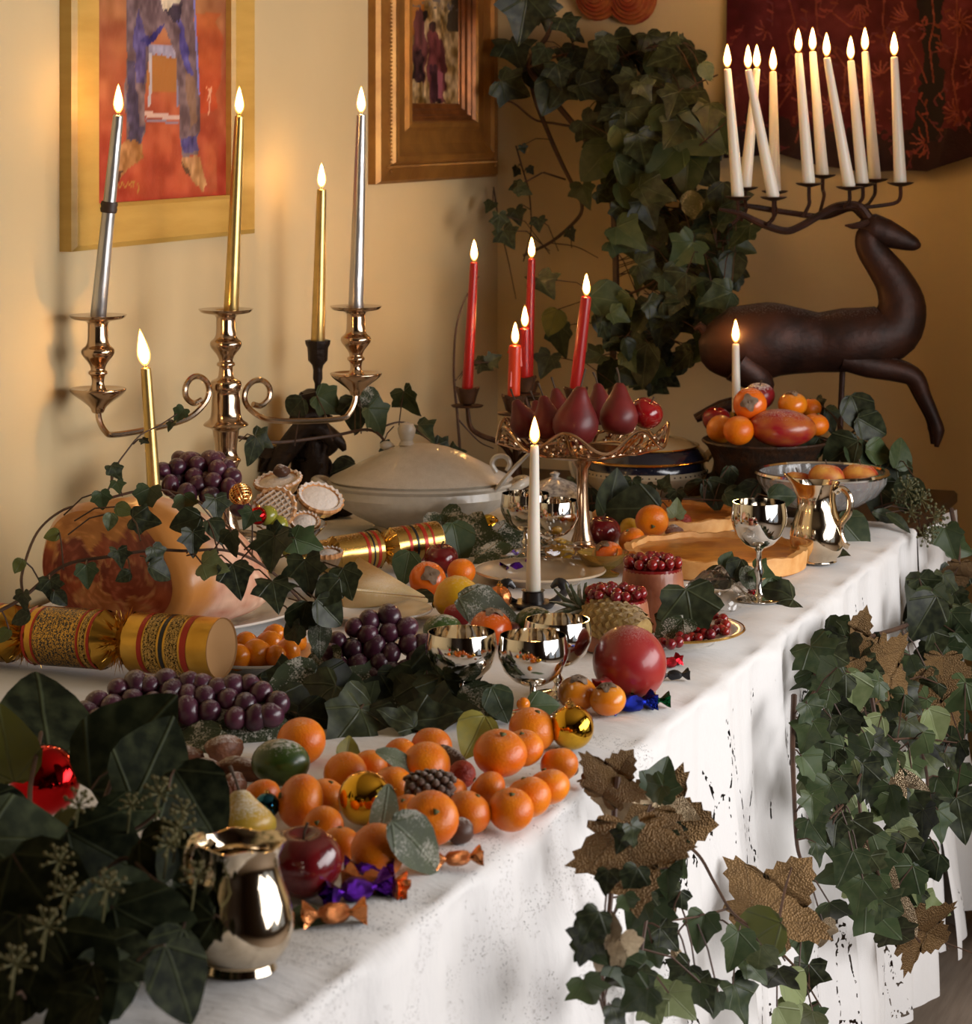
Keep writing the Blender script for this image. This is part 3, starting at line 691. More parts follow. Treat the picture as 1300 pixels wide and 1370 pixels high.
for i, (x, y, xt, yt, d, r0, r1, mt, lb) in enumerate(REDS):
    b = at(x, y, d); q = b - RB
    part('cup', lathe([(0, -.028), (.006, -.03), (.014, -.026), (.018, -.012), (.0225, .001), (.0205, .002), (.013, -.001), (0, -.001)], 14, fn=lambda r, z, a: (r * (1 + .10 * math.sin(5 * a) * (z > -.02)), z + .002 * math.sin(5 * a) * (r > .015))), m_rust, rb, Tr(q))
    part('drip_pan', lathe([(0, -.034), (.028, -.033), (.03, -.030), (.028, -.0305), (0, -.031)], 14), m_rust, rb, Tr(q))
    part('branch', tube(smooth_path([q + Vector((0, 0, -.034)), q + Vector((.006, 0, -.07)), Vector((q.x * .7, q.y * .7, q.z * .55)), Vector((q.x * .3, q.y * .3, .09)), Vector((0, 0, .05))], 5), [.004, .005, .006], 7), m_rust, rb)
    candle(b, at(xt, yt, d), r0, r1, mt, lb, drip=(i == 2), flame_h=.037, flame_r=.0055)
# --- white candle in a black holder at the front
WB = T(713, 812, CT0); wb = thing('candle_holder', WB, 'small black candle holder with curled leaf handles holding the front white candle', 'candle holder')
m_blk = mk('black_enamel', (0.012, 0.011, 0.012), 0.3, coat=0.3)
part('cup', lathe([(0, .0), (.028, 0), (.032, .006), (.030, .008), (.016, .008), (.015, .022), (.017, .024), (.0115, .024), (.0115, .01), (0, .01)], 24), m_blk, wb)
for sg in (-1, 1):
    part('handle', tube(smooth_path([(sg * .024, 0, .006), (sg * .036, 0, .012), (sg * .046, -.004, .026), (sg * .036, -.004, .036), (sg * .026, -.002, .028)], 5), [.003, .0035, .0035, .002], 7, ry=[.007, .009, .008, .003]), m_blk, wb)
candle(WB + Vector((0, 0, .011)), at(715, 597, WB.y / K), 0.0112, 0.0062, m_wwax, 'single white candle standing in the middle of the feast', flame_h=.036)
# --- small white candle behind the black fruit bowl
b = at(985, 678, 3.565); b.z = TZ + CT0
st = thing('candle_holder', b, 'slim brass candlestick behind the black fruit bowl', 'candle holder')
part('cup', lathe([(0, 0), (.02, 0), (.021, .005), (.012, .012), (.006, .02), (.006, .13), (.012, .135), (.013, .155), (.0095, .155), (.0095, .145), (0, .145)], 18), m_brass, st)
candle(b + Vector((0, 0, .147)), at(984, 461, 3.565), 0.0085, 0.0066, m_wwax, 'lone white candle standing up behind the fruit in the black bowl', flame_h=.04)

# --- bronze reindeer carrying ten white candles
m_deer = mk('brown_tole_metal', (0.050, 0.016, 0.008), 0.5, 0.4, c2=(0.020, 0.008, 0.005), vs=22, bump=0.3, bs=60, frost=0.25, frs=160, frlo=0.6)
DD = 3.62; db = at(1122, 640, DD); db.z = TZ + .0
dr = thing('reindeer_sculpture', db, 'brown metal leaping reindeer sculpture with candle plates on its antlers', 'sculpture')
q = lambda x, y, dy=0.0: at(x, y, DD) - db + Vector((0, dy, 0))
mm = DD / VF
def ribbon(st, ry, name, n=14):
    """st: (x, top y, bottom y) stations, ry: half depth"""
    P = [q(x, (a + b) / 2) for x, a, b in st]
    return part(name, tube(smooth_path(P, 4), [abs(b - a) / 2 * mm for x, a, b in st], n, ry=ry, up=(0, 1, 0)), m_deer, dr, None, True, 70)
part('body', tube(smooth_path([q(936, 470), q(950, 468), q(985, 462), q(1030, 455), q(1062, 456), q(1095, 458), q(1130, 455), q(1165, 452), q(1196, 440), q(1206, 410), q(1196, 378), q(1178, 352), q(1163, 330), q(1161, 314), q(1168, 304)], 4),
     [x * mm for x in (14, 32, 52, 51, 45, 40, 43, 42, 38, 33, 26, 22, 19, 16, 9)], 16, ry=[x * mm for x in (8, 22, 36, 36, 32, 30, 34, 32, 27, 22, 18, 16, 15, 13, 7)], up=(0, 1, 0)), m_deer, dr, None, True, 80)
part('head', tube(smooth_path([q(1150, 300), q(1165, 304), q(1185, 312), q(1208, 321), q(1224, 327), q(1231, 329)], 4), [x * mm for x in (8, 19, 19, 14, 9, 3)], 14, ry=[x * mm for x in (6, 14, 14, 10, 7, 3)], up=(0, 1, 0)), m_deer, dr, None, True, 80)
part('ear', tube([q(1160, 296, -.015), q(1150, 300, -.02), q(1138, 302, -.02), q(1128, 301, -.018)], [x * mm for x in (3, 5, 4, 1)], 8), m_deer, dr)
for dy in (-.020, .020):
    part('front_leg', tube(smooth_path([q(1125, 478, dy), q(1160, 487, dy), q(1200, 495, dy), q(1222, 505, dy), q(1234, 530, dy), q(1247, 558, dy), q(1252, 575, dy), q(1250, 596, dy)], 4), [x * mm for x in (16, 17, 15, 13, 10, 8, 9, 3)], 12, ry=[x * mm for x in (13, 13, 11, 10, 8, 7, 7, 3)], up=(0, 1, 0)), m_deer, dr, None, True, 80)
    part('hind_leg', tube(smooth_path([q(985, 485, dy), q(1012, 505, dy), q(1022, 520, dy), q(1000, 535, dy), q(965, 545, dy), q(930, 560, dy)], 4), [x * mm for x in (26, 20, 10, 8, 8, 4)], 12, up=(0, 1, 0)), m_deer, dr, None, True, 80)
part('tail', tube([q(945, 445), q(935, 436), q(928, 440)], [x * mm for x in (8, 6, 2)], 8), m_deer, dr)
part('pole', tube([q(1127, 492), q(1124, 560), (0, 0, .01)], .0055, 8), m_deer, dr)
part('foot', lathe([(0, 0), (.075, 0), (.075, .006), (.06, .01), (.008, .014), (0, .014)], 24), m_deer, dr)
part('antler', tube(smooth_path([q(1162, 292), q(1148, 276), q(1120, 276), q(1096, 288), q(1070, 303), q(1050, 309), q(1020, 300), q(990, 286), q(962, 280)], 5), [x * mm for x in (7, 6, 5.5, 5, 5, 5, 5, 4, 2)], 8), m_deer, dr)
part('antler', tube(smooth_path([q(1160, 290, .05), q(1145, 280, .07), q(1110, 292, .08), q(1070, 288, .08), q(1020, 280, .08), q(990, 275, .08)], 5), [x * mm for x in (6, 5, 4.5, 4, 4, 2)], 8), m_deer, dr)
CAN = [(987, 264, 973, 93, 0), (1002, 253, 1012, 93, .075), (1033, 264, 1001, 94, -.02), (1042, 258, 1034, 97, .07), (1082, 246, 1068, 72, 0), (1106, 236, 1087, 70, .06), (1133, 250, 1106, 78, -.03), (1157, 247, 1138, 82, .03), (1179, 242, 1157, 70, .08), (1203, 245, 1196, 77, -.01)]
LB = ['white candle leaning left at the far left end of the reindeer antlers', 'white candle half hidden behind the crossing candle on the antlers', 'white candle leaning sharply left across another on the antlers', 'upright white candle fourth from the left on the antlers',
      'white candle fifth from the left on the antlers, with a large flame', 'white candle sixth from the left, set further back on the antlers', 'white candle seventh from the left, leaning left over the reindeer head', 'shorter white candle eighth from the left on the antlers', 'white candle with the highest flame, second from the right on the antlers', 'upright white candle at the right end of the antlers']
for (x, y, xt, yt, dy), lb in zip(CAN, LB):
    b = q(x, y, dy)
    part('candle_plate', lathe([(0, -.006), (.006, -.006), (.020, -.002), (.0255, .001), (.024, .002), (.012, -.0005), (0, -.0005)], 18), m_deer, dr, Tr(b))
    part('candle_arm', tube(smooth_path([b + Vector((0, 0, -.004)), b + Vector((0, 0, -.025)), *([q(x - 6, y + 26, dy * .8), q((x + 1150) / 2, 275, dy * .5), q(1150, 278, 0)] if x > 1120 else [q(x, y + 28, dy * .7), q(x - 8, max(y + 36, 290 if x > 1060 else 296), dy * .5)])], 4), .0035, 6), m_deer, dr)
    candle(b + db, at(xt, yt, DD + dy), 0.0118, 0.0068, m_wwax, lb, flame_h=.041)

# ================================================================== silver, china and glass
m_silver = mk('polished_silver', (0.80, 0.76, 0.70), 0.07, 1.0)
m_wsilver = mk('warm_silver', (0.78, 0.66, 0.50), 0.10, 1.0)
m_china = mk('white_china', (0.66, 0.61, 0.54), 0.22, coat=0.4)
m_crackle = mk('crackled_cream_china', (0.56, 0.50, 0.41), 0.3, c2=(0.50, 0.44, 0.35), vs=70, coat=0.4, bump=0.06, bs=200, frost=0.3, frs=240, frlo=0.3)
m_navy = mk('navy_glaze', (0.012, 0.012, 0.022), 0.15, coat=0.6)
m_gline = mk('gold_line', (0.65, 0.38, 0.10), 0.2, 1.0)
m_cutglass = mk('cut_glass', (0.95, 0.95, 0.95), 0.03, trans=1.0, ior=1.45)
m_pressed = mk('pressed_glass', (0.9, 0.88, 0.86), 0.06, trans=0.78, ior=1.5)
m_amber = mk('amber_glass', (0.85, 0.55, 0.12), 0.05, trans=0.8, ior=1.45)
m_blackbowl = mk('black_carved_wood', (0.018, 0.013, 0.010), 0.45, c2=(0.05, 0.02, 0.008), vs=60, bump=0.6, bs=110)
CT = 0.0055                                                   # cloth thickness above the top
def onT(px, py): p = T(px, py, CT); return p
def goblet(px, py, rim, r, label):
    b = onT(px, py); o = thing('goblet', b, label, 'goblet', 'silver goblets')
    bh = min(.066, rim * .62); zb = rim - bh
    outer = [(r * .28, zb), (r * .55, zb + bh * .09), (r * .82, zb + bh * .28), (r * .98, zb + bh * .55), (r, zb + bh * .68), (r * .97, zb + bh * .85), (r * .93, rim)]
    part('bowl', lathe([(0, zb - .001)] + outer + [(r * .91, rim)] + [(q * .965, z + .0015) for q, z in outer[::-1][1:]] + [(0, zb + .003)], 36), m_silver, o)
    part('stem', lathe([(.004, zb - .006 if zb > .05 else zb), (.0075, zb - .001), (.011, zb + .001), (0.001, zb + .001)] [::-1] + [(.0042, zb * .7), (.0075, zb * .55), (.0045, zb * .42), (.0048, .012), (.009, .006)], 16), m_silver, o)
    part('foot', lathe([(0, .008), (.009, .0065), (.022, .004), (.031, .003), (.033, .0015), (.032, 0), (0, 0)], 28), m_silver, o)
    return o
goblet(617, 952, .094, .0425, 'silver goblet at the left of the three clustered front goblets')
goblet(713, 957, .094, .0415, 'silver goblet nearest the viewer among the three front goblets')
goblet(746, 930, .092, .0415, 'silver goblet at the back right of the three front goblets')
goblet(703, 742, .098, .0405, 'silver goblet half hidden behind the front white candle')
goblet(740, 748, .093, .0405, 'silver goblet just right of the front white candle')
goblet(1015, 803, .142, .0405, 'tall stemmed silver goblet standing before the round tart')

def jug(b, prof, mat, label, rz, handle, spout=True, rim_wave=0.0):
    o = thing('jug', b, label, 'jug', rot=Rz(rz)); top = prof[-1][1]
    def fn(r, z, a):
        k = max(0, (z / top - .72) / .28)
        sp = math.exp(-((a - PI) / .38) ** 2) * k if spout else 0
        return r * (1 + .55 * sp), z + .016 * sp + rim_wave * math.sin(6 * a) * k
    part('body', lathe([(0, .001)] + prof + [(r * .94, z) for r, z in prof[::-1][:-2]] + [(0, prof[2][1])], 40, fn=fn), mat, o, None, True, 60)
    part('handle', tube(smooth_path(handle, 6), [.0045, .005, .0045, .004], 10, ry=[.007, .007, .006, .006]), mat, o)
    return o
jug(onT(1093, 752), [(.028, 0), (.031, .002), (.030, .007), (.036, .014), (.0425, .03), (.043, .045), (.038, .063), (.031, .082), (.028, .098), (.029, .11), (.034, .122), (.0355, .125)], m_wsilver,
    'silver jug with an S shaped handle beside the cut glass bowl', 0.0, [(.026, -.018, .112), (.036, -.022, .118), (.047, -.026, .105), (.046, -.026, .082), (.034, -.022, .062), (.034, -.022, .045), (.04, -.024, .032), (.046, -.026, .028)])
jug(onT(322, 1298), [(.026, 0), (.03, .002), (.028, .008), (.033, .012), (.040, .022), (.0435, .034), (.0435, .046), (.040, .060), (.0345, .074), (.0315, .086), (.0325, .096), (.0365, .104), (.0375, .106)], m_wsilver,
    'small silver cream jug with a wavy rim at the bottom of the picture', 2.6, [(.03, .0, .095), (.045, .0, .1), (.055, .0, .085), (.05, .0, .055), (.037, .0, .04)], False, .0015)

# --- cream tureen with a domed lid
D = 3.27; b = at(563, 716, D); b.z = TZ + CT; pm = D / VF
tu = thing('tureen', b, 'large cream china tureen with a domed lid dusted with sugar', 'tureen')
part('bowl', lathe([(0, 0), (.08, 0), (.085, .005), (.078, .012), (.11, .028), (.142, .046), (.153, .062), (.150, .074), (.158, .080), (.158, .084), (.148, .084), (.14, .06), (0, .03)], 44, 1, .78), m_crackle, tu)
ld = part('lid', lathe([(.150, .084), (.155, .088), (.15, .092), (.128, .102), (.10, .117), (.07, .132), (.045, .141), (.02, .146), (0, .147)], 44, 1, .78), m_crackle, tu)
part('knob', lathe([(0, .146), (.014, .147), (.010, .154), (.0145, .166), (.0155, .174), (.011, .182), (0, .1855)], 20), m_crackle, ld, Tr(-.024, 0, -.002))
part('knob', ball(1, 12, 8), m_crackle, ld, Tr(-.058, .01, .142) @ Sc(.012, .01, .008))
for sg in (-1, 1):
    part('handle', tube(smooth_path([(sg * .15, -.03, .072), (sg * .168, -.028, .082), (sg * .178, 0, .084), (sg * .168, .028, .082), (sg * .15, .03, .072)], 5), .008, 10), m_crackle, tu)
la = thing('ladle', at(688, 648, 3.2), 'white china ladle handle resting against the cream tureen', 'ladle')
q = lambda x, y, dd=0.0: at(x, y, 3.2 + dd) - at(688, 648, 3.2)
part('shaft', tube(smooth_path([q(655, 665, .05), q(672, 645), q(690, 624), q(708, 606, -.02)], 5), [.006, .007, .009, .007], 10, ry=[.004, .004, .004, .003]), m_china, la)
part('loop', tube(smooth_path([q(664, 632), q(658, 620), q(664, 611), q(676, 611), q(682, 620), q(678, 630)], 5), .0042, 8), m_china, la)
part('bowl', lathe([(0, -.012), (.014, -.008), (.02, .0), (.019, .0), (.013, -.006), (0, -.009)], 18), m_china, la, Tr(q(650, 672, .05)))
# --- small patterned covered dish behind the goblets
b = at(742, 690, 3.34); b.z = TZ + CT
cd_ = thing('covered_dish', b, 'small white china dish with a patterned lid behind the goblets', 'dish')
m_patt = mk('blue_grey_print', (0.62, 0.58, 0.52), 0.25, c2=(0.22, 0.20, 0.20), vs=130, coat=0.4)
part('bowl', lathe([(0, 0), (.03, 0), (.032, .004), (.048, .02), (.056, .04), (.057, .046), (.053, .046), (0, .012)], 30), m_china, cd_)
lid = part('lid', lathe([(.060, .046), (.060, .049), (.05, .056), (.032, .068), (.012, .075), (.006, .078), (.009, .084), (0, .088)], 30), m_patt, cd_)
# --- gold banded tureen at the back
b = at(863, 677, 3.52); b.z = TZ + CT
tg = thing('tureen', b, 'cream tureen with dark bands and gold lines behind the cake stand', 'tureen')
m_cchina = mk('cream_glaze', (0.42, 0.34, 0.22), 0.2, coat=0.5)
part('bowl', lathe([(0, 0), (.07, 0), (.075, .006), (.095, .022), (.110, .04), (.114, .052), (.110, .062), (0, .05)], 40), m_cchina, tg)
part('band', lathe([(.1103, .0615), (.1085, .066), (.1085, .075), (.112, .077), (.09, .077)], 40), m_navy, tg)
part('gold_line', lathe([(.11, .0765), (.116, .077), (.117, .079), (.114, .081), (.105, .081)], 40), m_gline, tg)
ld = part('lid', lathe([(.105, .080), (.113, .081), (.106, .092), (.095, .101)], 40), m_navy, tg)
part('crown', lathe([(.096, .1005), (.097, .103), (.075, .112), (.04, .118), (.012, .12), (.008, .124), (.013, .132), (0, .138)], 40), m_cchina, ld)
part('gold_line', torus(.0965, .0022, 40, 6), m_gline, ld, Tr(0, 0, .1015))
for sg in (-1, 1): part('handle', tube(smooth_path([(sg * .108, 0, .075), (sg * .122, 0, .09), (sg * .131, 0, .075), (sg * .126, -.005, .05), (sg * .112, 0, .042)], 5), .0055, 8, ry=.01), m_cchina, tg)
g = G()
for k in range(60): a = 2 * PI * k / 60; g.add(ball(.0016, 5, 4), Tr(.1125 * math.cos(a), .1125 * math.sin(a), .056))
tag(part('dot_border', g.vf, m_navy, tg), kind='stuff')

# --- pierced silver cake stand
b = onT(779, 740); cs = thing('cake_stand', b, 'pierced silver cake stand on a trumpet stem holding red pears', 'cake stand')
m_cs = mk('old_silver_gilt', (0.62, 0.44, 0.30), 0.2, 1.0, c2=(0.48, 0.30, 0.18), vs=30)
part('stem', lathe([(0, 0), (.045, 0), (.046, .004), (.038, .009), (.02, .016), (.0135, .035), (.0105, .07), (.0088, .11), (.0095, .135), (.018, .148), (.022, .152), (0, .155)], 30), m_cs, cs)
part('dish', lathe([(0, .152), (.03, .152), (.06, .155), (.085, .161), (.088, .163), (.085, .164), (.05, .158), (0, .156)], 44), m_cs, cs)
nsc = 7
def rimz(a): return .192 + .016 * math.cos(nsc * a)
def wallpt(a, t): r = .086 + (.137 - .086) * (t ** .85); return Vector((r * math.cos(a), r * math.sin(a), .162 + (rimz(a) - .162) * t))
part('rim', tube([wallpt(2 * PI * k / 108, 1) for k in range(109)], .0026, 7), m_cs, cs)
part('rim', tube([wallpt(2 * PI * k / 108, .12) for k in range(109)], .0022, 6), m_cs, cs)
for k in range(nsc):
    g = G(); a0 = 2 * PI * k / nsc
    for sg in (-1, 1):
        for (ac, tc, rad, st) in ((.07, .62, .075, 0), (.19, .45, .07, 2), (.28, .75, .05, 1), (.12, .28, .05, 3), (.27, .28, .04, 1), (.04, .86, .04, 2)):
            P = []
            for q_ in range(14):
                th = st + q_ / 13 * 5.2; rr = rad * (1 - .5 * q_ / 13)
                P.append(wallpt(a0 + sg * (ac + rr * math.cos(th) * .8), min(1, max(.1, tc + rr * 3.2 * math.sin(th)))))
            g.add(tube(P, .0026, 5))
    g.add(tube([wallpt(a0, .12), wallpt(a0, .5), wallpt(a0, 1)], .002, 5)); g.add(tube([wallpt(a0 + PI / nsc, .12), wallpt(a0 + PI / nsc, 1)], .0022, 5))
    part('pierced_panel', g.vf, m_cs, cs)
# --- cut glass bowl with silver rim
b = T(1099, 704, CT); cg = thing('glass_bowl', b, 'cut glass bowl with a silver rim holding peaches beside the silver jug', 'bowl')
def flute(r, z, a): k = max(0, min(1, (z - .028) / .02)) * max(0, min(1, (.088 - z) / .01)); return r * (1 + .03 * abs(math.cos(15 * a + (z - .05) * 30)) * k), z
pr = [(.0, 0), (.052, 0), (.053, .003), (.04, .008), (.02, .013), (.016, .02), (.03, .028), (.065, .038), (.092, .055), (.106, .075), (.111, .09)]
part('bowl', lathe(pr + [(r * .95, z + .002) for r, z in pr[::-1][:5]] + [(.02, .031), (0, .03)], 150, fn=flute), m_pressed, cg, None, True, 25)
part('rim', lathe([(.107, .089), (.1125, .088), (.1155, .0915), (.1135, .0955), (.107, .0955), (.105, .0925), (.107, .089)], 60), m_silver, cg)
# --- black carved bowl
b = at(1024, 682, 3.47); b.z = TZ + CT
bb = thing('fruit_bowl', b, 'black carved wooden bowl heaped with persimmons and a mango', 'bowl')
part('bowl', lathe([(0, 0), (.06, 0), (.062, .008), (.05, .014), (.072, .03), (.088, .055), (.094, .08), (.104, .098), (.113, .106), (.111, .109), (.098, .1), (.085, .075), (.06, .045), (0, .035)], 48), m_blackbowl, bb, Sc(1, 1, 1.1))
part('rim', torus(.1115, .0028, 48, 6), m_blackbowl, bb, Tr(0, 0, .1182))
# --- plates
def plate(px, py, r, label, mat=None, name='plate', sy=1.0, rz=0.0, h=.016, extra=0.0):
    p = onT(px, py); p.z += extra
    o = thing(name, p, label, 'plate', rot=Rz(rz))
    k = r / .12
    part('dish', lathe([(0, .002), (.066 * k, .002), (.072 * k, .0), (.076 * k, .003), (.088 * k, h * .6), (.12 * k, h), (.121 * k, h + .002), (.118 * k, h + .003), (.088 * k, h * .6 + .003), (.074 * k, .007), (0, .006)], 48, 1, sy), mat or m_china, o)
    part('rim', lathe([(.118 * k, h + .0025), (.1205 * k, h + .0035), (.122 * k, h + .0015), (.1205 * k, h + .0)], 48, 1, sy), m_gline if mat is None else mat, o)
    return o
m_plainwhite = mk('plain_white_china', (0.72, 0.68, 0.62), 0.2, coat=0.5)
plate(895, 857, .100, 'white china plate with a gold rim under the berry topped puddings')
plate(345, 893, .082, 'white china plate holding kumquats beside the front cracker', m_plainwhite)
plate(505, 832, .075, 'white plate carrying the pale cheese wedge behind the grapes', m_plainwhite)
plate(722, 778, .098, 'cream china plate behind the front white candle', mk('cream_plate', (0.62, 0.50, 0.36), .25, coat=.4))
plate(212, 842, .205, 'large oval white platter under the ham', m_plainwhite, 'platter', .62, .55)
# --- amber glass dish and glass comport
p = onT(806, 770); o = thing('glass_dish', p, 'small amber glass dish behind the puddings', 'dish')
part('bowl', lathe([(0, 0), (.024, 0), (.026, .003), (.012, .008), (.03, .02), (.04, .036), (.0385, .036), (.028, .022), (0, .012)], 28), m_amber, o)
b = at(340, 800, 2.85); b.z = TZ + CT
gc = thing('glass_comport', b, 'footed glass comport holding mince pies and grapes behind the ham', 'comport')
part('foot', lathe([(0, 0), (.05, 0), (.051, .003), (.02, .009), (.012, .02), (.011, .045), (.02, .055), (0, .056)], 28), m_cutglass, gc)
part('bowl', lathe([(0, .054), (.03, .056), (.07, .066), (.09, .082), (.107, .1), (.1045, .1005), (.088, .085), (.06, .069), (0, .060)], 40), m_cutglass, gc)

# ================================================================== food
def blob(v, seed, amp, sc=30):
    r = random.Random(seed); ph = [r.random() * 6 for _ in range(6)]; out = []
    for p in v:
        x, y, z = p
        k = 1 + amp * (math.sin(sc * x + ph[0]) * math.sin(sc * y + ph[1]) + .6 * math.sin(sc * 1.7 * z + ph[2]) * math.sin(sc * 1.4 * x + ph[3]) + .5 * math.sin(sc * 2.3 * y + ph[4] + sc * z))
        out.append((x * k, y * k, z * k))
    return out
# --- ham joint
m_fat = mk('ham_fat', rgb(222, 172, 132), 0.38, c2=rgb(196, 126, 84), vs=26, bump=0.25, bs=50, coat=0.25, stretch=(1, 3, 1), sss=.1)
def face_mat():
    m = bpy.data.materials.new('ham_cut_face'); m.use_nodes = True; t = NT(m)
    n1 = t.noise(22, 4); n2 = t.noise(60, 3)
    c = t.mix(t.ramp(n1, [(.35, 0.), (.62, 1.)]), rgb(150, 62, 36), rgb(196, 112, 56))
    c = t.mix(t.ramp(n2, [(.60, 0.), (.72, .8)]), c, rgb(215, 160, 110))
    t.l(c, t.b.inputs['Base Color']); t.b.inputs['Roughness'].default_value = .35; t.b.inputs['Coat Weight'].default_value = .3
    bn = t.n('ShaderNodeBump', i_Strength=.3, i_Distance=.004, i_Height=n1); t.l(bn.outputs[0], t.b.inputs['Normal']); return m
m_rind = mk('ham_orange_rind', rgb(205, 135, 62), 0.35, c2=rgb(186, 108, 46), vs=18, coat=.3, sss=.1)
fc = at(140, 782, 2.53); ax = Vector((0.62, 0.785, 0)); yaw = math.atan2(ax.y, ax.x)
hb = Vector((fc.x, fc.y, TZ + CT + .012)) + ax * .1
hm = thing('ham', hb, 'large cooked ham joint with its red cut face turned to the left', 'ham', rot=Rz(yaw))
cz = fc.z - hb.z; HR, HZ = .134, .093
cz = .095
def hsec(xx, k, j=24, dz=0):
    out = []
    for i in range(j):
        a = 2 * PI * i / j; wob = 1 + .05 * math.sin(2 * a + 1) + .025 * math.sin(5 * a + xx * 30)
        zz = cz + dz + HZ * k * math.sin(a) * wob; out.append((xx, HR * k * math.cos(a) * wob, max(zz, 0.002)))
    return out
def loft(secs, cap0=None, cap1=None):
    v = [p for s in secs for p in s]; n = len(secs[0]); f = []
    for k in range(len(secs) - 1):
        for i in range(n): j = (i + 1) % n; f.append((k * n + i, k * n + n + i, k * n + n + j, k * n + j))
    if cap0 is not None: v.append(cap0); f += [(len(v) - 1, i, (i + 1) % n) for i in range(n)]
    if cap1 is not None: v.append(cap1); b = (len(secs) - 1) * n; f += [(len(v) - 1, b + (i + 1) % n, b + i) for i in range(n)]
    return v, f
def painted(vf, fn, mat, name):
    m = me(vf, mat, True, 0, name); A = np.array(vf[0]); paint(m, fn(A)); ob(name, m, hm)
def dense(keys, n, j=64):
    xs = np.linspace(keys[0][0], keys[-1][0], n); K = np.array(keys)
    return [hsec(x, float(np.interp(x, K[:, 0], K[:, 1])), j, float(np.interp(x, K[:, 0], K[:, 2]))) for x in xs]
mkeys = [(-.098, .86, 0), (-.092, .94, 0), (-.08, .985, 0), (-.05, 1.0, 0), (-.01, .99, -.002), (.03, .93, -.008), (.07, .83, -.018), (.105, .70, -.03), (.135, .54, -.042), (.155, .36, -.052), (.166, .16, -.062)]
def meatcol(A):
    x, a = A[:, 0], np.arctan2(A[:, 2] - cz, A[:, 1]); n1 = vnoise(x * 30 + 5, a * 9 + 20, 31); n2 = vnoise(x * 12 + 9, a * 22 + 40, 32); n3 = vnoise(x * 90 + 9, a * 40 + 40, 33)
    C = np.array([212, 160, 132]) + ((n1 - .5) * 60)[:, None] * np.array([.5, .9, .9]) + ((n2 - .5) * 50)[:, None] * np.array([.5, .9, .9]) + ((n3 - .5) * 26)[:, None]
    k = (a > 1.0) | (a < -2.2); w = np.clip((-.045 - x + n2 * .03) / .02, 0, 1) * k; C = C * (1 - w)[:, None] + np.array([202, 134, 66]) * w[:, None]
    k = (a < .9) & (a > -1.6) & (np.abs(x + .072 + .006 * np.sin(a * 3)) < .009); C[k] = np.array([160, 66, 40]) + ((n3 - .5) * 30)[k, None]
    k = (a < .9) & (a > -1.6) & (x < -.083); C[k] = np.array([216, 170, 140]) + ((n3 - .5) * 20)[k, None]
    return C
m_hamc = colmat('ham_flesh', .36, .3, 60, spec=.5)
painted(loft(dense(mkeys, 60), None, (.169, 0, cz - .066)), meatcol, m_hamc, 'meat')
def facecol(A):
    y, z = A[:, 1] / HR, (A[:, 2] - cz) / HZ; n1 = vnoise(y * 5 + 9, z * 5 + 9, 41); n2 = vnoise(y * 12 + 9, z * 9 + 9, 42); n3 = vnoise(y * 30 + 9, z * 26 + 9, 43); r = np.hypot(y, z) + (n1 - .5) * .3
    C = np.array([150, 62, 36]) + ((n1 - .5) * 60)[:, None] * np.array([1, .8, .5]) + ((n2 - .5) * 44)[:, None]
    k = (z + .35 * y + (n2 - .5) * .3 > .42); C[k] = np.array([196, 126, 58]) + ((n2 - .5) * 40)[k, None]
    for (cy_, cz_, rr, c) in ((.05, -.45, .30, (186, 112, 66)), (-.3, -.1, .34, (140, 54, 32)), (-.45, -.5, .2, (176, 96, 48)), (.4, .1, .3, (132, 48, 30))):
        d = np.hypot(y - cy_, (z - cz_)) + (n2 - .5) * .16; k = d < rr; C[k] = np.array(c) + ((n1 - .5) * 50)[k, None] + ((n3 - .5) * 20)[k, None]; k = np.abs(d - rr) < .025; C[k] = C[k] * .4 + np.array([206, 150, 100]) * .6
    k = n3 > .72; C[k] += 22
    return C
painted(loft([hsec(-.0985 - .005 * math.sin(min(1, (1 - k) * 1.6) * 1.5), .865 * k + .002, 64) for k in np.linspace(1, .02, 34)], None, (-.1035, 0, cz)), facecol, m_hamc, 'cut_face')

# --- Christmas crackers
def filigree(name, bg, fg, sc, thr):
    m = bpy.data.materials.new(name); m.use_nodes = True; t = NT(m)
    tc = t.n('ShaderNodeTexCoord').outputs['Object']; sp = t.n('ShaderNodeSeparateXYZ', i_0=tc)
    an = t.math('MULTIPLY', t.math('ARCTAN2', sp.outputs[1], sp.outputs[0]), .037)
    cb = t.n('ShaderNodeCombineXYZ', i_0=an, i_1=sp.outputs[2]); w = t.n('ShaderNodeTexWave', wave_type='RINGS', i_Scale=sc, i_Distortion=9.0, i_Detail=1.0); t.l(cb.outputs[0], w.inputs[0]); w.inputs['Detail Scale'].default_value = 6
    k = t.math('GREATER_THAN', w.outputs['Fac'], thr)
    t.l(t.mix(k, bg, fg), t.b.inputs['Base Color']); t.l(t.math('MULTIPLY', k, .9), t.b.inputs['Metallic']); t.b.inputs['Roughness'].default_value = .3; return m
m_foil = mk('gold_foil', (0.66, 0.38, 0.07), 0.28, 1.0, c2=(0.56, 0.30, 0.045), vs=30)
m_redp = mk('red_foil_print', (0.42, 0.03, 0.012), 0.35, .3)
m_blackp = mk('black_foil_print', (0.012, 0.012, 0.014), 0.35)
m_fili = filigree('black_gold_filigree', (0.012, .012, .012), (0.60, .34, .07), 55, .55)
m_fili2 = filigree('gold_black_filigree', (0.62, .36, .07), (0.03, .02, .01), 60, .6)
m_card = mk('cracker_card', rgb(176, 132, 84), 0.8)
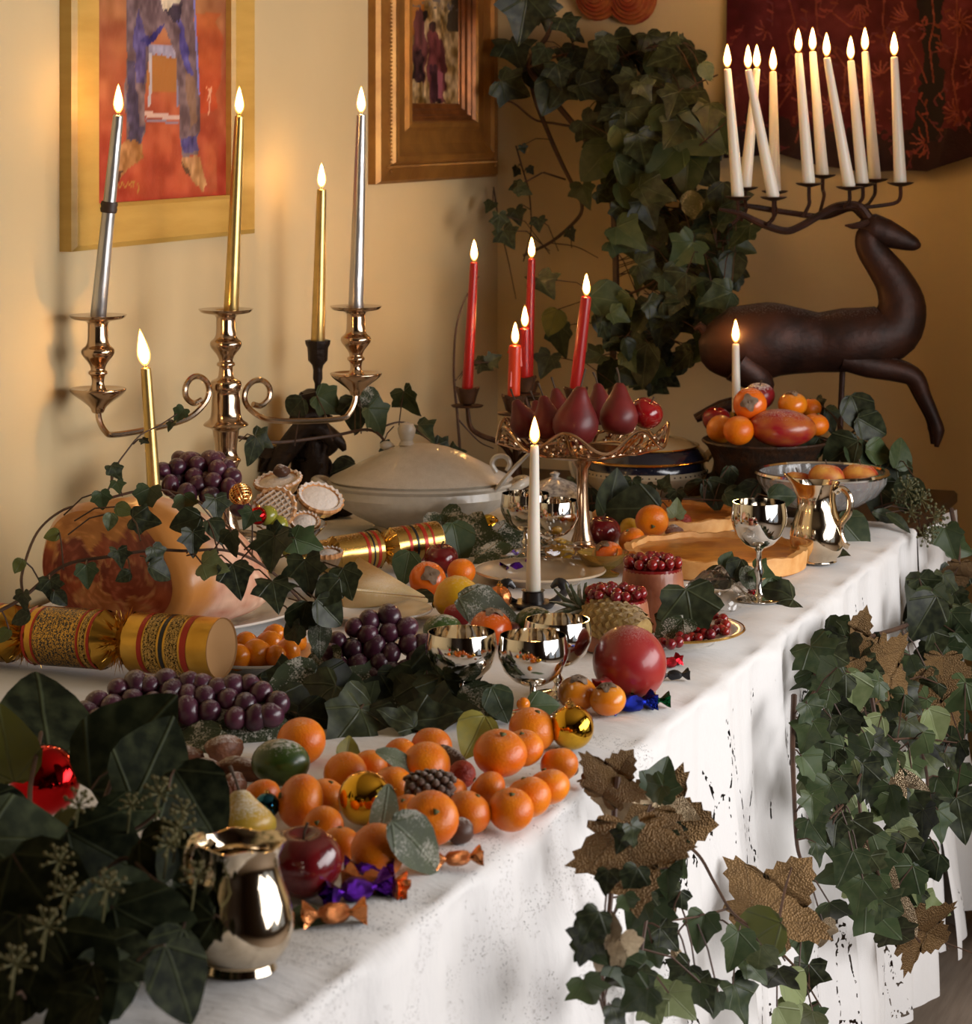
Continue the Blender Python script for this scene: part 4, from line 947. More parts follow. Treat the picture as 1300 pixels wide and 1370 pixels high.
def cracker(A, B, r, segs, ruffs, label, rims, frost=0):
    ax = B - A; L = ax.length; o = thing('christmas_cracker', A, label, 'cracker', 'gold crackers', align(ax))
    for (t0, t1, k0, k1, mat, nm) in segs:
        rr0, rr1 = r * k0, r * k1
        part(nm, lathe([(rr0 * (1 - .9 * (1 - t)) + (rr1 - rr0) * t if False else rr0 + (rr1 - rr0) * t, (t0 + (t1 - t0) * t) * L) for t in (0, .25, .5, .75, 1)], 32, fn=(lambda R, z, a: (R * (1 + .05 * math.sin(9 * a) * (abs(k0 - k1) > .15)), z))), mat, o)
    for t in ruffs:
        g = G(); rs = random.Random(int(t * 999))
        for k in range(150):
            a = rs.random() * 6.28; zz = t * L + rs.uniform(-.012, .012); r0 = r * .45; r1 = r * rs.uniform(.8, 1.25); w = .12
            p0 = Vector((r0 * math.cos(a), r0 * math.sin(a), zz)); p1 = Vector((r1 * math.cos(a), r1 * math.sin(a), zz + rs.uniform(-.012, .012))); s = Vector((-math.sin(a), math.cos(a), rs.uniform(-1, 1))) * .0016
            g.add(([p0 - s, p0 + s, p1], [(0, 1, 2)]))
        tag(part('tinsel_ruff', g.vf, m_foil, o, None, False), kind='stuff')
    for t, rr in rims: part('end_card', lathe([(0, t * L - .004), (r * rr * .96, t * L - .002), (r * rr, t * L), (r * rr * 1.005, t * L - .001)] if t > .5 else [(0, t * L + .004), (r * rr * .96, t * L + .002), (r * rr, t * L)], 32), m_card, o)
    return o
A = at(-62, 915, 2.50); B = at(297, 867, 2.37); ux = lambda x: (x + 62) / 359
A.z = max(A.z, TZ + .045); 
S = []
def seg(x0, x1, mat, k=1.0, nm='tube', k1=None): S.append((ux(x0), ux(x1), k, k if k1 is None else k1, mat, nm))
seg(186, 297, m_foil, 1.0, 'end_tube'); seg(207, 213, m_redp, 1.012, 'band'); seg(215, 232, m_fili2, 1.010, 'band'); seg(235, 240, m_blackp, 1.012, 'band'); seg(243, 259, m_fili2, 1.010, 'band'); seg(262, 270, m_redp, 1.012, 'band')
seg(168, 186, m_foil, .5, 'neck', 1.0); seg(146, 168, m_foil, 1.0, 'neck', .5); seg(58, 146, m_foil, 1.0, 'barrel'); seg(70, 126, m_fili, 1.010, 'band'); seg(66, 69, m_redp, 1.014, 'band'); seg(127, 130, m_redp, 1.014, 'band'); seg(132, 139, m_fili2, 1.01, 'band'); seg(141, 145, m_redp, 1.014, 'band'); seg(54, 58, m_redp, 1.01, 'band')
seg(40, 58, m_foil, .5, 'neck', 1.0); seg(20, 40, m_foil, 1.0, 'neck', .5); seg(-62, 20, m_foil, 1.0, 'end_tube'); seg(2, 9, m_redp, 1.012, 'band'); seg(-20, -2, m_fili2, 1.01, 'band')
cracker(A, B, .0365, S, (ux(167), ux(39)), 'large gold Christmas cracker with red and black bands lying before the ham', ((1.0, 1.0), (0.0, 1.0)))
m_foilf = mk('gold_foil_sugared', (0.66, 0.42, 0.12), 0.22, 1.0, frost=.6, frs=140, frlo=.7)
A = at(405, 786, 2.93); B = at(584, 722, 3.02); A.z = max(A.z, TZ + .034); ux = lambda x: (x - 405) / 179; S = []
seg(522, 584, m_foilf, 1.0, 'end_tube'); seg(536, 540, m_redp, 1.014, 'band'); seg(546, 549, m_blackp, 1.014, 'band'); seg(556, 561, m_redp, 1.014, 'band'); seg(567, 570, m_redp, 1.01, 'band')
seg(512, 522, m_foilf, .55, 'neck', 1.0); seg(503, 512, m_foilf, 1.0, 'neck', .55); seg(445, 503, m_foilf, 1.0, 'barrel'); seg(480, 484, m_redp, 1.014, 'band'); seg(488, 490, m_blackp, 1.014, 'band'); seg(494, 498, m_redp, 1.014, 'band')
seg(436, 445, m_foilf, .55, 'neck', 1.); seg(405, 436, m_foilf, .9, 'end_tube')
cracker(A, B, .029, S, (ux(512),), 'smaller sugared gold cracker lying before the cream tureen', ((1.0, 1.0),))

# --- mince pies
m_past = mk('pastry', rgb(214, 160, 104), 0.65, c2=rgb(190, 130, 78), vs=60, bump=.3, bs=120, frost=.9, frs=80, frlo=.1)
m_past2 = mk('pastry_lid', rgb(222, 186, 146), 0.75, c2=rgb(206, 160, 116), vs=90, bump=.4, bs=150, frost=.85, frs=150, frlo=-.3)
m_tin = mk('foil_case', (0.6, 0.5, 0.4), 0.3, 1.0)
def mince(px, py, d, nrm, r, label, lattice=False):
    o = thing('mince_pie', at(px, py, d), label, 'mince pie', 'mince pies on the comport', align(Vector(nrm)))
    part('case', lathe([(0, -.016), (r * .7, -.016), (r * .95, -.001), (r * .9, -.001), (0, -.006)], 40, fn=lambda R, z, a: (R * (1 + .03 * math.cos(20 * a)), z)), m_tin, o)
    part('crust', lathe([(r * .8, -.002), (r * 1.0, -.001), (r * 1.03, .003), (r * .97, .006), (r * .84, .005), (r * .8, .002)], 60, fn=lambda R, z, a: (R * (1 + .03 * math.cos(20 * a)), z + .001 * math.cos(20 * a))), m_past, o)
    part('lid', lathe([(r * .83, .002), (r * .6, .0045), (r * .3, .006), (0, .0065)], 30), m_past2, o)
    if lattice:
        g = G()
        for k in range(-3, 4):
            h = math.sqrt(max(0, .66 - (k * .22) ** 2)) * r
            g.add(tube([(k * .22 * r, -h, .0055), (k * .22 * r, 0, .0072), (k * .22 * r, h, .0055)], .002, 5, ry=.0012)); g.add(tube([(-h, k * .22 * r, .006), (0, k * .22 * r, .0078), (h, k * .22 * r, .006)], .002, 5, ry=.0012))
        part('lattice', g.vf, m_past2, o, Rz(.7))
    return o
mince(372, 645, 2.93, (-.15, -.25, 1), .036, 'sugared mince pie at the top of the pile with a chocolate on it')
mince(367, 682, 2.86, (-.2, -.85, .5), .034, 'mince pie with a woven pastry top leaning against the pile', True)
mince(428, 668, 2.90, (.28, -.45, .85), .035, 'sugared mince pie tilted to the right of the pile')
mince(408, 700, 2.86, (.1, -.5, .85), .022, 'small sugared mince pie low in the pile beside the glass rim')
mince(437, 742, 2.88, (.0, -.12, 1), .024, 'mince pie lying below the comport next to the rear cracker')
mince(395, 668, 2.97, (.1, .2, .95), .034, 'mince pie mostly hidden in the middle of the pile')
m_choc = mk('chocolate', (0.075, 0.03, 0.016), 0.45, frost=.7, frs=90)
m_nut = mk('sugared_nut', (0.22, 0.085, 0.04), 0.5, c2=(0.14, 0.05, 0.025), vs=2, bump=.4, bs=4, frost=.6, frs=120)
def lump(name, px, py, d, s, mat, label, cat, rot=(0, 0, 0), seed=1, amp=.12):
    v, f = ball(1, 14, 9); v = blob(v, seed, amp, 2.4)
    M = Tr(at(px, py, d)) @ Rz(rot[2]) @ Ry(rot[1]) @ Rx(rot[0]) @ Sc(*s)
    return solo(name, (v, f), mat, label, cat, None, M)
lump('chocolate', 377, 630, 2.93, (.013, .011, .009), m_choc, 'dark chocolate piece on top of the highest mince pie', 'chocolate', (.3, .3, 0), 2)

# --- tarts
m_crust = mk('shortcrust', rgb(232, 178, 112), 0.6, c2=rgb(214, 150, 82), vs=40, bump=.25, bs=90)
m_custard = mk('baked_custard', rgb(216, 140, 42), 0.35, c2=rgb(170, 92, 24), vs=24, bump=.15, bs=50, coat=.3)
def tart(px, py, r, h, label, th=.012):
    o = thing('tart', onT(px, py), label, 'tart')
    part('crust', lathe([(0, 0), (r * .95, 0), (r * .985, .003), (r, h * .9), (r * .995, h), (r - th, h * 1.01), (r - th * 1.15, h * .75), (0, h * .6)], 64, fn=lambda R, z, a: (R * (1 + .004 * math.sin(40 * a) * (z > h * .5) + .002 * math.sin(5 * a)), z + (.0018 * math.sin(11 * a) + .001 * math.sin(29 * a)) * (z > h * .7))), m_crust, o)
    part('custard', lathe([(r - th * 1.05, h * .74), (r * .8, h * .80), (r * .4, h * .82), (0, h * .82)], 48), m_custard, o)
    return o
tart(957, 757, .142, .030, 'round golden custard tart with a thick pastry rim behind the tall goblet')
tart(892, 702, .128, .024, 'second custard tart lying further back beside the gold banded tureen', .010)
# --- puddings with berries
m_mousse = mk('brown_pate', rgb(168, 104, 70), 0.45, c2=rgb(136, 74, 48), vs=30, coat=.3, bump=.12, bs=60)
m_berry = mk('cranberry', (0.21, 0.006, 0.009), 0.14, coat=.6, rand=.35)
m_jam = mk('berry_jelly', (0.20, 0.012, 0.010), 0.15, coat=.5)
berry_me = me(ball(.0072, 14, 9), m_berry, True, 0, 'cranberry')
def berry(p, lb, gr, s=1.0):
    o = ob('cranberry', berry_me, None, Tr(p) @ Sc(s) @ Rz(R_.random() * 6)); tag(o, lb, 'cranberry', gr); return o
def pudding(px, py, r0, r1, h, label, blab, z0=.007):
    p = onT(px, py) + Vector((0, 0, z0)); o = thing('pudding', p, label, 'pudding')
    part('mould', lathe([(0, 0), (r0, 0), (r0 * 1.01, .006), (r1 * 1.02, h * .9), (r1 * .98, h), (0, h)], 40), m_mousse, o)
    part('glaze', lathe([(r1 * .99, h - .003), (r1 * .985, h + .002), (0, h + .003)], 36), m_jam, o)
    rs = random.Random(int(px)); pts = []
    for rr, n in ((r1 * .84, 13), (r1 * .5, 8), (r1 * .15, 2)):
        for k in range(n):
            a = 2 * PI * k / n + rs.random() * .3; q = p + Vector((rr * math.cos(a), rr * math.sin(a), h + .0085 + (0.004 if rr < r1 * .6 else 0) + rs.random() * .002)); berry(q, blab, blab, rs.uniform(.85, 1.1))
    return o
pudding(873, 844, .047, .040, .078, 'tall brown moulded pudding topped with cranberries beside the plate of berries', 'cranberry heaped on top of the tall rear pudding')
pudding(824, 868, .048, .041, .062, 'lower brown moulded pudding with cranberries behind the pineapple', 'cranberry ringed on top of the lower pudding', 0.003)
for (x, y) in ((886, 860), (897, 862), (907, 859), (917, 855), (925, 852), (934, 853), (941, 848), (950, 849), (956, 843), (964, 842), (970, 836), (962, 834), (957, 826), (967, 828), (946, 841), (932, 845), (955, 818), (919, 846), (970, 845), (909, 851)):
    berry(T(x, y, .024), 'cranberry scattered along the gold rimmed plate', 'cranberries on the white plate', R_.uniform(.85, 1.1))
# --- cheese wedge
import bmesh
c0 = T(512, 822, CT) + Vector((0, 0, .008))
ch = thing('cheese', c0, 'pale cream cheese wedge with a dusted top behind the dark grapes', 'cheese')
m_cheese = mk('cheese', rgb(222, 198, 150), 0.5, c2=rgb(206, 178, 126), vs=30, sss=.15, frost=.6, frs=200)
L0, L1, L2 = T(456, 826, CT) - c0, T(575, 818, CT) - c0, T(478, 797, CT) - c0
bmz = bmesh.new(); pz = [Vector((p.x, p.y, z)) for p, z in ((L0, 0), (L1, 0), (L2, 0), (L0, .034), (L1, .012), (L2, .052))]
vz = [bmz.verts.new(p) for p in pz]
for q in ((0, 2, 1), (3, 4, 5), (0, 1, 4, 3), (1, 2, 5, 4), (2, 0, 3, 5)): bmz.faces.new([vz[i] for i in q])
bmesh.ops.bevel(bmz, geom=bmz.edges[:], offset=.004, segments=3, affect='EDGES'); bmesh.ops.recalc_face_normals(bmz, faces=bmz.faces[:])
mz = bpy.data.meshes.new('wedge'); bmz.to_mesh(mz); bmz.free(); mz.materials.append(m_cheese); mz.polygons.foreach_set('use_smooth', [True] * len(mz.polygons)); ob('wedge', mz, ch)

# --- fruit builders
m_tang = mk('tangerine_peel', rgb(240, 136, 16), 0.34, c2=rgb(228, 108, 8), vs=30, bump=.22, bs=420, coat=.15, rand=.16, frost=.45, frs=260, frlo=.68)
m_calyx = mk('fruit_calyx', (0.10, 0.10, 0.03), .7)
m_brownc = mk('dried_calyx', (0.16, 0.10, 0.06), .8, c2=(.28, .2, .14), vs=70, bump=.5, bs=120)
m_persi = mk('persimmon_skin', rgb(228, 110, 20), 0.25, c2=rgb(214, 86, 16), vs=14, coat=.4, rand=.1, frost=.35, frs=120, frlo=.55)
m_persiy = mk('persimmon_yellow', rgb(232, 150, 30), 0.28, c2=rgb(224, 122, 20), vs=14, coat=.4, frost=.3, frs=120, frlo=.55)
m_lemon = mk('lemon_peel', rgb(226, 176, 34), 0.35, c2=rgb(206, 150, 24), vs=16, bump=.15, bs=260, coat=.2, frost=.35, frs=120, frlo=.6)
m_apple = mk('red_apple_skin', (0.16, 0.008, 0.010), 0.16, c2=(0.10, 0.006, 0.008), vs=20, coat=.5, stretch=(3, 3, .6))
m_pome = mk('pomegranate_skin', rgb(150, 32, 36), 0.32, c2=rgb(170, 58, 50), vs=16, coat=.3, frost=.45, frs=300, frlo=.62)
m_peach = mk('peach_skin', rgb(176, 52, 36), 0.5, c2=rgb(222, 160, 70), vs=30, frost=.3, frs=120, frlo=.6)
m_mango = mk('mango_skin', rgb(150, 26, 34), 0.3, c2=rgb(178, 96, 36), vs=1.3, coat=.3, frost=.45, frs=170, frlo=.55)
m_rpear = mk('red_pear_skin', rgb(112, 30, 30), 0.42, c2=rgb(84, 22, 24), vs=18, coat=.05, rand=.15)
m_gpear = mk('green_pear_skin', rgb(196, 150, 46), 0.4, c2=rgb(158, 146, 56), vs=16, coat=.2, frost=.6, frs=160, frlo=.4)
m_lime = mk('lime_peel', rgb(62, 84, 30), 0.32, c2=rgb(44, 66, 22), vs=2, coat=.3, frost=.65, frs=110, frlo=.5)
m_lychee = mk('lychee_skin', rgb(164, 62, 40), 0.55, c2=rgb(140, 46, 34), vs=60, bump=.9, bs=160)
m_stalk = mk('fruit_stalk', (0.06, 0.035, 0.018), .7)
def fr_round(r, sq, dim, nn=22, mm=14, bot=.06):
    prof = []
    for i in range(mm + 1):
        th = PI * i / mm; rr = math.sin(th); z = -math.cos(th) * sq
        z -= dim * math.exp(-(rr / .28) ** 2) * (z > 0); z += bot * math.exp(-(rr / .3) ** 2) * (z < 0)
        prof.append((rr * r, z * r))
    prof[0] = (0, prof[0][1]); prof[-1] = (0, prof[-1][1]); return lathe(prof, nn)
TANG = [me(blobbed, m_tang, True, 0, 'tangerine') for blobbed in [(blob(v, s, .012, 60), f) for s, (v, f) in enumerate([fr_round(.026, .88, .07), fr_round(.026, .82, .09), fr_round(.026, .93, .05)])]]
CAL = me(lathe([(0, .0016), (.0022, .0012), (.0034, -.0004), (0, -.0006)], 6, fn=lambda r, z, a: (r * (1 + .25 * math.cos(3 * a)), z)), m_calyx, True, 0, 'calyx')
def Ft(px, py, r, lift=0.0): return at(px, py, VF * (CH - CT - r - lift) / (py - HY))
def jrot(a=.5): return Rz(R_.random() * 6.28) @ Rx(R_.gauss(0, a)) @ Ry(R_.gauss(0, a))
PILE = []
def tangerine(px, py, dpx, label, lift=0.0, face=None, group='tangerines heaped along the table edge', p=None):
    p = Ft(px, py, .024, lift) if p is None else p
    k = dpx * 1.07 * p.y / F / .052
    M = jrot(.35) if face is None else align(face)
    o = thing('tangerine', p, label, 'tangerine', group, M)
    ob('peel', R_.choice(TANG), o, Sc(k)); ob('calyx', CAL, o, Tr(0, 0, .0215 * k) @ Sc(k))
    PILE.append((o, .0255 * k, lift)); return o
L_ = [(666, 1012, 68, 'largest tangerine on top of the heap, its stalk end facing up', .020, (.1, -.35, .9)), (700, 1001, 52, 'frosted tangerine tucked behind the largest one', .010, (-.1, -.3, .9)), (712, 974, 60, 'sugared tangerine furthest back near the goblet foot', 0, (.3, -.2, 1)),
      (748, 1014, 48, 'sugared tangerine at the right end of the heap beside the gold bauble', 0, None), (734, 1046, 54, 'frosted tangerine above the right cloth edge, second from the end', 0, None), (707, 1061, 58, 'tangerine in the front row between two others near the cloth edge', 0, None),
      (680, 1077, 58, 'tangerine with a clear stalk scar at the front of the row', 0, (.05, -.4, .9)), (630, 1080, 58, 'plain tangerine left of the one with the stalk scar', 0, None), (571, 1095, 70, 'big tangerine behind the curled frosted leaf', .008, (.2, -.8, .5)),
      (570, 1025, 62, 'tangerine with a dark stalk scar behind the brown cone', .010, (0, -.55, .8)), (577, 993, 52, 'small sugared tangerine in the back row beside the yellow leaf', 0, None), (535, 1001, 44, 'smallest sugared tangerine at the back left', 0, None),
      (524, 1048, 56, 'tangerine half hidden behind the gold bauble', 0, None), (462, 1030, 56, 'tangerine with a shiny gold streamer on its left', 0, None), (436, 1057, 50, 'frosted tangerine behind the front left one', 0, None),
      (402, 1072, 68, 'smooth orange tangerine beside the green pear', .004, (-.8, -.3, .3)), (403, 990, 62, 'large frosted tangerine behind the green lime', 0, (0, -.2, 1)), (350, 1058, 50, 'tangerine below the brown nuts and above the pear', 0, None),
      (455, 1118, 50, 'tangerine in shadow behind the dark red apple', 0, None), (505, 1136, 70, 'tangerine in shadow under the curled frosted leaf', 0, None), (545, 1078, 50, 'tangerine squeezed between the bauble and the brown cone', 0, None), (601, 1050, 46, 'tangerine hidden deep in the middle of the heap', 0, None),
      (432, 1098, 54, 'tangerine peeping out above the dark red apple', 0, None), (523, 1104, 54, 'tangerine below the gold bauble, partly under the leaf', 0, None), (493, 1018, 48, 'tangerine behind the gold bauble and the thin grey leaf', 0, None), (655, 1046, 50, 'tangerine in shadow directly under the largest one', 0, None)]
for (x, y, w, lb, lf, fc_) in L_: tangerine(x, y, w, lb, lf, fc_)
# let neighbouring tangerines settle apart
for it in range(40):
    for i in range(len(PILE)):
        for j in range(i):
            a, ra, _ = PILE[i]; b, rb_, _ = PILE[j]; A_, B_ = a.matrix_basis.translation.copy(), b.matrix_basis.translation.copy()
            d_ = A_ - B_; m_ = ra + rb_ - .002 - d_.length
            if m_ > 0:
                d_.z *= .3; d_.normalize(); a.location = A_ + d_ * m_ * .5; b.location = B_ - d_ * m_ * .5
for (o, r, lf) in PILE: o.location.z = max(o.location.z, TZ + CT + r * .86) if lf else TZ + CT + r * .86

def fruit(name, p, vf, mat, label, cat, M=None, extra=(), group=None, pn='skin'):
    o = thing(name, p, label, cat, group, M); part(pn, vf, mat, o, None, True, 60)
    for (n_, g_, m_, M_) in extra: part(n_, g_, m_, o, M_)
    return o
def calyx4(r):
    g = G()
    for k in range(4):
        g.add(grid(lambda a, b: ((a - .5) * r * 1.1 * (1 - .75 * b * b), b * r, .001 + .14 * r * math.sin(b * 3) - .5 * r * b * b * .5), 4, 4), Rz(k * PI / 2 + .3))
    g.add(ball(r * .16, 8, 6), Tr(0, 0, r * .05)); return g.vf
def persimmon(px, py, r, label, face, mat=None, lift=0.0, p=None, group=None):
    p = Ft(px, py, r * .85, lift) if p is None else p
    return fruit('persimmon', p, fr_round(r, .84, .06), mat or m_persi, label, 'persimmon', align(face), [('calyx', calyx4(r * .55), m_brownc, Tr(0, 0, r * .80))], group)
def lemon(px, py, r, label, dirv, lift=0.0, p=None):
    p = Ft(px, py, r * .9, lift) if p is None else p
    prof = [(0, -1.32), (.12, -1.3), (.2, -1.18), (.5, -.98), (.8, -.62), (.95, -.2), (.95, .2), (.8, .62), (.5, .98), (.22, 1.2), (.13, 1.32), (0, 1.36)]
    return fruit('lemon', p, lathe([(a * r, b * r * .88) for a, b in prof], 22), m_lemon, label, 'lemon', align(dirv), [('calyx', calyx4(r * .16), m_calyx, Tr(0, 0, -1.17 * r) @ Rx(PI))])
def apple(px, py, r, label, mat=None, p=None, tilt=(0, -.15, 1), group=None, lift=0.0, name='apple'):
    p = Ft(px, py, r * .9, lift) if p is None else p
    def prof():
        out = []
        for i in range(17):
            th = PI * i / 16; rr = math.sin(th) * (1 + .06 * -math.cos(th)); z = -math.cos(th) * .92
            z -= .30 * math.exp(-(rr / .30) ** 2) * (z > 0); z += .16 * math.exp(-(rr / .25) ** 2) * (z < 0); out.append((abs(rr) * r, z * r))
        out[0] = (0, out[0][1]); out[-1] = (0, out[-1][1]); return out
    return fruit(name, p, lathe(prof(), 28, fn=lambda R, z, a: (R * (1 + .018 * math.cos(5 * a)), z)), mat or m_apple, label, name, align(tilt), [('stalk', tube([(0, 0, r * .58), (.001, 0, r * .85), (.004, .001, r * 1.08)], [.0012, .001, .0016], 6), m_stalk, None)], group)
PEARP = [(0, -.95), (.35, -.96), (.75, -.75), (.97, -.3), (.98, .1), (.82, .5), (.58, .9), (.40, 1.25), (.30, 1.5), (.18, 1.64), (0, 1.66)]
def pear(p, r, label, dirv, mat, group=None, curve=.1, k=1.0):
    prof = [(a * r, b * r * k) for a, b in PEARP]; v, f = lathe(prof, 24); v = [(x + curve * max(0, z) ** 2 / r, y, z) for x, y, z in blob(v, int(p[0] * 999), .01, 50)]
    zt = 1.64 * r * k
    return fruit('pear', p, (v, f), mat, label, 'pear', align(dirv), [('stalk', tube([(curve * zt * zt / r, 0, zt - .002), (curve * zt * zt / r + .003, 0, zt + r * .35), (curve * zt * zt / r + .008, .002, zt + r * .75)], [.0016, .0013, .002], 6), m_stalk, None)], group)
# --- fruit of the front of the table
apple(406, 1154, .0345, 'dark red shiny apple standing beside the small silver jug')
pear(Ft(318, 1106, .030) + Vector((.006, 0, .002)), .031, 'yellow green pear dusted with sugar above the silver jug', (-.12, .3, .95), m_gpear, None, .05, .62)
p = Ft(375, 1020, .028); fruit('lime', p, (blob(ball(1, 22, 14)[0], 3, .01, 3), ball(1, 22, 14)[1]), m_lime, 'dark green lime with a sugared top beside the brown nuts', 'lime', Rz(-.15) @ Sc(.031, .025, .024))
persimmon(813, 936, .0215, 'yellow orange persimmon with a dry calyx in front of the pomegranate', (-.1, -.25, .95), m_persiy)
persimmon(772, 928, .0235, 'yellow orange persimmon half hidden behind the goblet stem', (.1, -.2, .95), m_persiy)
p = Ft(842, 887, .0435)
fruit('pomegranate', p, fr_round(.0455, .95, .02, 28, 18), m_pome, 'large red pomegranate dusted with sugar beside the goblets', 'pomegranate', align((-.55, -.5, -.35)), [('crown', lathe([(.010, .040), (.009, .048), (.013, .056), (.011, .056), (.006, .045), (0, .044)], 18, fn=lambda r, z, a: (r * (1 + .22 * math.cos(6 * a) * (z > .05)), z)), m_pome, None)])
persimmon(572, 776, .0275, 'orange persimmon with a frosted calyx at the end of the rear cracker', (.2, -.75, .45))
tangerine(617, 765, 36, 'small tangerine lying behind the big yellow lemon', 0, None, 'fruit in the middle of the table')
lemon(611, 800, .0325, 'large yellow lemon in the middle of the table', (.75, -.35, .3))
persimmon(657, 840, .028, 'orange persimmon behind the left front goblet', (.1, -.1, 1))
for (x, y, a_, lb) in ((592, 843, .2, 'sugared green lime left of the persimmon behind the front goblets'), (715, 832, -.1, 'sugared green lime at the foot of the front white candle')):
    fruit('lime', Ft(x, y, .022), ball(1, 20, 12), m_lime, lb, 'lime', Rz(a_) @ Sc(.0265, .0215, .0205))
lump('strawberry', 612, 822, Ft(612, 822, .016).y / K, (.021, .016, .014), mk('strawberry_skin', (.42, .012, .015), .35, bump=.6, bs=200, frost=.4), 'red strawberry with a dark tip under the yellow lemon', 'strawberry', (0, .1, 0), 5, .05)
lemon(748, 737, .021, 'small yellow lemon behind the goblets by the cake stand foot', (.9, -.3, 0))
apple(590, 748, .026, 'dark red apple at the open end of the rear cracker')
# --- fruit behind, around the tarts
apple(806, 712, .029, 'dark red apple at the foot of the cake stand')
lemon(842, 706, .017, 'small lemon between the red apple and the orange', (.3, -.9, .2))
tangerine(872, 697, 42, 'bright orange resting on the edge of the near tart', .012, (0, -.95, -.25), 'fruit around the tarts')
tangerine(845, 722, 34, 'tangerine half hidden beside the near tart', 0, None, 'fruit around the tarts')
persimmon(812, 744, .0255, 'flat orange persimmon lying before the cake stand', (-.4, -.2, .9))
fruit('lychee', Ft(914, 698, .014, .006), ball(.0142, 16, 10), m_lychee, 'rough pink lychee beside the orange on the tart', 'lychee', None)
lump('nut', 901, 711, Ft(901, 711, .012, .004).y / K, (.016, .012, .010), m_nut, 'brown nut lying next to the lychee', 'nut', (0, 0, .3), 7)
fruit('lychee', Ft(618, 1036, .014), ball(.0145, 16, 10), m_lychee, 'rough red lychee nestling among the tangerines', 'lychee', None)
# --- pears on the cake stand
CSB = onT(779, 740)
for (x, y, d, r, dv, k, lb) in ((770, 566, 3.045, .033, (.05, -.1, 1), .95, 'largest red pear at the front of the cake stand'), (733, 566, 3.08, .024, (-.1, .15, 1), 1.0, 'red pear left of the largest one on the cake stand'), (702, 566, 3.12, .022, (-.35, .1, .9), 1.0, 'red pear furthest left on the cake stand, in shadow'),
                               (828, 556, 3.08, .028, (.1, .1, 1), 1.0, 'red pear right of the largest one on the cake stand'), (803, 548, 3.2, .023, (0, .1, 1), 1.0, 'small red pear at the back of the cake stand with an upright stalk'), (748, 552, 3.2, .022, (-.1, .1, 1), 1.0, 'small red pear behind the leaning red candle foot'), (722, 562, 3.2, .020, (-.2, .2, 1), .9, 'small dark pear at the back left of the cake stand')):
    p = at(x, y, d); p.z = max(p.z, CSB.z + .158 + r * .96); pear(p, r * 1.12, lb, dv, m_rpear, 'red pears on the cake stand', .06, k)
m_redap = mk('bright_red_apple', rgb(150, 16, 22), .18, c2=rgb(120, 10, 16), vs=14, coat=.5)
apple(0, 0, .027, 'bright red apple at the right edge of the cake stand', m_redap, at(864, 553, 3.1), (.4, -.2, .9))
# --- fruit in the black bowl
q = lambda x, y, dd=0.0: at(x, y, 3.45 + dd)
persimmon(0, 0, .030, 'persimmon with its brown calyx facing forward, on top of the black bowl', (-.15, -.9, .25), None, 0, q(1003, 541, -.03))
apple(0, 0, .027, 'sugared plum coloured apple behind the top persimmon in the black bowl', mk('plum_skin', rgb(120, 22, 30), .3, frost=.8, frs=110, frlo=.4), q(1016, 530, .04))
persimmon(0, 0, .0265, 'yellow persimmon standing upright on the mango', (0, -.15, 1), m_persiy, 0, q(1060, 541, .02))
fruit('mango', q(1047, 573, -.045), (blob(ball(1, 26, 16)[0], 9, .02, 2), ball(1, 26, 16)[1]), m_mango, 'large red mango lying across the black bowl', 'mango', Ry(.06) @ Sc(.060, .04, .033))
tangerine(0, 0, 39, 'glossy orange fruit at the front left of the black bowl', 0, (0, -.2, 1), 'fruit in the black bowl', q(988, 576, -.055))
lump('quince', 964, 574, 3.45, (.026, .026, .025), m_persiy, 'yellow quince at the left rim of the black bowl', 'quince', (0, 0, 0), 3, .02)
apple(0, 0, .026, 'red apple behind the yellow quince at the left of the bowl', m_redap, q(958, 562, .06))
tangerine(0, 0, 34, 'yellow orange fruit at the right rim of the black bowl', 0, (.2, -.2, 1), 'fruit in the black bowl', q(1091, 568, -.01))
tangerine(0, 0, 28, 'small orange fruit peeping out behind the right rim fruit', 0, (0, 0, 1), 'fruit in the black bowl', q(1084, 546, .05))
# --- peaches in the glass bowl
GB = T(1099, 704, CT)
for (x, y, d, r, lb) in ((1105, 642, 3.28, .031, 'pink peach in the middle of the cut glass bowl'), (1150, 644, 3.30, .034, 'red and yellow peach at the right of the cut glass bowl'), (1066, 650, 3.30, .028, 'peach low behind the jug in the cut glass bowl'), (1124, 640, 3.38, .028, 'dark plum at the back of the cut glass bowl')):
    apple(0, 0, r, lb, m_peach if 'plum' not in lb else mk('dark_plum', (.03, .02, .035), .4), at(x, y, d), (.1, .2, 1), 'fruit in the cut glass bowl', 0, 'peach' if 'plum' not in lb else 'plum')
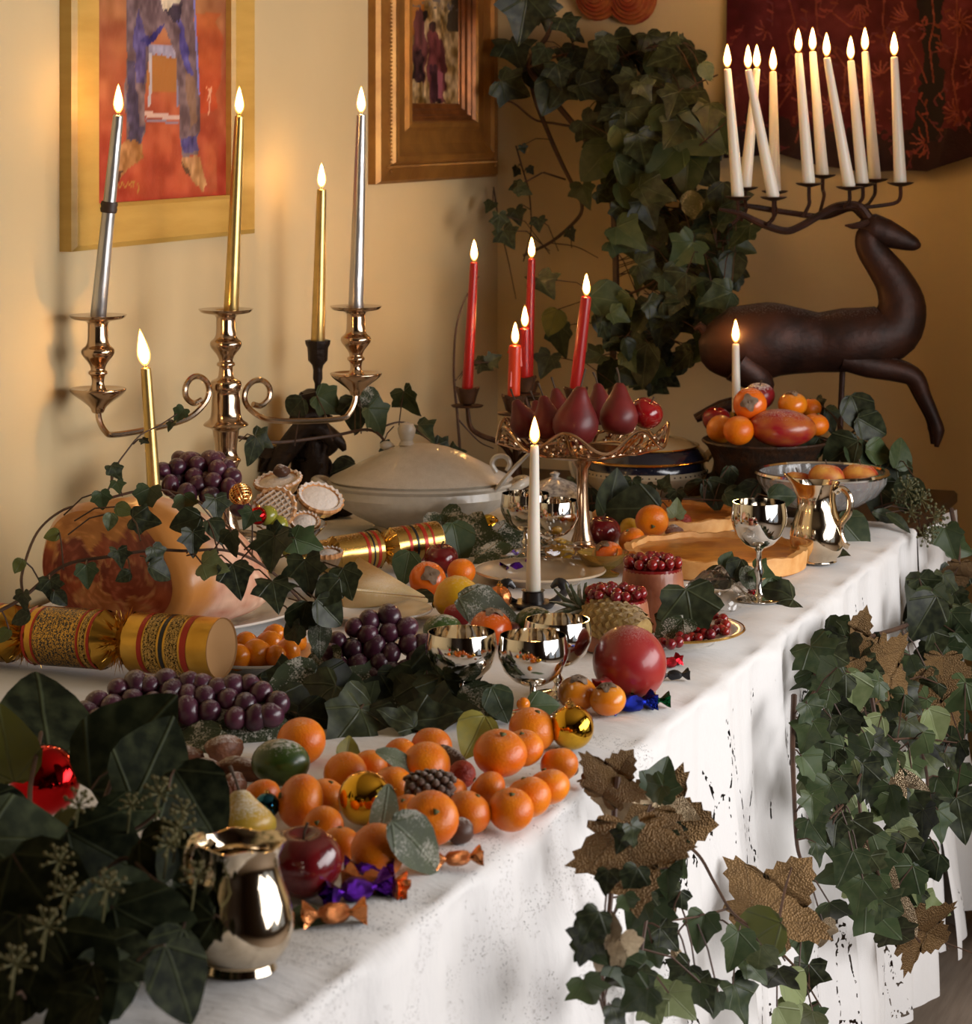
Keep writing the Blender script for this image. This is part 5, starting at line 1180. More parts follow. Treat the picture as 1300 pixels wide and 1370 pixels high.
# --- kumquats
m_kum = mk('kumquat_skin', rgb(232, 138, 14), 0.25, c2=rgb(222, 112, 10), vs=20, coat=.35, rand=.1)
KME = me(lathe([(0, -1), (.5, -.88), (.85, -.5), (.98, 0), (.88, .48), (.55, .84), (.15, .97), (0, .95)], 20), m_kum, True, 0, 'kumquat')
KP = T(345, 893, CT)
for (x, y, s, a_, lb) in ((318, 880, 1.15, .2, 'kumquat half hidden behind the end of the front cracker'), (344, 876, 1.35, -.4, 'large kumquat at the front of the kumquat plate'), (368, 878, .95, .5, 'small kumquat between the large ones at the plate front'), (385, 872, 1.15, .1, 'round kumquat at the right of the plate'), (394, 858, 1.05, -.7, 'kumquat at the far right of the kumquat plate'), (358, 862, 1.15, 1.3, 'long kumquat lying across the plate'), (366, 850, 1.0, .9, 'kumquat at the back of the plate under the ivy'), (330, 862, 1.1, -.2, 'kumquat at the back left of the plate')):
    p = T(x, y, .030); o = tag(ob('kumquat', KME, None, Tr(p) @ Rz(a_) @ Rx(1.0) @ Sc(.0145 * s, .0145 * s, .0175 * s)), lb, 'kumquat', 'kumquats on the white plate')
o = tag(ob('kumquat', KME, None, Tr(Ft(700, 942, .008, .02)) @ Rx(1.2) @ Sc(.008, .008, .009)), 'tiny kumquat wedged behind the top tangerine', 'kumquat')

# --- grapes
m_grape = mk('dark_grape_skin', rgb(84, 40, 56), 0.3, c2=rgb(58, 26, 46), vs=40, coat=.25, rand=.3, frost=.28, frs=110, frlo=.5)
m_ggrape = mk('green_grape_skin', rgb(150, 150, 54), 0.25, coat=.3, trans=.15)
m_gstem = mk('grape_stem', (0.10, 0.07, 0.03), .7)
GME = [me(ball(1, 14, 9, fn=lambda p: Vector((p.x, p.y, p.z * k))), m_grape, True, 0, 'grape') for k in (1.0, 1.15, 1.25)]
def bunch(label, poly, n, yb, yt, h, r, z0=0.0, d0=None, seed=0, tries=4000):
    """grapes fill an image-space pile: row yb sits at height z0, row yt at height h"""
    rs = random.Random(seed); X = [p[0] for p in poly]; Y = [p[1] for p in poly]; pts = []
    for _ in range(tries):
        if len(pts) >= n: break
        x, y = rs.uniform(min(X), max(X)), rs.uniform(min(Y), max(Y))
        if not inpoly(np.array([x]), np.array([y]), poly)[0]: continue
        t = (yb - y) / (yb - yt); p = T(x, y, r + z0 + (h - z0) * max(0, t)) if d0 is None else at(x, y, d0 + .05 * t + rs.uniform(-.01, .03))
        if all((p - w).length > r * 1.22 for w in pts): pts.append(p)
    c = sum(pts, Vector()) / len(pts); base = Vector((c.x, c.y, min(p.z for p in pts) - r))
    o = thing('grape_bunch', base, label, 'grapes', 'bunches of dark grapes')
    top = c + Vector((0, .02, .01))
    for p in pts: ob('grape', rs.choice(GME), o, Tr(p - base) @ Rz(rs.random() * 6) @ Rx(rs.random() * 3) @ Sc(r * rs.uniform(.9, 1.08)))
    g = G()
    for p in pts[::3]: g.add(tube([top - base, (top + p) / 2 - base + Vector((0, 0, .004)), p - base], .0012, 5))
    part('stem', g.vf, m_gstem, o); return o
bunch('bunch of red grapes behind the left front goblet', [(470, 835), (505, 818), (545, 828), (568, 860), (560, 895), (520, 912), (470, 910), (442, 890), (448, 850)], 90, 912, 822, .075, .0135, seed=3)
bunch('dusty dark grapes spilling in front of the large cracker', [(150, 925), (200, 905), (240, 912), (290, 918), (345, 915), (378, 940), (372, 962), (330, 965), (280, 960), (230, 955), (180, 985), (100, 975), (110, 950)], 75, 985, 900, .055, .0138, seed=5)
bunch('sugared dark grapes on the comport behind the gold candle', [(215, 625), (245, 612), (290, 612), (314, 640), (306, 662), (262, 665), (226, 660)], 34, 665, 612, .16, .0145, .1, 2.83, seed=8)
for (x, y, lb) in ((358, 690, 'pale green grape under the woven mince pie'), (372, 703, 'green grape tucked between ivy and mince pies'), (390, 735, 'green grape hanging below the comport rim')):
    tag(ob('grape', me(ball(.015, 14, 9), m_ggrape, True, 0, 'grape'), None, Tr(at(x, y, 2.80))), lb, 'grape', 'loose green grapes')
tag(ob('grape', me(ball(.014, 14, 9), m_grape, True, 0, 'grape'), None, Tr(at(322, 680, 2.80)) @ Sc(1.2, 1, .9)), 'single dark grape below the gold lattice ball', 'grape')

# --- baubles and foil ornaments
m_gbau = mk('gold_glass_bauble', (0.80, 0.45, 0.04), 0.05, 1.0)
m_rbau = mk('red_glass_bauble', (0.60, 0.01, 0.012), 0.05, 1.0)
m_bbau = mk('blue_glass_bauble', (0.02, 0.10, 0.16), 0.08, 1.0)
m_copper = mk('copper_foil', (0.75, 0.28, 0.10), 0.25, 1.0, bump=.5, bs=150)
m_purp = mk('purple_foil', (0.10, 0.015, 0.30), 0.18, 1.0, bump=.5, bs=150)
m_blue = mk('blue_foil', (0.015, 0.03, 0.35), 0.2, 1.0, bump=.5, bs=150)
m_green = mk('green_foil', (0.01, 0.12, 0.04), 0.2, 1.0, bump=.5, bs=150)
m_redf = mk('red_foil', (0.40, 0.012, 0.02), 0.2, 1.0, bump=.5, bs=150)
def bauble(p, r, mat, label, face=(.3, -.2, .9)):
    o = thing('bauble', p, label, 'bauble', rot=align(face)); part('glass_ball', ball(r, 30, 18), mat, o)
    part('cap', lathe([(r * .22, r * .95), (r * .22, r * 1.12), (r * .18, r * 1.16), (0, r * 1.17)], 14, fn=lambda R, z, a: (R * (1 + .05 * math.cos(10 * a)), z)), m_gline, o)
    part('loop', torus(r * .10, r * .025, 12, 5), m_gline, o, Tr(0, 0, r * 1.24) @ Rx(PI / 2)); return o
bauble(Ft(488, 1068, .026, .004), .0265, m_gbau, 'gold glass bauble among the tangerines, reflecting the window', (.8, -.3, .3))
bauble(Ft(765, 973, .0245), .0245, m_gbau, 'gold glass bauble beside the right end of the tangerines', (-.1, -.1, 1))
bauble(Ft(653, 704, .02), .020, m_gbau, 'gold bauble among frosted leaves before the cream tureen', (.3, -.6, .5))
bauble(Ft(668, 800, .018), .0175, m_copper, 'small copper bauble right of the yellow lemon', (0, 0, 1))
bauble(Ft(60, 1044, .030, .03), .034, m_rbau, 'red glass bauble half hidden by the ivy at the left', (-.7, -.2, .4))
bauble(Ft(357, 1078, .012, .012), .0125, m_bbau, 'tiny blue bauble between the pear and the tangerines', (0, .2, 1))
m_lat = mk('gold_lattice', (0.75, 0.42, 0.14), 0.25, 1.0)
def lattice_ball(p, r, label, name='gold_ball'):
    g = G()
    for k in range(9): g.add(torus(r, r * .07, 24, 5), Rz(k * PI / 9) @ Rx(PI / 2))
    for k in range(-3, 4): rr = math.sqrt(1 - (k * .27) ** 2) * r; g.add(torus(rr, r * .07, 24, 5), Tr(0, 0, k * .27 * r))
    o = thing(name, p, label, 'ornament', rot=jrot(.6)); part('lattice', g.vf, m_lat, o); part('core', ball(r * .93, 18, 12), m_copper, o); return o
lattice_ball(at(322, 662, 2.80), .016, 'gold lattice ball beside the sugared grapes on the comport')
lattice_ball(Ft(217, 966, .018), .0165, 'gold lattice ball lying among the dusty grapes')
bauble(at(345, 690, 2.79), .013, m_rbau, 'small red bauble between the grapes and the woven mince pie', (0, .4, 1))
def sweet(px, py, mat, label, s=.011, lift=0.0, rz=0.0):
    p = Ft(px, py, s * .7, lift); o = thing('wrapped_sweet', p, label, 'sweet', 'foil wrapped sweets', Rz(rz))
    v, f = ball(1, 12, 8); part('sweet', (blob(v, int(px), .12, 3), f), mat, o, Sc(s * 1.2, s * .9, s * .75))
    for sg in (-1, 1): part('twist', lathe([(s * .25, 0), (s * .3, s * .3), (s * .75, s * 1.0), (s * .9, s * 1.3)], 14, fn=lambda R, z, a: (R * (1 + .3 * math.sin(5 * a) * (z > s * .4)), z)), mat, o, Tr(sg * s * 1.0, 0, 0) @ Ry(sg * PI / 2))
    return o
sweet(494, 1160, m_purp, 'purple foil sweet resting below the tangerine in shadow', .010, .006)
sweet(478, 1190, m_purp, 'purple and gold crumpled foil sweet beside the red apple', .014, 0, .6)
sweet(502, 1180, m_copper, 'crumpled gold foil wrapper next to the purple sweets', .013, 0, -.5)
sweet(447, 1222, m_copper, 'flat copper foil sweet at the foot of the red apple', .012, 0, .2)
sweet(612, 1148, m_copper, 'gold foil sweet at the cloth edge under the leaf', .010, 0, .3)
sweet(845, 941, m_blue, 'blue foil sweet in front of the pomegranate', .013, 0, .5)
sweet(870, 937, m_green, 'green foil sweet at the cloth edge by the pomegranate', .010, 0, .1)
sweet(851, 921, m_gline, 'gold foil sweet touching the pomegranate', .010, .0, -.2)
sweet(895, 886, m_redf, 'dark red foil sweet under the gold rimmed plate', .009, 0, .9)
sweet(902, 903, m_blackp, 'small black foil sweet at the cloth edge by the plate', .008, 0, .2)
sweet(1018, 795, m_redf, 'red foil sweet at the foot of the tall goblet', .008, 0, .2)
sweet(690, 760, m_purp, 'purple foil sweet behind the front white candle', .012, 0, .7)
# --- nuts, chocolates, cone
for (x, y, s, rz, lb) in ((299, 1003, (.021, .014, .016), .5, 'round brown brazil nut at the top of the nut pile'), (276, 1030, (.02, .012, .012), -.5, 'brown brazil nut at the left of the nut pile'), (327, 1029, (.033, .011, .011), -.15, 'long brown brazil nut lying across the pile'), (287, 1056, (.02, .014, .013), .3, 'reddish nut at the bottom of the nut pile'), (312, 1050, (.018, .013, .012), 1.0, 'reddish brown nut above the pear'), (248, 1012, (.024, .012, .010), .1, 'sugared nut beside the frosted leaf')):
    p = Ft(x, y, s[2]); lump('brazil_nut', x, y, p.y / K, s, m_nut, lb, 'nut', (0, .1, rz), int(x), .16)
lump('chocolate', 615, 1112, Ft(615, 1112, .012).y / K, (.014, .012, .013), m_choc, 'square dark chocolate at the cloth edge', 'chocolate', (0, 0, .3), 4, .05)
lump('chocolate', 608, 1020, Ft(608, 1020, .010).y / K, (.026, .010, .012), m_choc, 'long dark chocolate shard between the tangerines', 'chocolate', (0, .5, -.7), 6, .06)
lump('chocolate', 762, 1030, Ft(762, 1030, .008).y / K, (.010, .008, .007), m_choc, 'small chocolate crumb at the right end of the tangerines', 'chocolate', (0, 0, .3), 14, .05)
lump('date', 685, 846, Ft(685, 846, .012).y / K, (.013, .012, .014), mk('date_skin', (.12, .03, .02), .35), 'dark date beside the persimmon behind the goblets', 'date', (0, 0, 0), 3)
fc0 = Ft(575, 1056, .018, .012); fcn = thing('fir_cone', fc0, 'brown ridged cone lying among the tangerines', 'cone', rot=Rz(.1) @ Ry(PI / 2))
m_cone = mk('cone_brown', (0.09, 0.05, 0.035), .7, c2=(.16, .10, .07), vs=80, bump=.6, bs=140, frost=.4)
part('core', lathe([(0, -.026), (.010, -.024), (.015, -.01), (.0145, .006), (.009, .02), (0, .027)], 18), m_cone, fcn)
sc = me(lathe([(0, 0), (.0045, .001), (.0035, .004), (0, .005)], 6), m_cone, True, 0, 'scale')
for k in range(70):
    z = -.024 + .048 * k / 70; rr = .0155 * math.sqrt(max(.05, 1 - (z / .03) ** 2)); a = k * 2.399
    ob('scale', sc, fcn, Tr(rr * math.cos(a), rr * math.sin(a), z) @ align((math.cos(a), math.sin(a), .4)))
# --- baby pineapple
ca_, cb_ = at(772, 813, 2.56), at(868, 852, 2.50); ax = (ca_ - cb_).normalized(); p = cb_ + (ca_ - cb_) * .5; p.z = max(p.z, TZ + CT + .03)
pn = thing('pineapple', p, 'baby pineapple lying with its leafy crown to the left behind the goblets', 'pineapple', rot=align(ax))
m_pine = mk('pineapple_skin', rgb(182, 152, 92), .55, c2=rgb(140, 108, 56), vs=60, rand=.2, frost=.15, frs=100, frlo=.3)
m_pleaf = mk('pineapple_leaf', rgb(96, 108, 84), .5, c2=rgb(62, 78, 52), vs=40, frost=.5, frs=90, frlo=.2)
part('core', lathe([(0, -.052), (.02, -.05), (.029, -.03), (.031, 0), (.027, .025), (.016, .04), (0, .043)], 24), m_pine, pn)
em = me(([(.0055, 0, 0), (0, .0065, 0), (-.0055, 0, 0), (0, -.0065, 0), (0, .001, .0032)], [(0, 1, 4), (1, 2, 4), (2, 3, 4), (3, 0, 4)]), m_pine, False, 0, 'eye')
for i in range(9):
    z = -.046 + i * .0105; rr = float(np.interp(z, [-.05, -.03, 0, .025, .04], [.019, .029, .031, .027, .016])); n = max(8, int(2 * PI * rr / .0105))
    for k in range(n): a = 2 * PI * (k + .5 * (i % 2)) / n; ob('eye', em, pn, Tr(rr * math.cos(a), rr * math.sin(a), z) @ align((math.cos(a), math.sin(a), .2)))
lm = me(grid(lambda a, b: ((a - .5) * .011 * (1 - b) ** .7, .009 * b * b - .02 * (a - .5) ** 2, .042 * b), 4, 6), m_pleaf, True, 0, 'crown_leaf')
for k in range(26):
    a = k * 2.399; t = k / 26; ob('crown_leaf', lm, pn, Tr(.007 * math.cos(a) * (1 - t), .007 * math.sin(a) * (1 - t), .038 + .018 * t) @ Rz(a - PI / 2) @ Rx(-(1.05 - .85 * t)) @ Sc(1, 1, .7 + .4 * t))
# --- cellophane
m_cello = bpy.data.materials.new('cellophane'); m_cello.use_nodes = True; t = NT(m_cello)
tr = t.n('ShaderNodeBsdfTransparent'); gl = t.n('ShaderNodeBsdfGlossy', i_Roughness=.08); lw = t.n('ShaderNodeFresnel', i_IOR=1.5)
mx = t.n('ShaderNodeMixShader', i_0=t.math('MULTIPLY_ADD', lw.outputs[0], .9, .06)); t.l(tr.outputs[0], mx.inputs[1]); t.l(gl.outputs[0], mx.inputs[2]); t.l(mx.outputs[0], t.out.inputs['Surface'])
def cel(label, c, sx, sy, h, seed):
    def fn(a, b):
        x, y = (a - .5) * 2, (b - .5) * 2
        z = h * max(0, 1 - (x * x + y * y) ** .5) + .012 * float(vnoise(np.array([a * 9.]), np.array([b * 9.]), seed)[0]) + .004 * float(vnoise(np.array([a * 25.]), np.array([b * 25.]), seed + 1)[0])
        return (x * sx + .01 * math.sin(9 * b + seed), y * sy + .01 * math.sin(11 * a), z + .001)
    return solo('cellophane_wrap', grid(fn, 34, 34), m_cello, label, 'cellophane', None, Tr(c) @ Rz(UANG), False)
cel('crumpled clear cellophane lying between the pudding and the tall goblet', T(955, 808, CT), .10, .055, .045, 3)
cel('crumpled clear cellophane over the cream plate', T(735, 762, CT) + Vector((0, 0, .02)), .08, .05, .015, 7)

# ================================================================== ivy, leaves and berries
def leaf_mat(name, col, c2, rough=.46, vein=(0.10, 0.115, 0.05), rand=.4, frost=0.0, coat=.0, frlo=.0, frs=60, metal=0.0, glit=False, ang=(0., .85, 1.75), back=None, spec=.3):
    m = bpy.data.materials.new(name); m.use_nodes = True; t = NT(m); b = t.b
    sp = t.n('ShaderNodeSeparateXYZ', i_0=t.n('ShaderNodeTexCoord').outputs['Object']); x, y = sp.outputs[0], sp.outputs[1]
    an = t.math('ABSOLUTE', t.math('ARCTAN2', x, y)); rr = t.math('POWER', t.math('ADD', t.math('MULTIPLY', x, x), t.math('MULTIPLY', y, y)), .5)
    d = None
    for a in ang:
        q = t.math('MULTIPLY', t.math('ABSOLUTE', t.math('SUBTRACT', an, a)), rr); d = q if d is None else t.math('MINIMUM', d, q)
    vm = t.ramp(d, [(.004, 1.0), (.022, 0.0)])
    rnd = t.n('ShaderNodeObjectInfo').outputs['Random']
    base = t.mix(rnd, col, c2); hs = t.n('ShaderNodeHueSaturation', i_Color=base)
    r2 = t.n('ShaderNodeTexWhiteNoise', noise_dimensions='1D'); t.l(rnd, r2.inputs['W'])
    t.l(t.math('MULTIPLY_ADD', r2.outputs[0], 2 * rand, 1 - rand), hs.inputs['Value'])
    nz = t.noise(5, 4); cc = t.mix(t.math('MULTIPLY', t.ramp(nz, [(.4, 0.), (.7, 1.)]), .35), hs.outputs[0], vein)
    cc = t.mix(t.math('MULTIPLY', vm, .35), cc, vein)
    if back is not None: cc = t.mix(t.n('ShaderNodeNewGeometry').outputs['Backfacing'], cc, back)
    if frost:
        fz = t.noise(frs / 2, 4, rough=.8); fz2 = t.noise(3.0, 2); k = t.math('MULTIPLY', t.ramp(t.math('ADD', fz, t.math('MULTIPLY', t.math('SUBTRACT', fz2, .5), .9)), [(.52, 0.), (.60, 1.)]), frost); cc = t.mix(k, cc, (.62, .58, .50))
    t.l(cc, b.inputs['Base Color']); b.inputs['Specular IOR Level'].default_value = spec; b.inputs['Roughness'].default_value = rough; b.inputs['Coat Weight'].default_value = coat; b.inputs['Metallic'].default_value = metal
    if glit:
        vo = t.n('ShaderNodeTexVoronoi', i_Vector=t.n('ShaderNodeTexCoord').outputs['Object'], i_Scale=42.0)
        bn = t.n('ShaderNodeBump', i_Strength=.5, i_Distance=.02, i_Height=vo.outputs['Distance']); t.l(bn.outputs[0], b.inputs['Normal'])
    else:
        bn = t.n('ShaderNodeBump', i_Strength=.35, i_Distance=.03, i_Height=vm); t.l(bn.outputs[0], b.inputs['Normal'])
    return m
m_ivy = leaf_mat('ivy_leaf', (0.016, 0.021, 0.007), (0.008, 0.012, 0.005))
m_ivyd = leaf_mat('ivy_leaf_deep', (0.010, 0.014, 0.005), (0.006, 0.009, 0.004), rough=.62, spec=.12)
m_ivym = leaf_mat('ivy_leaf_mid', (0.045, 0.068, 0.024), (0.022, 0.038, 0.015), back=(.08, .10, .045))
m_ivyl = leaf_mat('ivy_leaf_light', (0.17, 0.20, 0.085), (0.10, 0.13, 0.05), vein=(.25, .28, .14))
m_oliv = leaf_mat('olive_leaf', (0.12, 0.12, 0.02), (0.08, 0.09, 0.02))
m_yell = leaf_mat('yellow_leaf', (0.22, 0.19, 0.03), (0.2, 0.17, 0.03), rand=.1)
m_frost = leaf_mat('sugared_leaf', (0.035, 0.05, 0.02), (0.03, 0.045, 0.02), rough=.6, frost=.85)
m_frosl = leaf_mat('grey_sugared_leaf', (0.085, 0.10, 0.06), (0.11, 0.12, 0.075), rough=.6, frost=.45)
m_goldl = leaf_mat('bronze_glitter_leaf', (0.24, 0.14, 0.055), (0.17, 0.095, 0.035), rough=.5, vein=(.09, .05, .02), rand=.2, metal=.25, glit=True, ang=(0., .8, 1.6))
m_glit = leaf_mat('silver_glitter_leaf', (0.42, 0.32, 0.20), (0.34, 0.26, 0.17), rough=.28, vein=(.2, .14, .08), rand=.2, metal=.9, glit=True)
IVY = [(0, 0), (.10, -.09), (.26, -.13), (.40, -.06), (.45, .06), (.43, .15), (.51, .25), (.55, .36), (.46, .43), (.36, .49), (.29, .61), (.19, .78), (.09, .92), (0, 1)]
IVY2 = [(0, 0), (.08, -.14), (.26, -.22), (.46, -.16), (.46, -.02), (.44, .09), (.56, .17), (.66, .30), (.50, .38), (.36, .45), (.27, .58), (.17, .77), (.08, .91), (0, 1)]
OVA = [(0, 0), (.12, -.03), (.28, .04), (.40, .18), (.44, .34), (.40, .52), (.28, .72), (.15, .88), (.05, .97), (0, 1)]
NOV = [(x * .72, y) for x, y in OVA]
LAN = [(0, 0), (.05, .02), (.13, .14), (.20, .32), (.21, .5), (.17, .7), (.09, .88), (0, 1)]
SYC = [(0, 0), (.10, -.08), (.20, -.12), (.30, -.10), (.34, -.03), (.42, -.05), (.44, .03), (.36, .10), (.46, .13), (.52, .22), (.62, .24), (.60, .31), (.72, .38), (.60, .42), (.62, .48), (.48, .48), (.40, .52), (.28, .48), (.30, .58), (.24, .62), (.26, .72), (.17, .76), (.17, .85), (.09, .88), (0, 1)]
def leafmesh(out, mat, fold=.15, bend=.2, wav=.03, twist=0.0, name='leaf'):
    n = len(out); v, f = [], []
    def z(x, y): return fold * abs(x) - bend * y * y + wav * math.sin(9 * y + 3 * x) + twist * x * y
    for sx in (1, -1):
        for t in (0., .5, 1.):
            for (x, y) in out: X = x * t * sx; Yv = y if t == 1 else max(y, 0) * (1 - t) * .98 + y * t if y < 0 else y; v.append((X, Yv, z(X, Yv)))
    for h in range(2):
        o = h * 3 * n
        for r in range(2):
            for i in range(n - 1):
                q = (o + r * n + i, o + (r + 1) * n + i, o + (r + 1) * n + i + 1, o + r * n + i + 1); f.append(q if h == 0 else q[::-1])
    return me((v, f), mat, True, 0, name)
def variants(mat, outs, n=4, seed=1, bend=(.05, .4), fold=(.05, .4)):
    r = random.Random(seed); return [leafmesh(outs[k % len(outs)], mat, r.uniform(*fold), r.uniform(*bend), r.uniform(.0, .05), r.uniform(-.25, .25)) for k in range(n)]
LV = {'ivy': variants(m_ivy, [IVY, IVY2], 6, 1), 'mid': variants(m_ivym, [IVY, IVY2], 6, 2), 'light': variants(m_ivyl, [IVY, OVA], 4, 3), 'olive': variants(m_oliv, [OVA], 2, 4), 'yel': variants(m_yell, [OVA], 2, 5, (.1, .2)), 'ova': variants(m_ivy, [OVA], 4, 6), 'ovam': variants(m_ivym, [OVA], 4, 16),
      'frost': variants(m_frost, [OVA, IVY], 4, 7), 'fgrey': variants(m_frosl, [LAN, NOV], 4, 8, (.2, .6)), 'gold': variants(m_goldl, [SYC], 4, 9, (.05, .3)), 'glit': variants(m_glit, [IVY, LAN], 4, 10, (.3, .7)), 'lan': variants(m_ivy, [LAN], 3, 11), 'ovad': variants(m_ivyd, [OVA], 5, 12)}
m_vine = mk('vine_stem', (0.085, 0.040, 0.022), .6, c2=(.05, .025, .015), vs=60)
m_gvine = mk('green_stem', (0.14, 0.13, 0.05), .6)
rv = random.Random(21)
def put_leaf(root, o0, P, size, ang, kind, nrm=(0, -1, .3), nj=.4):
    n = (Vector(nrm).normalized() + Vector((rv.gauss(0, nj), rv.gauss(0, nj) * .5, rv.gauss(0, nj)))).normalized()
    a = math.radians(ang); t = Vector((math.sin(a), 0, -math.cos(a))) if abs(nrm[2]) < .8 else Vector((math.sin(a), -math.cos(a), 0))
    t = (t - n * t.dot(n)); t = t.normalized() if t.length > .1 else n.orthogonal().normalized()
    x = t.cross(n); M = Matrix(((x.x, t.x, n.x, 0), (x.y, t.y, n.y, 0), (x.z, t.z, n.z, 0), (0, 0, 0, 1)))
    b = P - t * size * .45 - o0
    ob('leaf', rv.choice(LV[kind]), root, Tr(b) @ M @ Sc(size)); return b
def dwall(px):
    k = (px - 650) / F
    db_ = (SB + P0.x * U.x + P0.y * U.y) / (k * U.x + U.y); dl = (WL + P0.x * N.x + P0.y * N.y) / (k * N.x + N.y)
    return (min(db_, dl) if dl > 0 else db_) / K
def dfront(px, w=0.0): k = (px - 650) / F; return (w + P0.x * N.x + P0.y * N.y) / (k * N.x + N.y) / K
def clothd(px, py, extra):
    d = dfront(px); a = TZ - at(px, py, d).z; return dfront(px, -(.03 + .07 * sstep(0, .55, a) + extra))
def vine(label, stems, leaves=(), fills=(), name='ivy', cat='ivy', sizes=(.04, .06), kinds=('ivy',), dfn=None, pet=.14, group=None, stemmat=None, base=None, nrm=(0, -1, .3)):
    """stems: ([(x,y,d)...], r0, r1); leaves: (x,y,d,size px,angle,kind); fills: (polygon, n, size px range, kinds, ang range)"""
    SP = [smooth_path([at(*p) for p in s[0]], 6) for s in stems]
    o0 = Vector(base) if base is not None else SP[0][0].copy()
    root = thing(name, o0, label, cat, group); g = G()
    for P, s in zip(SP, stems): g.add(tube([p - o0 for p in P], list(np.linspace(s[1], s[2], len(P))), 6))
    allp = [p for P in SP for p in P]
    L = list(leaves)
    for (poly, n, sr, ks, ar) in fills:
        X = [p[0] for p in poly]; Y = [p[1] for p in poly]; pts = []; tr = 0
        while len(pts) < n and tr < 6000:
            tr += 1; x, y = rv.uniform(min(X), max(X)), rv.uniform(min(Y), max(Y))
            if not inpoly(np.array([x]), np.array([y]), poly)[0]: continue
            if any((x - a) ** 2 + (y - b) ** 2 < (sr[0] * .32) ** 2 for a, b in pts): continue
            pts.append((x, y)); L.append((x, y, dfn(x, y), rv.uniform(*sr), rv.uniform(*ar), rv.choice(ks)))
    for (x, y, d, sz, ang, kd) in L:
        d = dfn(x, y) if d is None else d
        P = at(x, y, d); b = put_leaf(root, o0, P, sz * d / VF * (.88 if kd in ('ivy', 'mid') else 1), ang, kd, nrm)
        q = min(allp, key=lambda p: (p - o0 - b).length_squared) - o0 if allp else b
        dv = q - b; l = min(dv.length, pet)
        if l > .004:
            e = b + dv.normalized() * l + Vector((0, 0, -.1 * l)); g.add(tube([b, (b + e) / 2 + Vector((0, 0, .12 * l)), e], .0011, 5))
    if g.v: part('stem', g.vf, stemmat or m_vine, root)
    return root
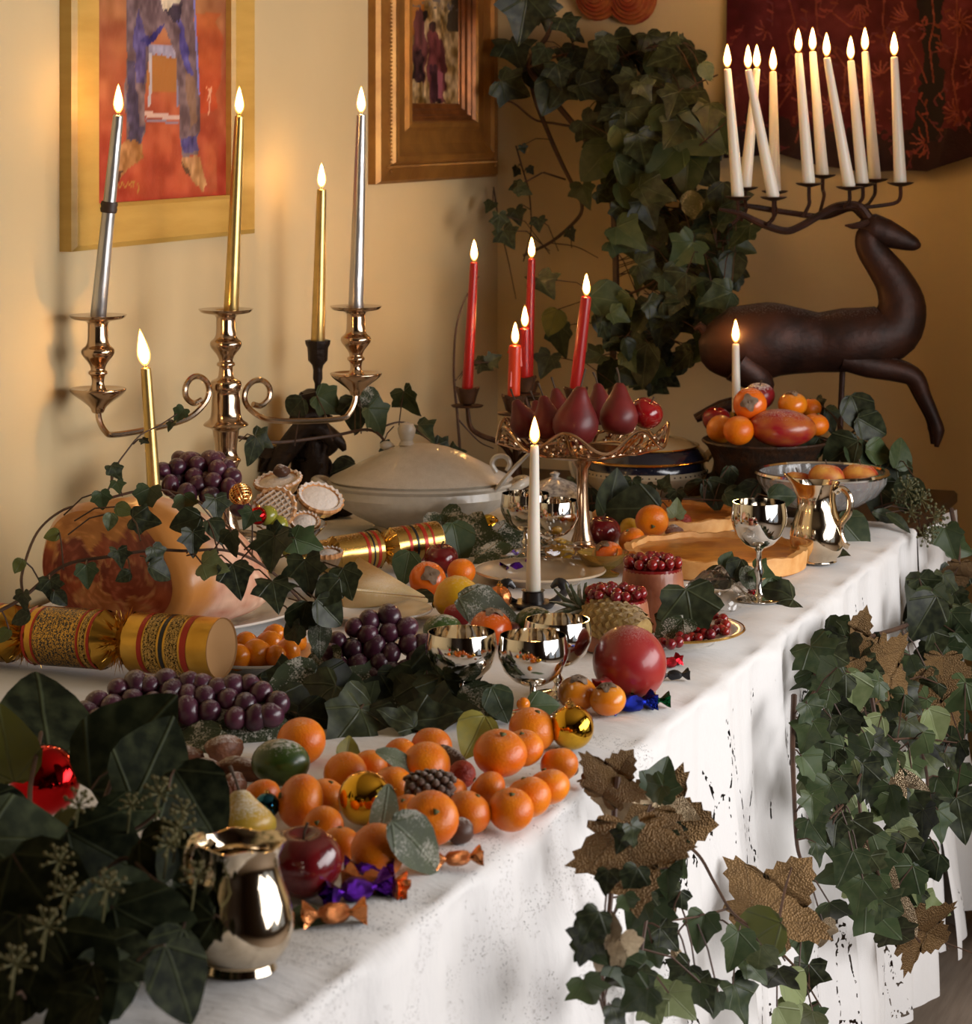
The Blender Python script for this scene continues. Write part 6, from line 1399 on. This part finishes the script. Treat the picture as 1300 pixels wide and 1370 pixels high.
# --- ivy climbing in the corner of the room
dw = lambda x, y: dwall(x) - rv.uniform(.05, .30) - (.12 if y > 380 else 0)
S_ = lambda pts, off=.12: [(x, y, dwall(x) - off) for x, y in pts]
vine('great branch of dark ivy climbing the back wall between the gilt frame and the hanging',
     [(S_([(815, 560), (820, 470), (824, 400), (821, 290), (812, 240), (795, 205), (770, 170), (745, 140), (720, 110), (707, 90), (715, 70), (735, 40), (738, -20)]), .0075, .005),
      (S_([(707, 90), (715, 130), (730, 170), (745, 205), (762, 240), (776, 265), (777, 285), (760, 305), (735, 325), (700, 342)], .10), .0055, .003),
      (S_([(770, 170), (740, 165), (715, 160), (690, 140), (676, 134)], .10), .003, .002), (S_([(690, 195), (700, 230), (708, 260), (710, 310), (700, 350)], .08), .002, .0015),
      (S_([(707, 90), (760, 72), (800, 85), (860, 66), (905, 55)], .14), .003, .0015), (S_([(820, 290), (870, 260), (930, 200), (975, 160)], .2), .003, .0015), (S_([(812, 240), (870, 170), (920, 120), (960, 100)], .2), .003, .0015),
      (S_([(822, 400), (870, 380), (930, 330), (985, 320)], .25), .003, .0015), (S_([(860, 420), (845, 470), (830, 520)], .3), .004, .002), (S_([(660, 250), (668, 300), (680, 350), (690, 400)], .06), .0018, .001), (S_([(735, 325), (770, 330), (800, 345)], .12), .0015, .001)],
     [(730, 20, None, 48, 10, 'ivy'), (760, 35, None, 42, 20, 'ivy'), (700, 25, None, 75, -10, 'ivy'), (690, 70, None, 60, 15, 'ivy'), (772, 48, None, 26, 60, 'ivy'), (688, 118, None, 55, 60, 'ivy'), (722, 75, None, 36, -30, 'ivy'), (762, 75, None, 42, 30, 'ivy'), (720, 22, None, 26, 0, 'ivy'),
      (885, 55, None, 40, 30, 'ivy'), (902, 52, None, 22, 50, 'ivy'), (914, 52, None, 14, 90, 'ivy'), (820, 75, None, 60, 0, 'ivy'), (878, 90, None, 50, 10, 'ovam'), (945, 95, None, 28, 30, 'ovam'), (905, 150, None, 80, 10, 'ivy'), (930, 175, None, 90, 60, 'ovam'), (915, 190, None, 100, 20, 'ovam'), (825, 190, None, 75, -60, 'ovam'), (870, 235, None, 80, 5, 'ovam'), (855, 280, None, 60, 0, 'ovam'),
      (782, 262, None, 40, 20, 'mid'), (808, 262, None, 30, 60, 'ivy'), (938, 275, None, 70, 100, 'fgrey'), (960, 305, None, 80, 70, 'ova'), (965, 335, None, 70, 80, 'ova'), (692, 290, None, 28, 20, 'ivy'), (700, 255, None, 26, 60, 'ivy'), (690, 250, None, 24, -60, 'ivy'), (700, 200, None, 14, 20, 'ivy'), (690, 230, None, 18, -40, 'ivy'), (710, 228, None, 14, 40, 'ivy'), (668, 300, None, 32, 0, 'ivy'), (680, 320, None, 36, 30, 'ivy'), (655, 275, None, 22, -20, 'ivy'), (720, 300, None, 24, 10, 'ivy'),
      (730, 385, None, 48, 20, 'ivy'), (750, 455, None, 48, 10, 'mid'), (740, 430, None, 40, -20, 'oliv' if 0 else 'olive'), (765, 315, None, 20, 30, 'ivy'), (815, 400, None, 60, 80, 'ovam'), (835, 440, None, 36, 10, 'mid'), (815, 500, None, 46, -20, 'ovam'), (860, 485, None, 60, 0, 'ova'), (790, 480, None, 40, -60, 'ivy'), (885, 470, None, 46, 20, 'ivy'), (730, 490, None, 40, -20, 'ivy')],
     [([(712, 85), (800, 65), (880, 60), (930, 85), (900, 135), (860, 155), (790, 155), (735, 140)], 34, (34, 60), ('ivy', 'ivy', 'ova'), (-60, 60)), ([(780, 150), (870, 140), (960, 135), (960, 185), (940, 235), (900, 265), (835, 262), (790, 225)], 36, (45, 80), ('ivy', 'ova', 'ivy', 'ovam'), (-60, 70)),
      ([(826, 250), (900, 240), (985, 270), (995, 330), (960, 390), (900, 420), (850, 400), (828, 340)], 60, (30, 62), ('ivy', 'ova', 'ivy', 'mid'), (-80, 80)), ([(800, 390), (880, 390), (955, 350), (990, 345), (955, 420), (940, 480), (890, 520), (840, 510), (800, 450)], 54, (30, 58), ('ivy', 'ova', 'mid'), (-70, 70))],
     dfn=dw, base=at(815, 560, dwall(815) - .12), pet=.4)
# twigs beside the red candles
vine('bare brown twig curving up beside the leftmost red candle', [([(618, 640, 3.6), (612, 560, 3.6), (607, 500, 3.6), (610, 440, 3.6), (622, 400, 3.62), (640, 370, 3.65)], .003, .0015), ([(612, 560, 3.6), (640, 590, 3.62), (660, 600, 3.64)], .002, .001)], [(650, 490, 3.7, 26, 60, 'ivy'), (640, 485, 3.72, 22, -70, 'ivy'), (662, 480, 3.7, 24, 120, 'ivy')], name='twig', cat='twig')
# --- ivy laid over the ham
vine('ivy trail with dark leaves draped across the ham', [([(-10, 822, 2.36), (30, 800, 2.37), (85, 757, 2.38), (150, 744, 2.38), (205, 736, 2.39), (250, 737, 2.40), (300, 736, 2.42), (345, 752, 2.46), (385, 785, 2.5), (420, 830, 2.5), (435, 880, 2.48)], .0026, .0016), ([(30, 795, 2.39), (30, 765, 2.42), (50, 712, 2.5), (85, 682, 2.56), (125, 672, 2.6), (145, 655, 2.62), (155, 625, 2.64), (170, 603, 2.66), (188, 582, 2.68), (215, 568, 2.72), (245, 548, 2.78)], .002, .001), ([(125, 672, 2.6), (200, 655, 2.62), (260, 668, 2.6), (300, 700, 2.55), (345, 752, 2.46)], .002, .0015)],
     [(32, 805, None, 30, 5, 'ivy'), (28, 826, None, 28, -70, 'ova'), (68, 790, None, 36, 10, 'ivy'), (80, 800, None, 26, 40, 'ova'), (116, 770, None, 36, 5, 'mid'), (160, 748, None, 32, 0, 'ivy'), (166, 771, None, 22, -60, 'ova'), (210, 745, None, 36, 30, 'ivy'), (214, 764, None, 38, 80, 'ova'), (258, 728, None, 40, 0, 'ivy'), (285, 757, None, 42, 70, 'light'), (197, 668, None, 44, -5, 'mid'), (195, 696, None, 46, 80, 'ivy'), (247, 676, None, 38, 10, 'mid'), (250, 698, None, 44, -70, 'ova'),
      (290, 682, None, 40, 0, 'ivy'), (288, 708, None, 38, 20, 'ova'), (310, 728, None, 42, 5, 'mid'), (316, 773, None, 56, 10, 'ivy'), (332, 695, None, 32, -20, 'mid'), (365, 740, None, 60, 10, 'ivy'), (380, 715, None, 40, 100, 'ivy'), (412, 728, None, 52, 60, 'mid'), (410, 772, None, 58, 10, 'ivy'), (464, 780, None, 52, 20, 'ivy'), (440, 790, None, 48, -40, 'ova'), (368, 795, None, 56, 5, 'ivy'), (405, 828, None, 60, -10, 'ova'), (440, 818, None, 56, 50, 'ova'), (428, 852, None, 52, 0, 'fgrey'), (438, 893, None, 56, 0, 'frost'), (388, 845, None, 46, -60, 'ivy'),
      (155, 632, 2.6, 30, 20, 'ivy'), (158, 652, 2.6, 22, 10, 'mid'), (136, 670, None, 32, 10, 'mid'), (165, 682, None, 26, 70, 'olive'), (147, 697, None, 24, -10, 'light'), (70, 716, None, 22, -70, 'olive'), (25, 756, None, 22, -20, 'olive'), (195, 590, 2.66, 14, 40, 'ivy'), (240, 555, 2.76, 26, -30, 'mid'), (228, 570, 2.74, 18, 0, 'mid'), (5, 850, None, 24, -30, 'olive')],
     dfn=lambda x, y: float(np.interp(y, [660, 740, 800, 900], [2.55, 2.36, 2.34, 2.38])), base=at(-10, 822, 2.36), pet=.06)
# --- ivy behind the candlestick and tureen
vine('ivy sprig with broad leaves between the bronze candlestick and the tureen', [([(320, 585, 3.2), (370, 592, 3.25), (445, 583, 3.3), (498, 576, 3.3), (525, 610, 3.3), (540, 660, 3.35)], .003, .002), ([(498, 576, 3.3), (540, 565, 3.35), (575, 590, 3.35)], .002, .001)],
     [(440, 540, 3.34, 50, 60, 'mid'), (475, 556, 3.34, 56, 0, 'ivy'), (505, 562, 3.3, 52, 40, 'mid'), (495, 535, 3.32, 38, 60, 'frost'), (548, 540, 3.34, 46, 30, 'mid'), (570, 578, 3.36, 40, 20, 'mid'), (595, 602, 3.4, 34, 60, 'ivy'), (610, 605, 3.4, 30, 90, 'ivy'), (340, 602, 3.15, 40, -20, 'ova'), (352, 590, 3.2, 34, 60, 'ivy'), (395, 545, 3.25, 40, -40, 'ova'), (460, 625, 3.4, 40, -60, 'ova'), (520, 600, 3.36, 26, 80, 'ivy')], base=at(540, 660, 3.35))
# --- ivy at the foot of the reindeer and behind the bowls
vine('ivy with large dark leaves at the foot of the reindeer', [([(1100, 660, 3.46), (1120, 600, 3.46), (1150, 570, 3.46), (1170, 548, 3.46)], .003, .0015), ([(1100, 660, 3.46), (1150, 640, 3.44), (1190, 610, 3.44), (1210, 595, 3.44)], .003, .0015)],
     [(1148, 552, 3.44, 56, 20, 'ova'), (1165, 570, 3.44, 50, 60, 'ova'), (1125, 605, 3.42, 62, -60, 'ova'), (1152, 612, 3.42, 56, 30, 'ovam'), (1175, 605, 3.43, 44, 80, 'ovam'), (1205, 608, 3.42, 46, 150, 'ovam'), (1200, 635, 3.42, 50, 10, 'ova'), (1110, 560, 3.5, 40, 10, 'ivy'), (1095, 545, 3.5, 26, 30, 'ivy'), (1085, 600, 3.44, 40, -30, 'ova'), (1215, 660, 3.38, 50, -20, 'ova'), (1185, 660, 3.4, 46, 40, 'ova'), (1110, 640, 3.44, 46, 0, 'ova')], base=at(1100, 660, 3.46))
vine('low trail of ivy in front of the gold banded tureen', [([(760, 680, 3.3), (800, 672, 3.3), (860, 668, 3.3), (930, 668, 3.32), (1000, 672, 3.3)], .002, .0015)],
     [(845, 655, 3.3, 32, 0, 'ivy'), (870, 660, 3.3, 28, 40, 'ivy'), (890, 645, 3.3, 26, 160, 'ivy'), (905, 668, 3.28, 28, 10, 'ivy'), (930, 655, 3.34, 40, -30, 'ova'), (955, 660, 3.34, 46, 20, 'ova'), (985, 665, 3.3, 40, 60, 'ova'), (975, 640, 3.38, 36, 0, 'ova'), (1000, 655, 3.3, 38, -60, 'ova'), (820, 665, 3.26, 70, 160, 'ova'), (850, 680, 3.24, 75, -90, 'ova'), (830, 650, 3.3, 34, 90, 'ivy'), (790, 668, 3.3, 34, 0, 'ova'), (1045, 664, 3.2, 40, 90, 'ovam'), (770, 650, 3.36, 30, 0, 'ivy'), (905, 680, 3.2, 26, 170, 'light')], base=at(760, 680, 3.3))
# --- loose leaves and sprigs on the table
def loose(px, py, sz, ang, kind, label, h=.012, nrm=(0, -.45, 1), d=None):
    P = T(px, py, h) if d is None else at(px, py, d); o = thing('loose_leaf', P, label, 'leaf')
    put_leaf(o, P, P, sz * P.y / F, ang, kind, nrm, .12); o.children[0].name = 'blade'; return o
loose(1030, 806, 75, -70, 'ivy', 'dark leaf lying on the cloth at the foot of the tall goblet', .006)
loose(1140, 712, 62, 40, 'ovam', 'smooth green leaf standing beside the cut glass bowl', .02, (0, -1, .4))
loose(1125, 742, 44, 70, 'ova', 'dark leaf lying on the cloth beside the silver jug', .008)
loose(925, 826, 84, 10, 'ivy', 'broad dark ivy leaf resting on the berry plate', .045, (0, -1, .5))
loose(895, 845, 60, -40, 'frost', 'sugared ivy leaf lying on the berry plate', .028, (0, -.8, .8))
loose(600, 712, 60, 20, 'frost', 'sugared dark leaf standing before the cream tureen', .03, (0, -1, .6))
loose(640, 728, 95, 70, 'frost', 'large sugared leaf lying behind the persimmon', .02, (0, -.7, .8))
loose(690, 722, 80, 100, 'frost', 'sugared leaf behind the front candle', .02, (0, -.7, .8))
loose(670, 748, 80, 80, 'frost', 'flat sugared leaf at the edge of the cream plate', .012)
loose(612, 725, 60, 10, 'ovam', 'smooth green leaf beside the dark red apple', .03, (0, -1, .4))
loose(543, 757, 46, -10, 'ovam', 'round green leaf leaning on the rear cracker', .035, (0, -1, .5))
loose(505, 715, 46, 60, 'lan', 'narrow dark leaf before the tureen', .02)
loose(565, 800, 50, 60, 'ova', 'dark leaf under the lemon', .012)
loose(655, 815, 100, 65, 'fgrey', 'long grey sugared leaf lying over the lemon', .04, (0, -.8, .7))
loose(583, 895, 75, 10, 'ova', 'dark upright leaf before the left front goblet', .04, (0, -1, .3))
loose(555, 935, 90, -60, 'ova', 'dark flat leaf left of the goblets', .012)
loose(612, 938, 85, 30, 'ivy', 'dark leaf at the foot of the left front goblet', .02, (0, -.8, .7))
loose(668, 940, 52, 20, 'ovam', 'grey green leaf before the nearest goblet', .03, (0, -1, .5))
loose(726, 942, 44, 100, 'ovam', 'small olive leaf at the foot of the nearest goblet', .03, (0, -1, .6))
loose(636, 982, 66, -20, 'yel', 'yellow green leaf behind the largest tangerine', .03, (0, -1, .6))
loose(450, 942, 110, 85, 'ova', 'large dark leaf lying between the grape bunches', .010)
loose(400, 935, 90, -70, 'ova', 'dark leaf lying before the kumquat plate', .010)
loose(505, 940, 80, 50, 'frost', 'speckled dark leaf beside the red grapes', .012)
loose(470, 905, 60, 0, 'frost', 'frosted leaf under the red grapes', .012)
loose(535, 1012, 76, 75, 'fgrey', 'thin grey sugared leaf over the tangerines', .055, (0, -.7, .8))
loose(515, 1090, 92, -10, 'fgrey', 'curled grey sugared leaf hanging over the gold bauble', .055, (.3, -1, .5))
loose(562, 1128, 110, 55, 'fgrey', 'large grey sugared leaf over the front tangerine', .04, (.2, -1, .6))
loose(282, 975, 120, 60, 'frost', 'big sugared leaf lying above the nuts', .016)
loose(330, 970, 100, 100, 'frost', 'broad sugared leaf behind the nuts', .022, (0, -.8, .7))
loose(260, 992, 90, -60, 'frost', 'sugared leaf at the left of the nuts', .012)
loose(414, 1230, 60, 80, 'ovam', 'dark green leaf lying beside the small silver jug', .008)
loose(465, 1005, 40, 160, 'yel', 'gold streamer leaf standing beside the frosted tangerine', .035, (.4, -1, .2))
loose(790, 1045, 30, 60, 'gold', 'tiny bronze leaf at the cloth edge', .006)
loose(330, 945, 60, -20, 'ova', 'dark leaf behind the dusty grapes', .02)
vine('bed of dark leaves lying between the grape bunches and the goblets', [([(370, 960, 2.28), (450, 955, 2.3), (540, 950, 2.3), (640, 950, 2.3)], .002, .0015)], [],
     [([(365, 905), (440, 915), (560, 905), (650, 930), (645, 962), (545, 968), (450, 975), (375, 955)], 30, (60, 100), ('ova', 'ivy', 'ovad', 'frost'), (-110, 110))], dfn=lambda x, y: VF * (CH - rv.uniform(.008, .028)) / (y - HY), nrm=(0, -.6, 1), base=T(450, 960), name='leaf_sprig', pet=.2)
vine('small ivy sprig with curled leaves before the round tart', [([(945, 775, 2.82), (980, 775, 2.83), (1020, 782, 2.84), (1045, 772, 2.85)], .0022, .0015)],
     [(972, 750, 2.84, 26, 150, 'ovam'), (985, 762, 2.83, 36, -20, 'ova'), (1003, 775, 2.82, 40, 20, 'fgrey'), (1022, 765, 2.82, 34, 60, 'mid'), (1035, 790, 2.82, 40, 10, 'ovam'), (955, 760, 2.86, 24, -90, 'lan'), (965, 778, 2.83, 30, -60, 'ova')], base=at(945, 790, 2.83))
# --- ivy garland with bronze and silver leaves hanging on the cloth, right
df = lambda x, y: clothd(min(x, 1262), y, rv.uniform(.008, .05))
Sf = lambda pts, off=.07: [(x, y, clothd(min(x, 1262), y, off * .3)) for x, y in pts]
vine('thick hanging garland of ivy with glitter leaves at the far end of the cloth',
     [(Sf([(1272, 680), (1282, 740), (1270, 790), (1225, 830), (1170, 850), (1130, 860), (1105, 900), (1080, 940)]), .004, .003), (Sf([(1062, 930), (1060, 1000), (1062, 1060), (1066, 1130), (1075, 1160)]), .004, .002), (Sf([(1150, 860), (1165, 930), (1172, 990), (1150, 1050), (1155, 1110), (1175, 1170), (1200, 1220), (1230, 1260)], .12), .0035, .002), (Sf([(1200, 860), (1215, 950), (1240, 1040), (1230, 1120)], .1), .003, .002), (Sf([(1270, 790), (1275, 850), (1265, 930), (1270, 1010)], .06), .003, .002), (Sf([(1165, 1000), (1140, 1060), (1110, 1095)], .16), .0022, .0015), (Sf([(1185, 990), (1230, 988), (1290, 995)], .14), .002, .001), (Sf([(1190, 1215), (1240, 1250), (1300, 1275)], .12), .0016, .001)],
     [(1145, 848, None, 74, 150, 'gold'), (1192, 905, None, 92, 60, 'gold'), (1240, 945, None, 80, 30, 'gold'), (1262, 905, None, 60, 0, 'gold'), (1265, 830, None, 46, 0, 'glit'), (1135, 955, None, 52, -70, 'glit'), (1168, 1010, None, 60, 0, 'glit'), (1190, 1030, None, 80, 25, 'glit'), (1205, 1040, None, 70, 50, 'glit'), (1150, 1150, None, 70, 10, 'glit'), (1175, 1160, None, 64, 40, 'glit'), (1212, 1215, None, 60, 30, 'glit'), (1240, 1250, None, 90, 60, 'gold'), (1268, 948, None, 50, 20, 'gold'), (1140, 880, None, 50, 20, 'gold'),
      (1240, 800, None, 85, -30, 'ova'), (1270, 725, None, 50, 20, 'mid'), (1285, 735, None, 40, 70, 'mid'), (1285, 770, None, 40, 0, 'gold'), (1270, 860, None, 70, 0, 'ova'), (1140, 915, None, 46, 60, 'light'), (1160, 930, None, 46, 30, 'light'), (1165, 975, None, 50, -40, 'light'), (1250, 970, None, 52, 20, 'light'), (1090, 1020, None, 56, -80, 'mid'), (1080, 985, None, 52, -20, 'mid'), (1225, 1190, None, 60, 10, 'light'), (1245, 1215, None, 50, 60, 'light'), (1130, 1030, None, 44, -30, 'light'), (1270, 1060, None, 90, 20, 'ivy'), (1285, 1095, None, 70, 10, 'ivy'), (1180, 1230, None, 76, 40, 'mid'), (1150, 1200, None, 60, -10, 'mid'), (1205, 1255, None, 70, 40, 'ivy'), (1110, 1225, None, 60, 10, 'mid'), (1100, 1250, None, 40, 0, 'glit')],
     [([(1100, 855), (1150, 850), (1205, 880), (1230, 900), (1280, 930), (1285, 1030), (1282, 1090), (1240, 1120), (1235, 1200), (1200, 1225), (1150, 1205), (1112, 1180), (1082, 1130), (1075, 1060), (1072, 960)], 135, (38, 68), ('ivy', 'ivy', 'mid', 'mid', 'mid', 'light'), (-70, 70)), ([(1225, 790), (1290, 760), (1297, 850), (1292, 930), (1235, 890)], 26, (36, 66), ('ivy', 'ova', 'ivy', 'mid'), (-50, 50))],
     pet=.3, dfn=df, base=at(1215, 720, dfront(1215) - .02))
# --- second garland nearer the viewer
df2 = lambda x, y: clothd(x, y, rv.uniform(.01, .045) + .045 * (x < 850) * (y > 1100))
vine('hanging garland of ivy and bronze sycamore leaves pinned below the tangerines',
     [(Sf([(826, 1040), (822, 1080), (820, 1150), (815, 1220), (805, 1290), (810, 1360)], .09), .0035, .002), (Sf([(905, 1120), (935, 1145), (955, 1180), (975, 1215), (990, 1230)], .09), .002, .0015), (Sf([(860, 1100), (870, 1180), (860, 1260), (850, 1340)], .08), .0025, .0015), (Sf([(975, 1215), (940, 1225), (895, 1232)], .08), .0015, .001), (Sf([(1040, 1240), (1050, 1190), (1062, 1150)], .11), .002, .001), (Sf([(990, 1230), (1060, 1290), (1100, 1350)], .09), .002, .001)],
     [(824, 1036, None, 78, 150, 'gold'), (822, 1075, None, 60, 0, 'glit'), (848, 1065, None, 46, 70, 'glit'), (885, 1040, None, 66, 160, 'mid'), (872, 1062, None, 46, -60, 'mid'), (895, 1075, None, 70, 70, 'glit'), (900, 1100, None, 125, 80, 'gold'), (880, 1130, None, 70, 30, 'glit'), (845, 1155, None, 125, 5, 'gold'), (862, 1120, None, 90, -20, 'gold'), (905, 1160, None, 46, 40, 'mid'), (893, 1180, None, 50, 10, 'mid'), (898, 1205, None, 40, 0, 'glit'), (862, 1235, None, 80, 0, 'mid'), (938, 1245, None, 56, -10, 'mid'), (790, 1240, None, 56, -30, 'ivy'), (780, 1268, None, 60, -20, 'ivy'), (818, 1245, None, 70, 0, 'glit'), (805, 1272, None, 66, -40, 'glit'), (840, 1278, None, 54, 30, 'glit'), (812, 1180, None, 40, 0, 'ivy'),
      (1045, 1195, None, 125, 150, 'gold'), (1010, 1255, None, 90, -60, 'olive'), (1030, 1265, None, 70, 60, 'mid'), (985, 1270, None, 60, -20, 'mid'), (1075, 1265, None, 44, 10, 'mid'), (895, 1255, None, 46, 40, 'ivy'), (905, 1280, None, 40, 0, 'glit')],
     [([(770, 1270), (880, 1260), (960, 1275), (1100, 1280), (1110, 1370), (780, 1370)], 26, (44, 70), ('ivy', 'mid', 'mid', 'light'), (-50, 50)), ([(830, 1110), (900, 1110), (900, 1230), (840, 1230)], 14, (36, 56), ('mid', 'ivy'), (-50, 50))],
     pet=.3, dfn=df2, base=at(826, 1040, dfront(826) - .03))
# --- flowering ivy in the near left corner
def umbel(g, gb, c, s, n, seed, up=(0, -.3, 1)):
    rs = random.Random(seed); A = align(up)
    for k in range(n):
        th = math.acos(1 - 1.25 * (k + .5) / n); a = k * 2.399; dv = (A.to_3x3() @ Vector((math.sin(th) * math.cos(a), math.sin(th) * math.sin(a), math.cos(th))))
        e = c + dv * s * rs.uniform(.85, 1.1); g.add(tube([c, e], .0006, 4)); gb.add(ball(s * .13, 8, 6), Tr(e))
m_umb = mk('ivy_berry', (0.11, 0.09, 0.025), .5); m_umbd = mk('ivy_berry_dark', (0.10, 0.085, 0.03), .5, c2=(.05, .06, .025), vs=90)
dl = lambda x, y: float(np.interp(y, [880, 1040, 1281, 1370], [1.98, 1.80, 1.56, 1.45])) + rv.uniform(-.05, .05)
root = vine('flowering ivy with big dark leaves in the near left corner of the table', [([(60, 1330, 1.52), (90, 1240, 1.6), (110, 1140, 1.7), (140, 1070, 1.78), (160, 1010, 1.83)], .004, .002), ([(90, 1240, 1.6), (50, 1130, 1.7), (40, 1060, 1.78), (55, 980, 1.88)], .003, .002), ([(110, 1140, 1.7), (180, 1110, 1.72), (213, 1085, 1.72)], .0025, .0015), ([(90, 1240, 1.6), (160, 1150, 1.65), (210, 1180, 1.62), (260, 1200, 1.6)], .0025, .0015), ([(20, 1260, 1.56), (60, 1230, 1.58), (90, 1240, 1.6)], .002, .001)],
     [(62, 960, 1.92, 165, 165, 'ovad'), (8, 1000, 1.84, 110, 190, 'olive'), (170, 1000, 1.84, 165, 140, 'ovad'), (205, 1020, 1.80, 130, 150, 'ovad'), (262, 1075, 1.76, 120, 30, 'ovad'), (40, 1120, 1.68, 150, 110, 'ovad'), (55, 1205, 1.58, 170, 40, 'ovad'), (140, 1140, 1.66, 130, 60, 'ovad'), (150, 1235, 1.55, 160, 20, 'ovad'), (225, 1150, 1.64, 110, 60, 'ovad'), (205, 1245, 1.55, 140, 60, 'ovad'), (30, 1290, 1.5, 150, 0, 'ovad'), (95, 1110, 1.74, 80, 120, 'olive'), (100, 1300, 1.5, 150, 30, 'ovad'), (240, 1205, 1.58, 70, 100, 'frost'), (190, 1200, 1.6, 90, 50, 'fgrey'), (110, 1250, 1.56, 100, -40, 'ovad'), (10, 1200, 1.6, 110, -40, 'ovad'), (170, 1090, 1.72, 90, 80, 'ovad'), (5, 1090, 1.75, 90, 60, 'ovad')],
     [([(-10, 1130), (120, 1120), (250, 1160), (262, 1290), (250, 1370), (-10, 1370)], 24, (80, 130), ('ovad',), (-80, 80))], dfn=dl, base=T(60, 1330, CT), nrm=(0, -1, .45), pet=.03)
o0 = root.matrix_basis.translation.copy()
for k, (x, y, d, s) in enumerate(((213, 1062, 1.70, .014), (105, 1078, 1.72, .014), (238, 1108, 1.66, .014), (78, 1152, 1.62, .013), (143, 1188, 1.56, .014), (88, 1195, 1.58, .014), (62, 1240, 1.52, .014), (262, 1172, 1.6, .013), (225, 1130, 1.64, .013), (175, 1078, 1.72, .010), (245, 1085, 1.68, .010), (20, 1290, 1.48, .014))):
    g, gb = G(), G(); d -= .10; umbel(g, gb, at(x, y, d) - o0, s, 16, k); g.add(tube([at(x, y, d) - o0, at(x - 6, y + 45, d + .06) - o0], .0011, 5))
    u = part('umbel', g.vf, m_gvine, root); tag(part('berries', gb.vf, m_umb, u), kind='stuff')
# --- berries at the far end of the table
root = vine('flowering ivy with heads of dark berries hanging over the far cloth edge', [([(1170, 680, 3.36), (1200, 672, 3.34), (1225, 680, 3.3), (1245, 700, 3.27)], .002, .001), ([(1200, 672, 3.34), (1215, 650, 3.34)], .002, .001), ([(1225, 680, 3.3), (1232, 712, 3.27)], .0015, .001)], [(1185, 690, 3.3, 46, 80, 'lan'), (1200, 695, 3.28, 40, 40, 'lan'), (1175, 672, 3.36, 40, 0, 'ova')], base=at(1170, 690, 3.36))
o0 = root.matrix_basis.translation.copy()
for k, (x, y, d, s) in enumerate(((1213, 655, 3.33, .022), (1232, 668, 3.3, .020), (1250, 692, 3.27, .021), (1235, 718, 3.26, .018), (1218, 685, 3.29, .018), (1200, 665, 3.33, .016), (1243, 712, 3.26, .014))):
    g, gb = G(), G(); umbel(g, gb, at(x, y, d) - o0, s, 22, k + 30, (.4, -.4, .3))
    u = part('umbel', g.vf, m_gvine, root); tag(part('berries', gb.vf, m_umbd, u), kind='stuff')
